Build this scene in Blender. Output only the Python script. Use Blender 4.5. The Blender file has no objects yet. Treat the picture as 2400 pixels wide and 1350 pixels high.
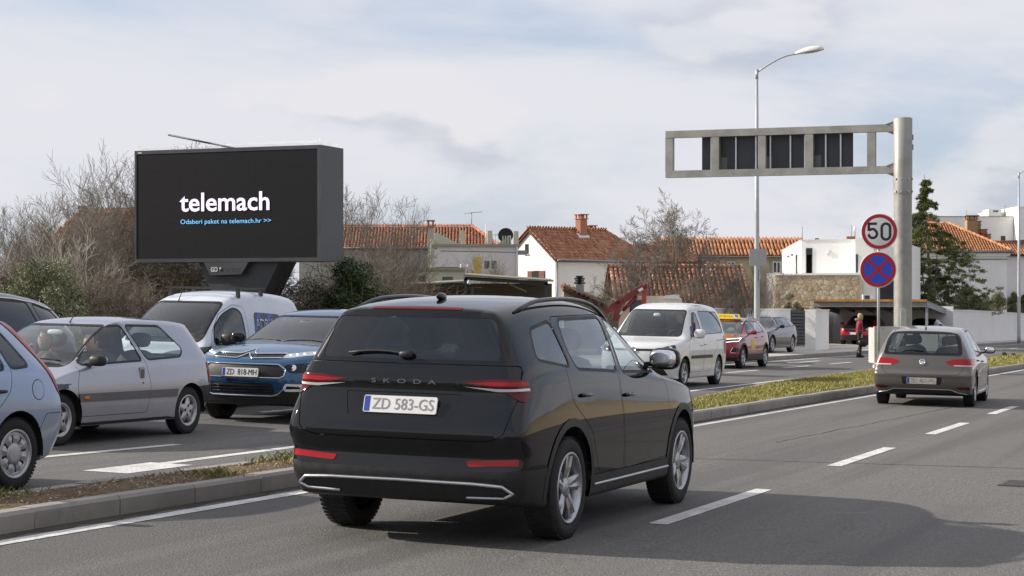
import bpy, bmesh, math, random
import numpy as np
from mathutils import Vector, Matrix
from mathutils.bvhtree import BVHTree

S = bpy.context.scene
COL = S.collection
R = math.radians

# ---------------------------------------------------------------- camera
F = 4235.0            # focal length in pixels of the 2400-wide photograph
HC = 1.59             # lens height above the ground under it
GX, GY = -0.0201, -0.00603   # the ground falls gently to the right and away
cam = bpy.data.cameras.new('camera')
cam.sensor_width = 36.0
cam.lens = F / 2400.0 * 36.0
cam.shift_y = 25.0 / 2400.0
cam.clip_start = 0.1
cam.clip_end = 6000.0
camo = bpy.data.objects.new('camera', cam)
COL.objects.link(camo)
camo.location = (0, 0, HC)
camo.rotation_euler = (R(90), 0, 0)
S.camera = camo

# ---------------------------------------------------------------- sun and sky
SUN_AZ = Vector((-0.985, 0.17, 0)).normalized()   # where the sun stands
SUN_EL = R(27)
sl = bpy.data.lights.new('sun', 'SUN')
sl.energy = 4.9
sl.angle = R(0.6)
sl.color = (1.0, 0.93, 0.82)
slo = bpy.data.objects.new('sun', sl)
COL.objects.link(slo)
to_sun = Vector((SUN_AZ.x * math.cos(SUN_EL), SUN_AZ.y * math.cos(SUN_EL), math.sin(SUN_EL)))
slo.rotation_euler = to_sun.to_track_quat('Z', 'Y').to_euler()
slo.location = (-30, 10, 40)

w = bpy.data.worlds.new('World')
S.world = w
w.use_nodes = True
nt = w.node_tree
nt.nodes.clear()
def wn(t, **k):
    n_ = nt.nodes.new(t)
    for a, b in k.items():
        setattr(n_, a, b)
    return n_
def wl(a, b):
    nt.links.new(a, b)
out = wn('ShaderNodeOutputWorld')
bg = wn('ShaderNodeBackground')
bg.inputs['Strength'].default_value = 0.10
sky = wn('ShaderNodeTexSky', sky_type='NISHITA')
sky.sun_disc = False
sky.sun_elevation = SUN_EL
sky.sun_rotation = math.atan2(SUN_AZ.x, SUN_AZ.y)
sky.air_density = 1.0
sky.dust_density = 1.2
sky.ozone_density = 1.2
# clouds: noise on the sky direction projected on a high plane, the same all round
tc = wn('ShaderNodeTexCoord')
sep = wn('ShaderNodeSeparateXYZ')
wl(tc.outputs['Generated'], sep.inputs[0])
def wmath(op, a, b=None, c=None, clamp=False):
    m = wn('ShaderNodeMath', operation=op)
    m.use_clamp = clamp
    for i, v in enumerate((a, b, c)):
        if v is None:
            continue
        if hasattr(v, 'is_linked'):
            wl(v, m.inputs[i])
        else:
            m.inputs[i].default_value = v
    return m.outputs[0]
zc = wmath('ADD', wmath('MAXIMUM', sep.outputs[2], 0.0), 0.16)
px_ = wmath('DIVIDE', sep.outputs[0], zc)
py_ = wmath('DIVIDE', sep.outputs[1], zc)
comb = wn('ShaderNodeCombineXYZ')
wl(px_, comb.inputs[0]); wl(py_, comb.inputs[1])
def wnoise(scale, detail, rough, off, stretch=(1, 1, 1), dist=0.0):
    mp = wn('ShaderNodeMapping')
    mp.inputs['Location'].default_value = off
    mp.inputs['Scale'].default_value = stretch
    wl(comb.outputs[0], mp.inputs[0])
    n_ = wn('ShaderNodeTexNoise')
    n_.inputs['Scale'].default_value = scale
    n_.inputs['Detail'].default_value = detail
    n_.inputs['Roughness'].default_value = rough
    n_.inputs['Distortion'].default_value = dist
    wl(mp.outputs[0], n_.inputs['Vector'])
    return n_.outputs['Fac']
def wramp(v, a, b):
    mr = wn('ShaderNodeMapRange', interpolation_type='SMOOTHSTEP')
    mr.inputs['From Min'].default_value = a
    mr.inputs['From Max'].default_value = b
    wl(v, mr.inputs['Value'])
    return mr.outputs['Result']
OFF = (12.5, 14.8, 0)
veil = wramp(wnoise(0.75, 6, 0.58, OFF, (1.0, 0.8, 1), 0.5), 0.32, 0.60)
POFF = (4.57, 17.16, 17.49)
def wcloud(dz):                          # low cumulus, noise on the sky direction itself
    mp = wn('ShaderNodeMapping')
    mp.inputs['Location'].default_value = (POFF[0], POFF[1], POFF[2] + dz * 2.3)
    mp.inputs['Scale'].default_value = (1, 1, 2.3)
    wl(tc.outputs['Generated'], mp.inputs[0])
    n_ = wn('ShaderNodeTexNoise')
    n_.inputs['Scale'].default_value = 6.5
    n_.inputs['Detail'].default_value = 7
    n_.inputs['Roughness'].default_value = 0.5
    wl(mp.outputs[0], n_.inputs['Vector'])
    return n_.outputs['Fac']
cn1, cn2 = wcloud(0.0), wcloud(0.022)
low = wramp(sep.outputs[2], 0.24, 0.10)
puff = wmath('MULTIPLY', wramp(cn1, 0.51, 0.64), low)
shade = wramp(wmath('SUBTRACT', cn2, cn1), -0.05, 0.06)
def wmix(f, a, b):
    m = wn('ShaderNodeMix', data_type='RGBA')
    if hasattr(f, 'is_linked'):
        wl(f, m.inputs['Factor'])
    else:
        m.inputs['Factor'].default_value = f
    for s_, v in ((m.inputs[6], a), (m.inputs[7], b)):
        if hasattr(v, 'is_linked'):
            wl(v, s_)
        else:
            s_.default_value = (*v, 1)
    return m.outputs[2]
SKYV = dict(veil=(6.45, 6.42, 6.8), dark=(4.2, 4.4, 5.1), white=(6.6, 6.5, 6.75), blue=(4.6, 5.3, 6.75))
skycol = wmix(0.62, sky.outputs[0], SKYV['blue'])      # high thin haze over the blue
c1 = wmix(wmath('MULTIPLY', veil, 0.92), skycol, SKYV['veil'])
cumul = wmix(shade, SKYV['white'], SKYV['dark'])
c2 = wmix(wmath('MULTIPLY', puff, 0.68), c1, cumul)
wl(c2, bg.inputs['Color'])
wl(bg.outputs[0], out.inputs['Surface'])

S.view_settings.view_transform = 'Standard'
S.view_settings.look = 'None'
S.view_settings.gamma = 1.0
S.view_settings.exposure = 0.32
S.render.engine = 'CYCLES'
S.cycles.max_bounces = 8
S.cycles.transparent_max_bounces = 16
S.cycles.glossy_bounces = 4
S.cycles.caustics_reflective = False
S.cycles.caustics_refractive = False
# ================================================================ helpers
def gz(x, y):
    return GX * x + GY * y
GN = Vector((-GX, -GY, 1)).normalized()          # ground normal
def px(x, y, Y):                                  # photograph pixel at distance Y
    return Vector(((x - 1200) / F * Y, Y, HC + (700 - y) / F * Y))
def gp(x, y, h=0.0):                              # pixel on the ground (or h above it)
    u, v = (x - 1200) / F, (700 - y) / F
    Y = (h - HC) / (v - GX * u - GY)
    return Vector((u * Y, Y, HC + v * Y))
D = Vector((0.3945, 0.919, 0)).normalized()       # along the road, away from the lens
N = Vector((-D.y, D.x, 0))                        # across the road, to the left
def rd(s, n, h=0.0):                              # road frame to world
    p = D * s + N * n
    return Vector((p.x, p.y, gz(p.x, p.y) + h))

def link(o, parent=None):
    COL.objects.link(o)
    if parent is not None:
        o.parent = parent
    return o
def tag(o, label=None, cat=None, group=None, kind=None):
    if label: o['label'] = label
    if cat: o['category'] = cat
    if group: o['group'] = group
    if kind: o['kind'] = kind
    return o
def thing(name, label, cat, loc=(0, 0, 0), mat=None, group=None):
    o = bpy.data.objects.new(name, None)
    o.empty_display_size = 0.2
    link(o)
    if mat is not None:
        o.matrix_world = mat
    else:
        o.location = loc
    return tag(o, label, cat, group)

class MB:
    """collects shapes into one mesh"""
    def __init__(s):
        s.v, s.f, s.m, s.sm = [], [], [], []
        s.cur = 0; s.smooth = False
    def add(s, vs, fs, smooth=None):
        b = len(s.v)
        s.v += [tuple(v) for v in vs]
        for f in fs:
            s.f.append([b + i for i in f]); s.m.append(s.cur)
            s.sm.append(s.smooth if smooth is None else smooth)
        return s
    def box(s, c, d, M=None):
        x, y, z = d[0] / 2, d[1] / 2, d[2] / 2
        vs = [Vector((i * x, j * y, k * z)) for i in (-1, 1) for j in (-1, 1) for k in (-1, 1)]
        if M is not None:
            vs = [M @ v for v in vs]
        vs = [v + Vector(c) for v in vs]
        return s.add(vs, [(0, 1, 3, 2), (4, 6, 7, 5), (0, 4, 5, 1), (2, 3, 7, 6), (0, 2, 6, 4), (1, 5, 7, 3)])
    def bb(s, lo, hi):
        c = [(a + b) / 2 for a, b in zip(lo, hi)]
        return s.box(c, [abs(b - a) for a, b in zip(lo, hi)])
    def beam(s, a, b, w, h, up=Vector((0, 0, 1))):
        a, b = Vector(a), Vector(b)
        d = (b - a).normalized()
        sx = d.cross(up)
        if sx.length < 1e-4:
            sx = d.cross(Vector((0, 1, 0)))
        sx.normalize(); uz = sx.cross(d)
        vs = []
        for p in (a, b):
            for i, j in ((-1, -1), (1, -1), (1, 1), (-1, 1)):
                vs.append(p + sx * (i * w / 2) + uz * (j * h / 2))
        return s.add(vs, [(3, 2, 1, 0), (4, 5, 6, 7), (0, 1, 5, 4), (1, 2, 6, 5), (2, 3, 7, 6), (3, 0, 4, 7)])
    def tube(s, pts, r, n=8, cap=True, smooth=True):
        pts = [Vector(p) for p in pts]
        rs = r if isinstance(r, (list, tuple)) else [r] * len(pts)
        vs, fs = [], []
        ref = None
        for i, p in enumerate(pts):
            a = pts[max(i - 1, 0)]; b = pts[min(i + 1, len(pts) - 1)]
            t = (b - a).normalized()
            if ref is None:
                ref = Vector((0, 0, 1)) if abs(t.z) < 0.9 else Vector((1, 0, 0))
            u = t.cross(ref).normalized(); ref = u.cross(t).normalized()
            for k in range(n):
                an = 2 * math.pi * k / n
                vs.append(p + (u * math.cos(an) + ref * math.sin(an)) * rs[i])
        for i in range(len(pts) - 1):
            for k in range(n):
                k2 = (k + 1) % n
                fs.append((i * n + k2, i * n + k, (i + 1) * n + k, (i + 1) * n + k2))
        s.add(vs, fs, smooth)
        if cap:
            b = len(s.v) - len(vs)
            for ring, rev in ((0, False), (len(pts) - 1, True)):
                f = [b + ring * n + k for k in range(n)]
                s.f.append(f[::-1] if rev else f); s.m.append(s.cur); s.sm.append(False)
        return s
    def prism(s, poly, M, t0, t1):
        """2D polygon placed by matrix M (x,y of M), extruded along M's z from t0 to t1"""
        n = len(poly)
        ar = sum(poly[i][0] * poly[(i + 1) % n][1] - poly[(i + 1) % n][0] * poly[i][1] for i in range(n))
        if ar < 0:
            poly = poly[::-1]
        vs = [M @ Vector((p[0], p[1], t0)) for p in poly] + [M @ Vector((p[0], p[1], t1)) for p in poly]
        fs = [tuple(range(n))[::-1], tuple(range(n, 2 * n))] + [(i, (i + 1) % n, n + (i + 1) % n, n + i) for i in range(n)]
        return s.add(vs, fs)
    def lathe(s, prof, M=Matrix(), n=24, smooth=True, close=False):
        """profile [(radius, height)] turned round M's z"""
        vs = []
        for r, h in prof:
            for k in range(n):
                a = 2 * math.pi * k / n
                vs.append(M @ Vector((r * math.cos(a), r * math.sin(a), h)))
        fs = []
        m = len(prof)
        for i in range(m if close else m - 1):
            i2 = (i + 1) % m
            for k in range(n):
                k2 = (k + 1) % n
                fs.append((i * n + k, i * n + k2, i2 * n + k2, i2 * n + k))
        return s.add(vs, fs, smooth)
    def blob(s, c, d, M=None, e=3.0, n=3):
        """rounded box: superellipsoid"""
        vs, fs = [], []
        nu, nv = 6 * n, 4 * n
        for j in range(nv + 1):
            ph = -math.pi / 2 + math.pi * j / nv
            for i in range(nu):
                th = 2 * math.pi * i / nu
                cx, sx = math.cos(th), math.sin(th)
                cp, sp = math.cos(ph), math.sin(ph)
                k = (abs(cp * cx) ** e + abs(cp * sx) ** e + abs(sp) ** e) ** (-1 / e)
                v = Vector((cp * cx * k * d[0] / 2, cp * sx * k * d[1] / 2, sp * k * d[2] / 2))
                if M is not None:
                    v = M @ v
                vs.append(v + Vector(c))
        for j in range(nv):
            for i in range(nu):
                i2 = (i + 1) % nu
                fs.append((j * nu + i, j * nu + i2, (j + 1) * nu + i2, (j + 1) * nu + i))
        return s.add(vs, fs, True)
    def mesh(s, name, mats):
        me = bpy.data.meshes.new(name)
        me.from_pydata(s.v, [], s.f)
        for m in mats:
            me.materials.append(m)
        me.polygons.foreach_set('material_index', s.m)
        me.polygons.foreach_set('use_smooth', s.sm)
        me.update()
        return me
    def build(s, name, mats, parent=None, mat=None):
        if not isinstance(mats, (list, tuple)):
            mats = [mats]
        o = bpy.data.objects.new(name, s.mesh(name, mats))
        link(o, parent)
        if mat is not None:
            o.matrix_local = mat
        return o

def frame(o, x, y):                     # matrix with given x and y axes
    x = Vector(x).normalized(); y = Vector(y)
    z = x.cross(y).normalized(); y = z.cross(x)
    M = Matrix.Identity(4)
    for i in range(3):
        M[i][0], M[i][1], M[i][2], M[i][3] = x[i], y[i], z[i], o[i]
    return M
def on_ground(loc, heading):            # matrix standing on the sloping ground, x axis = heading
    h = Vector(heading)
    h = (h - GN * h.dot(GN)).normalized()
    return frame(loc, h, GN.cross(h))

def rpoly(pts, r, n=4):                 # polygon with rounded corners
    out_ = []
    m = len(pts)
    for i in range(m):
        p0, p1, p2 = Vector(pts[i - 1][:2]), Vector(pts[i][:2]), Vector(pts[(i + 1) % m][:2])
        rr = pts[i][2] if len(pts[i]) > 2 else r
        a, b = p0 - p1, p2 - p1
        q = min(rr, a.length * 0.45, b.length * 0.45)
        if q < 1e-4:
            out_.append((p1.x, p1.y)); continue
        A, B = p1 + a.normalized() * q, p1 + b.normalized() * q
        for k in range(n + 1):
            t = k / n
            c = A * (1 - t) ** 2 + p1 * 2 * t * (1 - t) + B * t * t
            out_.append((c.x, c.y))
    return out_
def circ(cx, cz, r, n=28, a0=0, a1=360):
    k = n if a1 - a0 >= 360 else n + 1
    return [(cx + r * math.cos(R(a0 + (a1 - a0) * i / n)), cz + r * math.sin(R(a0 + (a1 - a0) * i / n))) for i in range(k)]
def grow(poly, d):                      # offset a polygon outwards
    n = len(poly)
    ar = sum(poly[i][0] * poly[(i + 1) % n][1] - poly[(i + 1) % n][0] * poly[i][1] for i in range(n))
    sg = 1 if ar > 0 else -1
    out_ = []
    for i in range(n):
        a, b, c = Vector(poly[i - 1]), Vector(poly[i]), Vector(poly[(i + 1) % n])
        e1, e2 = (b - a), (c - b)
        if e1.length < 1e-6 or e2.length < 1e-6:
            out_.append(tuple(b)); continue
        e1.normalize(); e2.normalize()
        n1, n2 = Vector((e1.y, -e1.x)) * sg, Vector((e2.y, -e2.x)) * sg
        m = n1 + n2
        if m.length < 1e-4:
            m = n1
        m.normalize()
        k = d / max(m.dot(n1), 0.4)
        out_.append((b.x + m.x * k, b.y + m.y * k))
    return out_
def inside(p, poly):
    x, y = p; c = False; n = len(poly); j = n - 1
    for i in range(n):
        xi, yi = poly[i]; xj, yj = poly[j]
        if (yi > y) != (yj > y) and x < (xj - xi) * (y - yi) / (yj - yi) + xi:
            c = not c
        j = i
    return c

# ---------------------------------------------------------------- materials
class Mat:
    """small wrapper for node materials"""
    def __init__(s, name, col=(.5, .5, .5), rough=.6, metal=0, spec=.5, **k):
        s.m = bpy.data.materials.new(name); s.m.use_nodes = True
        s.nt = s.m.node_tree
        s.b = s.nt.nodes['Principled BSDF']
        s.set('Base Color', (*col, 1)); s.set('Roughness', rough); s.set('Metallic', metal)
        s.set('Specular IOR Level', spec)
        for a, b in k.items():
            s.set(a.replace('_', ' '), b)
    def set(s, n, v):
        if hasattr(v, 'is_linked'):
            s.nt.links.new(v, s.b.inputs[n])
        else:
            s.b.inputs[n].default_value = v
        return s
    def node(s, t, ins=None, **k):
        n_ = s.nt.nodes.new(t)
        for a, b in k.items():
            setattr(n_, a, b)
        for a, b in (ins or {}).items():
            if hasattr(b, 'is_linked'):
                s.nt.links.new(b, n_.inputs[a])
            else:
                n_.inputs[a].default_value = b
        return n_
    def coord(s, kind='Object', scale=(1, 1, 1)):
        if not hasattr(s, '_tc'):
            s._tc = s.node('ShaderNodeTexCoord')
        return s.node('ShaderNodeMapping', {0: s._tc.outputs[kind], 'Scale': scale}).outputs[0]
    def pos(s, scale=(1, 1, 1)):
        g = s.node('ShaderNodeNewGeometry')
        return s.node('ShaderNodeMapping', {0: g.outputs['Position'], 'Scale': scale}).outputs[0]
    def noise(s, vec, scale, detail=4, rough=.55, dist=0):
        return s.node('ShaderNodeTexNoise', {'Vector': vec, 'Scale': scale, 'Detail': detail, 'Roughness': rough, 'Distortion': dist}).outputs['Fac']
    def ramp(s, v, a, b, lo=0.0, hi=1.0):
        return s.node('ShaderNodeMapRange', {'Value': v, 'From Min': a, 'From Max': b, 'To Min': lo, 'To Max': hi}, interpolation_type='SMOOTHSTEP').outputs[0]
    def math(s, op, a, b=0.0):
        return s.node('ShaderNodeMath', {0: a, 1: b}, operation=op).outputs[0]
    def mix(s, f, a, b, blend='MIX'):
        n_ = s.node('ShaderNodeMix', data_type='RGBA', blend_type=blend)
        for i, v in ((0, f), (6, a), (7, b)):
            if hasattr(v, 'is_linked'):
                s.nt.links.new(v, n_.inputs[i])
            else:
                n_.inputs[i].default_value = (*v, 1) if isinstance(v, tuple) and len(v) == 3 else v
        return n_.outputs[2]
    def bump(s, h, strength=.3, dist=.01):
        n_ = s.node('ShaderNodeBump', {'Height': h, 'Strength': strength, 'Distance': dist})
        s.nt.links.new(n_.outputs[0], s.b.inputs['Normal'])
        return s
def plain(name, col, rough=.6, metal=0, var=.12, sc=3.0, spec=.4, bump=0.0, **k):
    """paint, plastic, plaster...: a little uneven in tone and gloss"""
    m = Mat(name, col, rough, metal, spec, **k)
    v = m.coord('Object')
    n1 = m.noise(v, sc, 5, .6)
    lo = tuple(c * (1 - var) for c in col); hi = tuple(min(1, c * (1 + var)) for c in col)
    m.set('Base Color', m.mix(m.ramp(n1, .3, .7), lo, hi))
    m.set('Roughness', m.ramp(n1, .3, .7, max(.02, rough * .9), min(1, rough * 1.12)))
    if bump:
        m.bump(m.noise(v, sc * 12, 4, .6), bump, .01)
    return m.m
def paint(name, col, metal=.35, rough=.32, dirt=.25, spec=.25):
    m = Mat(name, col, rough, metal, spec)
    m.set('Coat Weight', 1.0); m.set('Coat Roughness', .03)
    v = m.coord('Object')
    fl = m.noise(v, 900, 2, .5)
    d = m.math('MULTIPLY', m.ramp(m.noise(v, 2.5, 6, .65), .35, .8), dirt)
    sepz = m.node('ShaderNodeSeparateXYZ', {0: v}).outputs[2]
    low = m.ramp(sepz, .75, .2)                     # road dust gathers on the lower panels
    d2 = m.math('ADD', d, m.math('MULTIPLY', low, dirt * .8))
    base = m.mix(m.ramp(fl, .3, .7), tuple(c * .92 for c in col), tuple(min(1, c * 1.06) for c in col))
    m.set('Base Color', m.mix(m.math('MULTIPLY', d2, .45), base, (.20, .175, .14)))
    m.set('Coat Roughness', m.ramp(d2, 0, .6, .025, .22))
    return m.m
def glass(name, tint, refl=1.0):
    mt = bpy.data.materials.new(name); mt.use_nodes = True
    t = mt.node_tree; t.nodes.clear()
    o = t.nodes.new('ShaderNodeOutputMaterial')
    mx = t.nodes.new('ShaderNodeMixShader')
    tr = t.nodes.new('ShaderNodeBsdfTransparent'); tr.inputs[0].default_value = (*tint, 1)
    gl = t.nodes.new('ShaderNodeBsdfGlossy'); gl.inputs['Roughness'].default_value = .012
    gl.inputs[0].default_value = (.96, .98, 1, 1)
    fr = t.nodes.new('ShaderNodeLayerWeight'); fr.inputs[0].default_value = .5
    pw = t.nodes.new('ShaderNodeMath'); pw.operation = 'POWER'; pw.inputs[1].default_value = 3.6
    ml = t.nodes.new('ShaderNodeMath'); ml.operation = 'MULTIPLY_ADD'
    ml.inputs[1].default_value = .92 * refl; ml.inputs[2].default_value = .07
    ml.use_clamp = True
    t.links.new(fr.outputs['Facing'], pw.inputs[0])
    t.links.new(pw.outputs[0], ml.inputs[0]); t.links.new(ml.outputs[0], mx.inputs[0])
    t.links.new(tr.outputs[0], mx.inputs[1]); t.links.new(gl.outputs[0], mx.inputs[2])
    t.links.new(mx.outputs[0], o.inputs[0])
    return mt
def emit(name, col, st):
    m = Mat(name, col, .4)
    m.set('Emission Color', (*col, 1)); m.set('Emission Strength', st)
    return m.m

MT = {}
MT['rubber'] = plain('tyre rubber', (.022, .022, .023), .82, var=.3, sc=20)
MT['black'] = plain('black plastic', (.018, .018, .019), .5, var=.2, sc=15)
MT['gloss_black'] = plain('gloss black', (.010, .010, .011), .12, var=.1)
MT['dark'] = plain('dark underbody', (.012, .012, .012), .9)
MT['seal'] = plain('window seal', (.012, .012, .013), .55)
MT['chrome'] = plain('chrome', (.75, .76, .78), .12, 1.0, var=.05)
MT['alu'] = plain('brushed aluminium', (.55, .56, .58), .32, .9, var=.1)
MT['alloy'] = plain('alloy wheel', (.42, .43, .45), .33, .85, var=.12, sc=12)
MT['alloy_dark'] = plain('dark alloy wheel', (.13, .13, .14), .3, .8, var=.15, sc=12)
MT['hubcap'] = plain('silver hubcap', (.46, .46, .47), .38, .55, var=.12, sc=12)
MT['glass'] = glass('clear car glass', (.86, .92, .90))
MT['glass_dim'] = glass('tinted car glass', (.50, .55, .55))
MT['glass_dark'] = glass('privacy glass', (.055, .06, .062))
MT['lens'] = glass('lamp lens', (.92, .94, .96), .9)
MT['red_lens'] = plain('red lamp lens', (.36, .006, .010), .16, var=.05, sc=40)
MT['red_dark'] = plain('dark red lamp lens', (.11, .004, .007), .14, var=.05, sc=40)
MT['red_lit'] = emit('lit red lamp', (.9, .03, .02), 1.6)
MT['amber'] = plain('amber lens', (.6, .18, .01), .15, var=.1)
MT['white_lit'] = emit('lit white lamp', (1, .95, .85), 1.6)
MT['white_plastic'] = plain('white plastic', (.75, .75, .74), .35, var=.06)
MT['seat'] = plain('seat fabric', (.045, .046, .05), .9, var=.25, sc=30)
MT['dash'] = plain('dashboard', (.03, .03, .032), .7, var=.2)
MT['grey_trim'] = plain('grey trim', (.12, .12, .125), .6)
MT['plate'] = plain('number plate white', (.74, .73, .72), .35, var=.05)
MT['plate_dirty'] = plain('dusty number plate', (.50, .46, .40), .5, var=.2, sc=20)
MT['plate_blue'] = plain('plate blue', (.03, .07, .36), .35)
MT['ink'] = plain('black ink', (.012, .012, .012), .5)
MT['ink_soft'] = plain('worn ink', (.27, .26, .26), .6)
MT['cardboard'] = plain('cardboard', (.42, .27, .10), .8)
# ================================================================ ground, road, median, pavement
def sheet(name, pts, mat, h, parent=None, kind=None, sub=0):
    m = MB()
    m.add([Vector((p[0], p[1], gz(p[0], p[1]) + h)) for p in pts], [tuple(range(len(pts)))])
    o = m.build(name, mat, parent)
    if kind: tag(o, kind=kind)
    return o
def strip_sn(name, rows, mat, h, parent=None, kind=None):
    """rows of (s, n_right, n_left) in the road frame"""
    m = MB(); vs = []
    for s_, a, b in rows:
        vs += [rd(s_, a, h), rd(s_, b, h)]
    m.add(vs, [(2 * i + 1, 2 * i, 2 * i + 2, 2 * i + 3) for i in range(len(rows) - 1)])
    o = m.build(name, mat, parent)
    if kind: tag(o, kind=kind)
    return o

def asphalt():
    m = Mat('asphalt', (.1, .1, .1), .85, 0, .35)
    v = m.pos()
    fine = m.noise(v, 48, 4, .8)
    grit = m.node('ShaderNodeTexVoronoi', {'Vector': v, 'Scale': 70.0}, feature='F1').outputs['Distance']
    big = m.noise(v, .35, 5, .6)
    mid = m.noise(v, 2.2, 5, .65)
    # lengthwise wear: polished wheel tracks along the road direction
    geo = m.node('ShaderNodeNewGeometry')
    dn = m.node('ShaderNodeVectorMath', {0: geo.outputs['Position'], 1: (N.x, N.y, 0)}, operation='DOT_PRODUCT').outputs['Value']
    ds = m.node('ShaderNodeVectorMath', {0: geo.outputs['Position'], 1: (D.x, D.y, 0)}, operation='DOT_PRODUCT').outputs['Value']
    cv = m.node('ShaderNodeCombineXYZ', {0: m.math('MULTIPLY', ds, .04), 1: m.math('MULTIPLY', dn, 1.1)}).outputs[0]
    track = m.noise(cv, 1.0, 4, .6)
    col = m.mix(m.ramp(fine, .33, .68), (.068, .065, .062), (.218, .208, .197))
    col = m.mix(m.ramp(grit, .02, .16), (.33, .31, .285), col)
    col = m.mix(m.ramp(big, .40, .62, .0, .5), col, (.135, .127, .120))
    col = m.mix(m.ramp(mid, .55, .72, .0, .38), col, (.088, .084, .081))
    col = m.mix(m.ramp(track, .44, .60, .0, .58), col, (.080, .077, .075))
    # stone dust and light aggregate
    spk = m.noise(v, 110, 2, .5)
    col = m.mix(m.ramp(spk, .70, .78, .0, .7), col, (.38, .36, .33))
    m.set('Base Color', col)
    m.set('Roughness', m.ramp(track, .4, .8, .86, .70))
    h = m.math('ADD', m.math('MULTIPLY', fine, .6), m.math('MULTIPLY', grit, .8))
    m.bump(h, .55, .012)
    return m.m
MT['asphalt'] = asphalt()
def roadpaint():
    m = Mat('road paint', (.7, .7, .68), .7, 0, .3)
    v = m.pos()
    wear = m.ramp(m.noise(v, 30, 6, .8), .50, .64)
    tone = m.noise(v, 3, 4, .6)
    c = m.mix(m.ramp(tone, .3, .7), (.52, .51, .49), (.72, .71, .69))
    m.set('Base Color', m.mix(m.math('MULTIPLY', wear, .75), c, (.20, .19, .18)))
    m.bump(m.noise(v, 120, 3, .6), .3, .006)
    return m.m
MT['roadpaint'] = roadpaint()
def concrete(name, a, b, sc=1.0):
    m = Mat(name, a, .85, 0, .3)
    v = m.pos()
    n1 = m.noise(v, 1.3 * sc, 6, .65); n2 = m.noise(v, 40 * sc, 4, .7); n3 = m.noise(v, 5 * sc, 5, .7)
    c = m.mix(m.ramp(n1, .3, .7), a, b)
    c = m.mix(m.ramp(n3, .55, .8, 0, .4), c, tuple(x * .55 for x in a))
    c = m.mix(m.ramp(n2, .55, .8, 0, .3), c, tuple(x * .6 for x in a))
    m.set('Base Color', c)
    m.bump(n2, .35, .008)
    return m.m
MT['kerb'] = concrete('kerb concrete', (.24, .225, .205), (.33, .31, .285))
MT['paving'] = concrete('pavement concrete', (.40, .37, .33), (.50, .46, .41))
def soil(name, a, b, c):
    m = Mat(name, a, .95, 0, .2)
    v = m.pos()
    n1 = m.noise(v, 3.5, 6, .7); n2 = m.noise(v, 42, 5, .75)
    q = m.mix(m.ramp(n1, .35, .65), a, b)
    q = m.mix(m.ramp(n2, .45, .75), q, c)
    m.set('Base Color', q); m.bump(n2, .9, .03)
    return m.m
MT['soil'] = soil('dry earth', (.15, .10, .062), (.21, .15, .092), (.31, .245, .165))
MT['turf'] = soil('grass roots', (.20, .18, .06), (.27, .24, .09), (.34, .28, .14))
MT['field'] = soil('rough ground', (.12, .10, .06), (.16, .14, .08), (.22, .18, .12))

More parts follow.
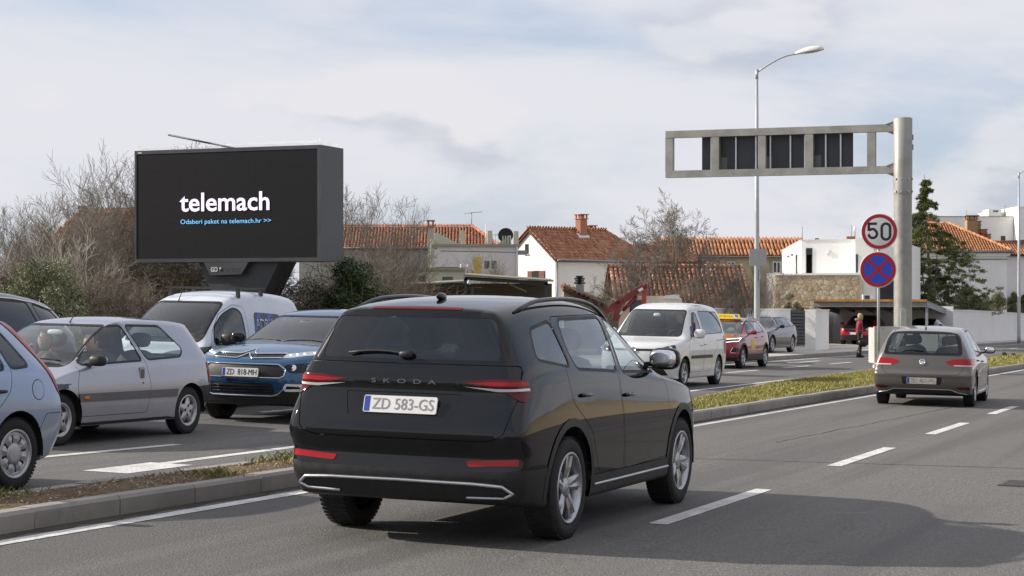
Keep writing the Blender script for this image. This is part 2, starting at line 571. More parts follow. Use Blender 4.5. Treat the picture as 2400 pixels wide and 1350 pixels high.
def build_ground():
    m = MB(); n = 30
    xs = np.linspace(-500, 700, n); ys = np.concatenate([np.linspace(-60, 200, 20), np.linspace(240, 2200, 10)])
    for y in ys:
        for x in xs:
            m.v.append((x, y, gz(x, y) - .03))
    for j in range(len(ys) - 1):
        for i in range(n - 1):
            m.f.append((j * n + i, j * n + i + 1, (j + 1) * n + i + 1, (j + 1) * n + i)); m.m.append(0); m.sm.append(False)
    tag(m.build('ground', MT['field']), kind='structure')
    rows = [(s_, -11, 16.6) for s_ in range(-30, 331, 10)]
    road = strip_sn('road', rows, MT['asphalt'], 0, kind='structure')
    # ---- markings, 4 mm above the asphalt
    H = .004
    strip_sn('edge_line', [(s_, 7.63, 7.78) for s_ in range(-6, 261, 6)], MT['roadpaint'], H, road)
    for k in range(0, 26):
        s0 = 12.9 + 6.02 * k
        nn = 4.42 + .012 * max(0, min(s0 - 12.9, 28))
        strip_sn('lane_dash', [(s0, nn - .15, nn), (s0 + 3.1, nn - .15 + .03, nn + .03)], MT['roadpaint'], H, road)
    strip_sn('taper_block', [(13.95, 9.86, 10.36), (15.05, 9.86, 10.36)], MT['roadpaint'], H, road)
    strip_sn('edge_line', [(15.05, 10.12, 10.26), (17.6, 10.16, 10.30), (24, 10.5, 10.64), (30, 10.9, 11.04), (36, 11.14, 11.28), (42, 11.22, 11.36), (60, 11.2, 11.34), (200, 11.2, 11.34)], MT['roadpaint'], H, road)
    strip_sn('lane_dash', [(11.0, 11.72, 11.86), (17.15, 11.38, 11.52)], MT['roadpaint'], H, road)
    for k in range(18):
        s0 = 23 + 6.0 * k
        strip_sn('lane_dash', [(s0, 13.83, 13.97), (s0 + 3.2, 13.83, 13.97)], MT['roadpaint'], H, road)
    strip_sn('edge_line', [(s_, 16.05, 16.18) for s_ in range(-30, 261, 6)], MT['roadpaint'], H, road)
    for s0, nc, sgn in ((58.5, 15.15, 1), (70.5, 12.6, 1), (84.0, 15.15, 1)):      # arrows pointing towards the lens
        for nm, rows_ in (('arrow_stem', [(s0 + 1.2, nc - .09, nc + .09), (s0 + 4.2, nc - .09, nc + .09)]), ('arrow_head', [(s0, nc - .01, nc + .01), (s0 + 1.2, nc - .42, nc + .42)])):
            strip_sn(nm, rows_, MT['roadpaint'], H, road)
    # ---- a sealed joint across the lanes, a drain
    sl_ = plain('bitumen seal', (.035, .033, .032), .6)
    a, b = gp(1500, 1071), gp(2600, 1104)
    m = MB(); dv = (b - a).normalized(); pv = Vector((-dv.y, dv.x, 0)) * .013
    pts = []
    for k in range(25):
        q = a.lerp(b, k / 24); j = pv.normalized() * random.uniform(-.012, .012)
        pts += [q + j + pv + Vector((0, 0, .003)), q + j - pv + Vector((0, 0, .003))]
    m.add(pts, [(2 * i, 2 * i + 1, 2 * i + 3, 2 * i + 2) for i in range(24)])
    m.build('road_joint', sl_, road)
    rng = random.Random(17)                      # hairline cracks, dirt along the kerb foot
    for s0, n0, ln, dr in ((22, 5.9, 12, -.015), (31, 3.0, 14, .02)):
        m = MB(); pts = []; n_ = n0; k_ = int(ln / .25)
        for i in range(k_ + 1):
            n_ += dr * .25 + rng.gauss(0, .018); w_ = .006 + .004 * rng.random()
            pts += [rd(s0 + .25 * i, n_ - w_, .003), rd(s0 + .25 * i, n_ + w_, .003)]
        m.add(pts, [(2 * i + 1, 2 * i, 2 * i + 2, 2 * i + 3) for i in range(k_)]); m.build('road_crack', sl_, road)
    m = MB(); pts = []; ss_ = [4 + .2 * i for i in range(230)]
    for s_ in ss_: pts += [rd(s_, 7.80 + .09 * rng.random(), .003), rd(s_, 7.985, .006)]
    m.add(pts, [(2 * i + 1, 2 * i, 2 * i + 2, 2 * i + 3) for i in range(len(ss_) - 1)]); m.build('gutter_dirt', soil('gutter dirt', (.075, .065, .055), (.105, .09, .075), (.17, .15, .125)), road)
    g = gp(2412, 1136)
    gr = thing('drain_grate', 'iron drain grate set in the asphalt at the right edge', 'drain', mat=on_ground(g, D))
    iron = plain('cast iron', (.10, .095, .09), .6, .6, var=.3, sc=20)
    m = MB(); m.bb((-.30, -.25, -.02), (.30, .25, .003)); m.build('pit', plain('drain pit', (.01, .01, .01), .9), gr)
    m = MB()
    for a_, b_ in (((-.30, -.25), (.30, -.21)), ((-.30, .21), (.30, .25)), ((-.30, -.21), (-.26, .21)), ((.26, -.21), (.30, .21))):
        m.bb((*a_, .0), (*b_, .012))
    m.build('frame', iron, gr)
    for k in range(9):
        m = MB(); m.bb((-.26 + k * .06, -.21, .0), (-.225 + k * .06, .21, .010)); m.build('bar', iron, gr)

BACKK = [(-25, 8.87), (0, 8.87), (14.6, 8.83), (16.0, 8.90), (29.5, 9.33), (33, 9.75), (37, 10.16), (42, 10.35), (50, 10.55), (72, 10.40), (100, 10.3), (200, 10.2)]
def nback(s_):
    return float(np.interp(s_, [a for a, b in BACKK], [b for a, b in BACKK]))
def build_median():
    md = thing('median_strip', 'raised kerbed median strip between the two carriageways', 'median', loc=rd(20, 9.0))
    inv = Matrix.Translation(-rd(20, 9.0))
    def loc(v): return v - rd(20, 9.0)
    KH, KW = .15, .15
    # kerb stone mesh, chamfered, 0.99 m
    def stone(l, name='kerb_stone'):
        m = MB(); c = .025
        prof = [(-KW / 2, -.05), (KW / 2, -.05), (KW / 2, KH), (-KW / 2 + c, KH), (-KW / 2, KH - c)]
        vs = [Vector((0, p[0], p[1])) for p in prof] + [Vector((l, p[0], p[1])) for p in prof]
        n = len(prof)
        m.add(vs, [tuple(range(n))[::-1], tuple(range(n, 2 * n))] + [(i, (i + 1) % n, n + (i + 1) % n, n + i) for i in range(n)][::1])
        return m.mesh(name, [MT['kerb']])
    me = stone(.984)
    rng = random.Random(3)
    def run(p0, p1, flip):
        d_ = (p1 - p0); n = max(1, round(d_.length / 1.0))
        for k in range(n):
            a = p0.lerp(p1, k / n)
            o = bpy.data.objects.new('kerb_stone', me); link(o, md)
            dd = d_.normalized(); up = GN
            if flip: a = p0.lerp(p1, (k + 1) / n); dd = -dd
            M = frame(loc(a), dd, up.cross(dd))
            M = M @ Matrix.Translation((0, rng.uniform(-.005, .005), rng.uniform(-.005, .004)))
            if abs(d_.length / n - 1) > .002: M = M @ Matrix.Diagonal((d_.length / n, 1, 1, 1))
            o.matrix_local = M
    run(rd(5.2, 8.045), rd(64.2, 8.045), False)
    pts = [(7, 8.80), (14.6, 8.76), (16.0, 8.83), (29.5, 9.26), (33, 9.68), (37, 10.09), (42, 10.28), (50, 10.48), (72, 10.33)]
    for (s0, n0), (s1, n1) in zip(pts[:-1], pts[1:]):
        run(rd(s0, n0), rd(s1, n1), True)
    # the rest of the kerbs, too far off to tell the stones apart
    m = MB()
    for a, b in ((rd(64.2, 8.045), rd(230, 8.045)), (rd(72, 10.33), rd(230, 10.2)), (rd(-25, 8.045), rd(5.2, 8.045)), (rd(-25, 8.80), rd(7, 8.80))):
        m.beam(loc(a) + Vector((0, 0, .05)), loc(b) + Vector((0, 0, .05)), .15, .2)
    tag(m.build('far_kerb', MT['kerb'], md), kind='stuff')
    # earth inside
    m = MB(); rng = random.Random(5)
    ss = [x * .25 for x in range(-100, 300)] + [75 + 3 * k for k in range(50)]
    nn = 7
    for s_ in ss:
        a, b = 8.11, nback(s_) - .13
        for j in range(nn):
            t = j / (nn - 1)
            hh = .125 + .035 * math.sin(math.pi * t) + rng.uniform(-.012, .016) * (1 if 0 < j < nn - 1 else 0)
            m.v.append(tuple(loc(rd(s_, a + (b - a) * t, hh))))
    for i in range(len(ss) - 1):
        for j in range(nn - 1):
            m.f.append((i * nn + j, (i + 1) * nn + j, (i + 1) * nn + j + 1, i * nn + j + 1)); m.m.append(0 if ss[i] < 21 else 1); m.sm.append(True)
    m.build('earth', [MT['soil'], MT['turf']], md)
    return md

def blades(spots, rng, hmin, hmax, wd, lean=.5):
    """many grass blades as one mesh: spots = array of base points"""
    n = len(spots)
    a = rng.uniform(0, 2 * np.pi, n); h = rng.uniform(hmin, hmax, n); l = rng.uniform(0, lean, n) * h
    b = rng.uniform(0, 2 * np.pi, n)
    dx, dy = np.cos(a) * wd / 2, np.sin(a) * wd / 2
    v = np.zeros((n, 4, 3))
    v[:, 0] = spots - np.c_[dx, dy, np.zeros(n)]
    v[:, 1] = spots + np.c_[dx, dy, np.zeros(n)]
    mid = spots + np.c_[np.cos(b) * l * .35, np.sin(b) * l * .35, h * .6]
    v[:, 2] = mid + np.c_[dx, dy, np.zeros(n)] * .6
    v[:, 3] = spots + np.c_[np.cos(b) * l, np.sin(b) * l, h]
    f = np.arange(n * 4).reshape(n, 4)
    return v.reshape(-1, 3), f
def npmesh(name, v, f, mat):
    me = bpy.data.meshes.new(name)
    nv, nf, k = len(v), len(f), f.shape[1]
    me.vertices.add(nv); me.vertices.foreach_set('co', np.ascontiguousarray(v, 'f').ravel())
    me.loops.add(nf * k); me.loops.foreach_set('vertex_index', np.ascontiguousarray(f, 'i').ravel())
    me.polygons.add(nf); me.polygons.foreach_set('loop_start', np.arange(0, nf * k, k, dtype='i'))
    me.update(calc_edges=True); me.validate()
    for q in (mat if isinstance(mat, (list, tuple)) else [mat]): me.materials.append(q)
    return me
def leafmat(name, cols, rough=.6, trans=.25):
    """colour varies from leaf to leaf"""
    m = Mat(name, cols[0], rough, 0, .35)
    g = m.node('ShaderNodeNewGeometry')
    r = g.outputs['Random Per Island']
    cr = m.node('ShaderNodeValToRGB', {0: r})
    el = cr.color_ramp.elements
    while len(el) < len(cols): el.new(.5)
    for i, c in enumerate(cols):
        el[i].position = i / max(1, len(cols) - 1); el[i].color = (*c, 1)
    m.set('Base Color', cr.outputs[0])
    if trans: m.set('Subsurface Weight', 0.0); m.set('Transmission Weight', 0.0)
    return m.m
def build_grass():
    rng = np.random.default_rng(11)
    def pts(n, s0, s1, power=1.0):
        u = rng.uniform(0, 1, n) ** power
        s_ = s0 + (s1 - s0) * u
        t = rng.uniform(0.02, .98, n)
        b = np.interp(s_, [a for a, b in BACKK], [b for a, b in BACKK]) - .13
        nn = 8.12 + (b - 8.12) * t
        x = D.x * s_ + N.x * nn; y = D.y * s_ + N.y * nn
        z = GX * x + GY * y + .125 + .03 * np.sin(np.pi * t)
        return np.c_[x, y, z]
    green = leafmat('median grass blades', [(.15, .165, .03), (.25, .24, .05), (.34, .30, .09), (.42, .36, .16)])
    p = pts(85000, 21, 62, 1.0)
    k = np.sin(p[:, 0] * 1.7) * np.cos(p[:, 1] * 1.3) + rng.normal(0, .5, len(p))
    p = p[k > -.45]
    v, f = blades(p, rng, .02, .075, .010, 1.0)
    p2 = pts(16000, 62, 180); v2, f2 = blades(p2, rng, .05, .12, .03, .8)
    f2 = f2 + len(v); v = np.r_[v, v2]; f = np.r_[f, f2]
    o = bpy.data.objects.new('grass', npmesh('grass', v, f, green)); link(o)
    tag(o, 'patchy green grass growing on the median strip', 'grass', kind='stuff')
    dry = leafmat('dry grass blades', [(.20, .14, .06), (.30, .22, .10), (.38, .30, .16), (.12, .13, .03)])
    p = pts(3600, 6, 21)
    k = np.sin(p[:, 0] * 3.1 + 1) * np.cos(p[:, 1] * 2.3) + rng.normal(0, .35, len(p))
    v, f = blades(p[k > .25], rng, .015, .06, .004, 1.4)
    o = bpy.data.objects.new('dry_grass', npmesh('dry_grass', v, f, dry)); link(o)
    tag(o, 'sparse dry grass and weeds on the bare earth of the median', 'grass', kind='stuff')
    tuft = leafmat('green weed blades', [(.10, .13, .02), (.16, .18, .04), (.24, .22, .07)])
    q = []
    for s_, n_ in ((9.2, 8.35), (12.9, 8.25), (14.3, 8.5), (14.9, 8.6), (15.4, 8.5), (15.8, 8.4), (10.6, 8.6), (16.4, 8.45)):
        c0 = rd(s_, n_, .14); q.append(np.array(c0) + np.c_[rng.normal(0, .12, 130), rng.normal(0, .10, 130), np.zeros(130)])
    v, f = blades(np.concatenate(q), rng, .03, .09, .006, 1.2)
    o = bpy.data.objects.new('weeds', npmesh('weeds', v, f, tuft)); link(o); tag(o, 'small green weed tufts on the bare earth end of the median', 'weeds', kind='stuff')
    # fallen leaves and grit
    p = pts(5500, 6, 21); n = len(p); a = rng.uniform(0, 6.28, n); sz = rng.uniform(.004, .015, n)
    ta = rng.uniform(-.5, .5, (n, 2))
    v = np.zeros((n, 4, 3))
    for i, (cx, cy) in enumerate(((-1, 0), (0, -.6), (1, 0), (0, .6))):
        X = (cx * np.cos(a) - cy * np.sin(a)) * sz; Y = (cx * np.sin(a) + cy * np.cos(a)) * sz
        v[:, i] = p + np.c_[X, Y, .02 + X * ta[:, 0] + Y * ta[:, 1]]
    o = bpy.data.objects.new('leaf_litter', npmesh('leaf_litter', v.reshape(-1, 3), np.arange(n * 4).reshape(n, 4), leafmat('fallen leaves', [(.16, .08, .04), (.25, .15, .08), (.36, .25, .14), (.45, .38, .28)])))
    link(o); tag(o, 'brown fallen leaves scattered on the bare median earth', 'leaves', kind='stuff')

def build_pavement():
    # kerb and pavement on the far side
    m = MB()
    segs = [(-30, 62), (62, 240)]
    m.cur = 0
    rows = list(range(-30, 241, 6))
    prof = [(16.6, -.02), (16.6, .13), (16.76, .135), (21.0, .14)]
    for s_ in rows:
        for n_, h in prof: m.v.append(tuple(rd(s_, n_, h)))
    k = len(prof)
    for i in range(len(rows) - 1):
        for j in range(k - 1):
            m.f.append((i * k + j + 1, i * k + j, (i + 1) * k + j, (i + 1) * k + j + 1)); m.m.append(0 if j < 2 else 1); m.sm.append(False)
    tag(m.build('pavement', [MT['kerb'], MT['paving']]), kind='structure')
def build_reflection_bank():  # unseen bank, added to give the black car's side warm reflections
    m = MB(); rng = random.Random(9); ss = list(range(-20, 121, 4)); pr = [(-12.5, .0), (-13.6, .9), (-15.0, 2.2), (-17.5, 3.2), (-24, 3.6)]
    for s_ in ss:
        for n_, h in pr: m.v.append(tuple(rd(s_, n_ + rng.uniform(-.3, .3), h * rng.uniform(.8, 1.15))))
    k = len(pr)
    for i in range(len(ss) - 1):
        for j in range(k - 1): m.f.append((i * k + j, i * k + j + 1, (i + 1) * k + j + 1, (i + 1) * k + j)); m.m.append(0); m.sm.append(True)
    tag(m.build('reflection_bank', soil('reflection bank beige', (.30, .24, .16), (.38, .31, .22), (.46, .38, .28))), kind='structure')
random.seed(1)
build_reflection_bank(); build_ground(); build_median(); build_grass(); build_pavement()
# ================================================================ car builder
class Car:
    """body shell grown from a box-shaped cage; windows, doors, lamps are cut out of it"""
    def __init__(s, name, label, M, p, mats, group='cars in the traffic', cat='car', lod=3):
        s.p = p; s.mats = mats
        s.L, s.W, s.H = p['L'], p['W'], p['H']
        s.root = thing(name, label, cat, mat=M, group=group)
        s.shell(lod)
        s.tags = {0: ('body', mats['paint'], 0.0)}
        s.nt = 1
    def X(s, xf):                       # distance behind the nose to local x
        return s.L / 2 - xf
    # ---- shell
    def shell(s, lod):
        p = s.p; w = s.W / 2; L = s.L; H = s.H
        zs = p.get('zs', .2); xa = p['fo']; xr = p['fo'] + p['wb']
        xc, zc = p['cowl']; xf_, zf = p['rf']; xm, zm = p['rm']; xq, zq = p['rq']; xrr, zrr = p['rr']; xre, zre = p['re']
        xw, zw = p['rw']; zb, zbr = p['belt']; zh = p['zh']; wr = p.get('wr', .62)
        wt = p.get('tail', .86); wn_ = p.get('nose', .80); z1 = p.get('z1', .42); z2 = p.get('z2', .66)
        zcm = p.get('hoodmid', zh + (zc - zh) * .62); wre = p.get('wre', .88)
        hx = p.get('hx', .17)
        bl = lambda t: zb + (zbr - zb) * t
        wb_ = p.get('wbelt', .965)
        st = [
         [(.12, wn_ - .05, zs + .03), (.0, wn_, z1), (.015, wn_, z2 - .06), (.06, wn_ - .02, zh - .07), (hx, wn_ - .07, zh)],
         [(.32, .93, zs), (.22, .95, z1), (.24, .95, z2 - .03), (.30, .925, zh - .02), (.38, .80, zh + .035)],
         [(xa, .97, zs), (xa, 1.0, z1), (xa, 1.0, z2), (xa, wb_ - .01, (zh + zb) / 2 + .03), (xa, .80, zcm)],
         [(xc + .06, .97, zs), (xc + .06, 1.0, z1), (xc + .06, 1.0, z2), (xc + .04, wb_, zb), (xc, .80, zc)],
         [(xc + .55, .97, zs), (xc + .55, 1.0, z1), (xc + .55, 1.0, z2), (xc + .5, wb_, bl(.15)), (xf_, wr, zf)],
         [((xm + xc + .6) / 2, .97, zs), ((xm + xc + .6) / 2, 1.0, z1), ((xm + xc + .6) / 2, 1.0, z2), ((xm + xc + .5) / 2, wb_, bl(.4)), (xm, wr + .005, zm)],
         [(xr - .35, .97, zs), (xr - .35, 1.0, z1), (xr - .35, 1.0, z2), (xr - .35, wb_, bl(.75)), (xq, wr, zq)],
         [(L - .42, .95, zs), (L - .36, .985, z1), (L - .36, .985, z2), (xw - .30, wb_ - .02, bl(.96)), (xrr, wr * .97, zrr)],
         [(L - .12, wt - .04, zs + .05), (L - .0, wt + .01, z1), (L - .02, wt + .02, z2), (xw, wt - .02 if 'wtw' not in p else p['wtw'], zw), (xre, wr * wre / .88 * .92, zre)],
        ]
        cols = [-1, -.7, -.28, .28, .7, 1]
        nx, ny, nz = len(st), len(cols), 5
        crown = [.02, .035, .05, p.get('ccrown', .03), .035, .045, .045, .04, .03]
        bow = p.get('bow', .13); bwr = p.get('bowr', .07)
        dxt = [bow, bow * .55, 0, p.get('wbow', .13), .06, 0, 0, -.03, -bwr]
        V = {}
        def put(i, j, k):
            key = (i, j, k)
            if key in V: return
            t = cols[j]
            x, y, z = st[i][k]
            y = y * w if k != 4 or True else y
            if k == 4:
                z = z + crown[i] * (1 - t * t) if 0 < i else z + crown[i] * (1 - t * t)
                x = x - dxt[i] * (1 - t * t)
            elif i == 0:
                x = x - bow * (1 - t * t)
            elif i == nx - 1:
                x = x + bwr * (1 - t * t) * (1.15 if k < 3 else 1)
            V[key] = (s.X(x), y * t, z)
        bm = bmesh.new()
        vt = {}
        def g(i, j, k):
            put(i, j, k)
            if (i, j, k) not in vt:
                vt[(i, j, k)] = bm.verts.new(V[(i, j, k)])
            return vt[(i, j, k)]
        for i in range(nx - 1):
            for k in range(nz - 1):
                bm.faces.new([g(i, ny - 1, k), g(i, ny - 1, k + 1), g(i + 1, ny - 1, k + 1), g(i + 1, ny - 1, k)])
                bm.faces.new([g(i, 0, k + 1), g(i, 0, k), g(i + 1, 0, k), g(i + 1, 0, k + 1)])
            for j in range(ny - 1):
                bm.faces.new([g(i, j + 1, nz - 1), g(i, j, nz - 1), g(i + 1, j, nz - 1), g(i + 1, j + 1, nz - 1)])
                bm.faces.new([g(i, j, 0), g(i, j + 1, 0), g(i + 1, j + 1, 0), g(i + 1, j, 0)])
        for j in range(ny - 1):
            for k in range(nz - 1):
                bm.faces.new([g(0, j, k), g(0, j, k + 1), g(0, j + 1, k + 1), g(0, j + 1, k)])
                bm.faces.new([g(nx - 1, j, k + 1), g(nx - 1, j, k), g(nx - 1, j + 1, k), g(nx - 1, j + 1, k + 1)])
        # creases
        cr = bm.edges.layers.float.new('crease_edge')
        inv = {v: k for k, v in vt.items()}
        C = {'cowl': .35, 'roof': .25, 'belt': .3, 'sill': .6, 'rear': .4, 'tail': .15, 'nose': .25, 'hood': .15, 'z2': .0, 'z1': 0.0}
        C.update(p.get('crease', {}))
        for e in bm.edges:
            (i0, j0, k0), (i1, j1, k1) = inv[e.verts[0]], inv[e.verts[1]]
            c = 0
            if k0 == k1 == 0: c = C['sill']
            elif k0 == k1 == 4 and i0 == i1 == 3 : c = C['cowl']
            elif k0 == k1 == 4 and i0 == i1 == nx - 1: c = C['rear']
            elif k0 == k1 == 4 and i0 == i1 == 0: c = C['nose']
            elif k0 == k1 == 4 and j0 == j1 and j0 in (0, ny - 1): c = C['roof'] if min(i0, i1) >= 3 else C['hood']
            elif k0 == k1 == 3: c = C['belt']
            elif k0 == k1 == 2: c = C['z2']
            elif k0 == k1 == 1: c = C['z1']
            elif i0 == i1 == nx - 1 and j0 == j1 and j0 in (0, ny - 1): c = C['tail']
            e[cr] = c
        me = bpy.data.meshes.new('cage'); bm.to_mesh(me); bm.free()
        o = bpy.data.objects.new('cage', me); COL.objects.link(o)
        md = o.modifiers.new('s', 'SUBSURF'); md.levels = lod; md.render_levels = lod
        dg = bpy.context.evaluated_depsgraph_get()
        me2 = bpy.data.meshes.new_from_object(o.evaluated_get(dg))
        bpy.data.objects.remove(o); bpy.data.meshes.remove(me)
        n = len(me2.vertices)
        co = np.empty(n * 3, 'f'); me2.vertices.foreach_get('co', co); co = co.reshape(-1, 3)
        lo, hi = co.min(0), co.max(0)
        co[:, 0] = -L / 2 + (co[:, 0] - lo[0]) * L / (hi[0] - lo[0])
        co[:, 1] *= s.W / (hi[1] - lo[1])
        co[:, 2] = lo[2] + (co[:, 2] - lo[2]) * (H - lo[2]) / (hi[2] - lo[2])
        for key, sg in (('rearprof', -1), ('frontprof', 1)):
            if key in p:                # pressings across the tail or nose: (height, how far they stand out)
                q = p[key]
                dx = np.interp(co[:, 2], [a for a, b in q], [b for a, b in q])
                near = np.clip((sg * co[:, 0] - (L / 2 - .34)) / .16, 0, 1) * np.clip((1 - np.abs(co[:, 1]) / w) / .06, 0, 1)
                co[:, 0] += sg * dx * near
        me2.vertices.foreach_set('co', co.ravel().astype('f'))
        s.bm = bmesh.new(); s.bm.from_mesh(me2); bpy.data.meshes.remove(me2)
        bmesh.ops.reverse_faces(s.bm, faces=s.bm.faces)
        s.bm.normal_update()
        s.ly = s.bm.faces.layers.int.new('tag')
        s.bvh = BVHTree.FromBMesh(s.bm)
    def side(s, xf, z, sg=1):           # point and normal on the flank
        h = s.bvh.ray_cast(Vector((s.X(xf), sg * 3, z)), Vector((0, -sg, 0)))
        return h[0], h[1]
    def end(s, y, z, sg):               # sg=1 front, -1 rear
        h = s.bvh.ray_cast(Vector((sg * 6, y, z)), Vector((-sg, 0, 0)))
        return h[0], h[1]
    def top(s, xf, y):
        h = s.bvh.ray_cast(Vector((s.X(xf), y, 4)), Vector((0, 0, -1)))
        return h[0], h[1]
    # ---- cutting
    def tagid(s, name, mat, off):
        s.tags[s.nt] = (name, mat, off); s.nt += 1
        return s.nt - 1
    def cut(s, poly, axis, cond, name=None, mat=None, off=0.0, delete=False, split=True):
        """axis 'y': poly in (xf, z); 'x': (y, z); 'z': (xf, y)"""
        a, b = {'y': (0, 2), 'x': (1, 2), 'z': (0, 1)}[axis]
        if axis in 'yz':
            poly = [(s.X(q[0]), q[1]) for q in poly]
        xs = [q[0] for q in poly]; ys = [q[1] for q in poly]
        lo, hi = (min(xs), min(ys)), (max(xs), max(ys))
        bm = s.bm
        def bb(f):
            u = [v.co[a] for v in f.verts]; v_ = [v.co[b] for v in f.verts]
            return min(u), max(u), min(v_), max(v_)
        fb = {}
        for f in bm.faces:
            if not cond(f): continue
            q = bb(f)
            if q[1] < lo[0] or q[0] > hi[0] or q[3] < lo[1] or q[2] > hi[1]: continue
            fb[f] = q
        n = len(poly)
        for i in range(n):
            p0, p1 = poly[i], poly[(i + 1) % n]
            dx, dy = p1[0] - p0[0], p1[1] - p0[1]
            if dx * dx + dy * dy < 1e-9: continue
            x0, x1 = min(p0[0], p1[0]) - 1e-4, max(p0[0], p1[0]) + 1e-4
            y0, y1 = min(p0[1], p1[1]) - 1e-4, max(p0[1], p1[1]) + 1e-4
            sub = [f for f, q in fb.items() if not (q[1] < x0 or q[0] > x1 or q[3] < y0 or q[2] > y1)]
            if not sub: continue
            co = Vector((0, 0, 0)); co[a] = p0[0]; co[b] = p0[1]
            no = Vector((0, 0, 0)); no[a] = dy; no[b] = -dx; no.normalize()
            gs = set(sub)
            for f in sub:
                gs.update(f.verts); gs.update(f.edges)
            res = bmesh.ops.bisect_plane(bm, geom=list(gs), dist=2e-5, plane_co=co, plane_no=no)
            for f in sub: fb.pop(f, None)
            for f in res['geom']:
                if isinstance(f, bmesh.types.BMFace):
                    fb[f] = bb(f)
        ins = []
        for f in fb:
            c = f.calc_center_median()
            if inside((c[a], c[b]), poly): ins.append(f)
        if delete:
            bmesh.ops.delete(bm, geom=ins, context='FACES')
            return
        if split and axis == 'y':
            t1, t2 = s.tagid(name, mat, off), s.tagid(name, mat, off)
            for f in ins:
                f[s.ly] = t1 if f.calc_center_median().y > 0 else t2
        elif split == 2:
            t1, t2 = s.tagid(name, mat, off), s.tagid(name, mat, off)
            for f in ins:
                f[s.ly] = t1 if f.calc_center_median().y > 0 else t2
        else:
            t1 = s.tagid(name, mat, off)
            for f in ins: f[s.ly] = t1
    # usual face filters
    def flank(s, f): return abs(f.normal.y) > .38
    def front(s, f): return f.normal.x > .22
    def rear(s, f): return f.normal.x < -.22
    def upper(s, f): return f.normal.z > .3
    def window(s, poly, mat=None, r=.05, frame_=.022, axis='y', cond=None, name='side_window'):
        pp = rpoly(poly, r, 3)
        c = cond or s.flank
        s.cut(grow(pp, frame_), axis, c, 'window_frame', MT['seal'], .0, split=(axis == 'y'))
        s.cut(pp, axis, c, name, mat or s.mats.get('glass', MT['glass']), -.004, split=(axis == 'y'))
    def door(s, poly, r=.08, gap=.006):
        pp = rpoly(poly, r, 3)
        s.cut(grow(pp, gap), 'y', s.flank, 'door_seam', MT['seal'], -.006)
        s.cut(pp, 'y', s.flank, 'door', s.mats['paint'], 0)
    def wheels(s, mesh_t, mesh_r, arch, clad=0.0, extra=.0):
        """arches, liners and the four wheels"""
        p = s.p; r = p['r']
        for xf in (p['fo'], p['fo'] + p['wb']):
            c = circ(xf, r + .01, arch, 30)
            if clad:
                s.cut(circ(xf, r + .01, arch + clad, 30), 'y', s.flank, 'arch_trim', MT['black'], .006)
            s.cut(c, 'y', lambda f: abs(f.normal.y) > .25 or f.normal.z < -.7, delete=True)
            for sg in (1, -1):
                m = MB(); yo = s.W / 2 - .05
                M = Matrix.Translation((s.X(xf), sg * yo, r + .01)) @ Matrix.Rotation(R(90) * sg, 4, 'X')
                vs = []
                for rr, hh in ((arch, -.02), (arch + .015, .26), (.05, .27)):
                    for k in range(19):
                        a = R(-8 + 196 * k / 18)
                        vs.append(M @ Vector((rr * math.cos(a), sg * rr * math.sin(a), hh)))
                m.add(vs, [(i * 19 + k, i * 19 + k + 1, i * 19 + 20 + k, i * 19 + 19 + k) for i in range(2) for k in range(18)], True)
                m.build('wheel_liner', MT['dark'], s.root)
                q = bpy.data.objects.new('wheel', None); q.empty_display_size = .1
                link(q, s.root)
                track = p.get('track', s.W / 2 - .025)
                q.location = (s.X(xf), sg * (track - .10), r)
                if sg < 0: q.rotation_euler = (0, R(random.uniform(0, 360)), math.pi)
                else: q.rotation_euler = (0, R(random.uniform(0, 360)), 0)
                for nm, me in (('tyre', mesh_t), ('rim', mesh_r)):
                    link(bpy.data.objects.new(nm, me), q)
    def finish(s):
        bm = s.bm
        bm.normal_update()
        groups = {}
        for f in bm.faces:
            groups.setdefault(f[s.ly], []).append(f)
        out_ = {}
        for t, fs in groups.items():
            name, mat, off = s.tags[t]
            idx = {}; vs = []; ns = []; fc = []
            for f in fs:
                r = []
                for v in f.verts:
                    if v not in idx:
                        idx[v] = len(vs)
                        vs.append(v.co + v.normal * off); ns.append(v.normal.copy())
                    r.append(idx[v])
                fc.append(r)
            me = bpy.data.meshes.new(name)
            me.from_pydata(vs, [], fc)
            me.materials.append(mat)
            me.polygons.foreach_set('use_smooth', [True] * len(fc))
            me.update()
            me.normals_split_custom_set_from_vertices(ns)
            o = bpy.data.objects.new(name, me); link(o, s.root)
            out_.setdefault(name, []).append(o)
        bm.free()
        # doors' handles etc. may be parented by the caller
        s.parts = out_
        return s
    # ---- fittings
    def part(s, name, mb, mats, parent=None):
        return mb.build(name, mats, parent or s.root)
    def mirror(s, xf, z, mat, size=(.12, .20, .13), out=.10):
        for sg in (1, -1):
            pt, nm = s.side(xf, z, sg)
            if pt is None: continue
            m = MB(); m.cur = 0
            c = (pt.x - .01, pt.y + sg * (out + size[1] * .35), z + .03)
            m.blob(c, size, e=3.2, n=3)
            m.cur = 1
            m.beam((pt.x, pt.y - sg * .02, z - .02), (c[0], c[1] - sg * size[1] * .2, z - .01), .05, .035)
            o = s.part('mirror', m, [mat, MT['black']])
            g_ = MB(); g_.blob((c[0] - size[0] * .40, c[1], c[2]), (.03, size[1] * .86, size[2] * .8), e=4, n=2)
            g_.build('mirror_glass', MT['chrome'], o)
    def handle(s, xf, z, mat, l=.2, h=.03):
        for sg in (1, -1):
            pt, nm = s.side(xf, z, sg)
            if pt is None: continue
            m = MB(); m.blob((pt.x, pt.y + sg * .012, z), (l, .035, h), e=3.5, n=2)
            s.part('handle', m, mat)
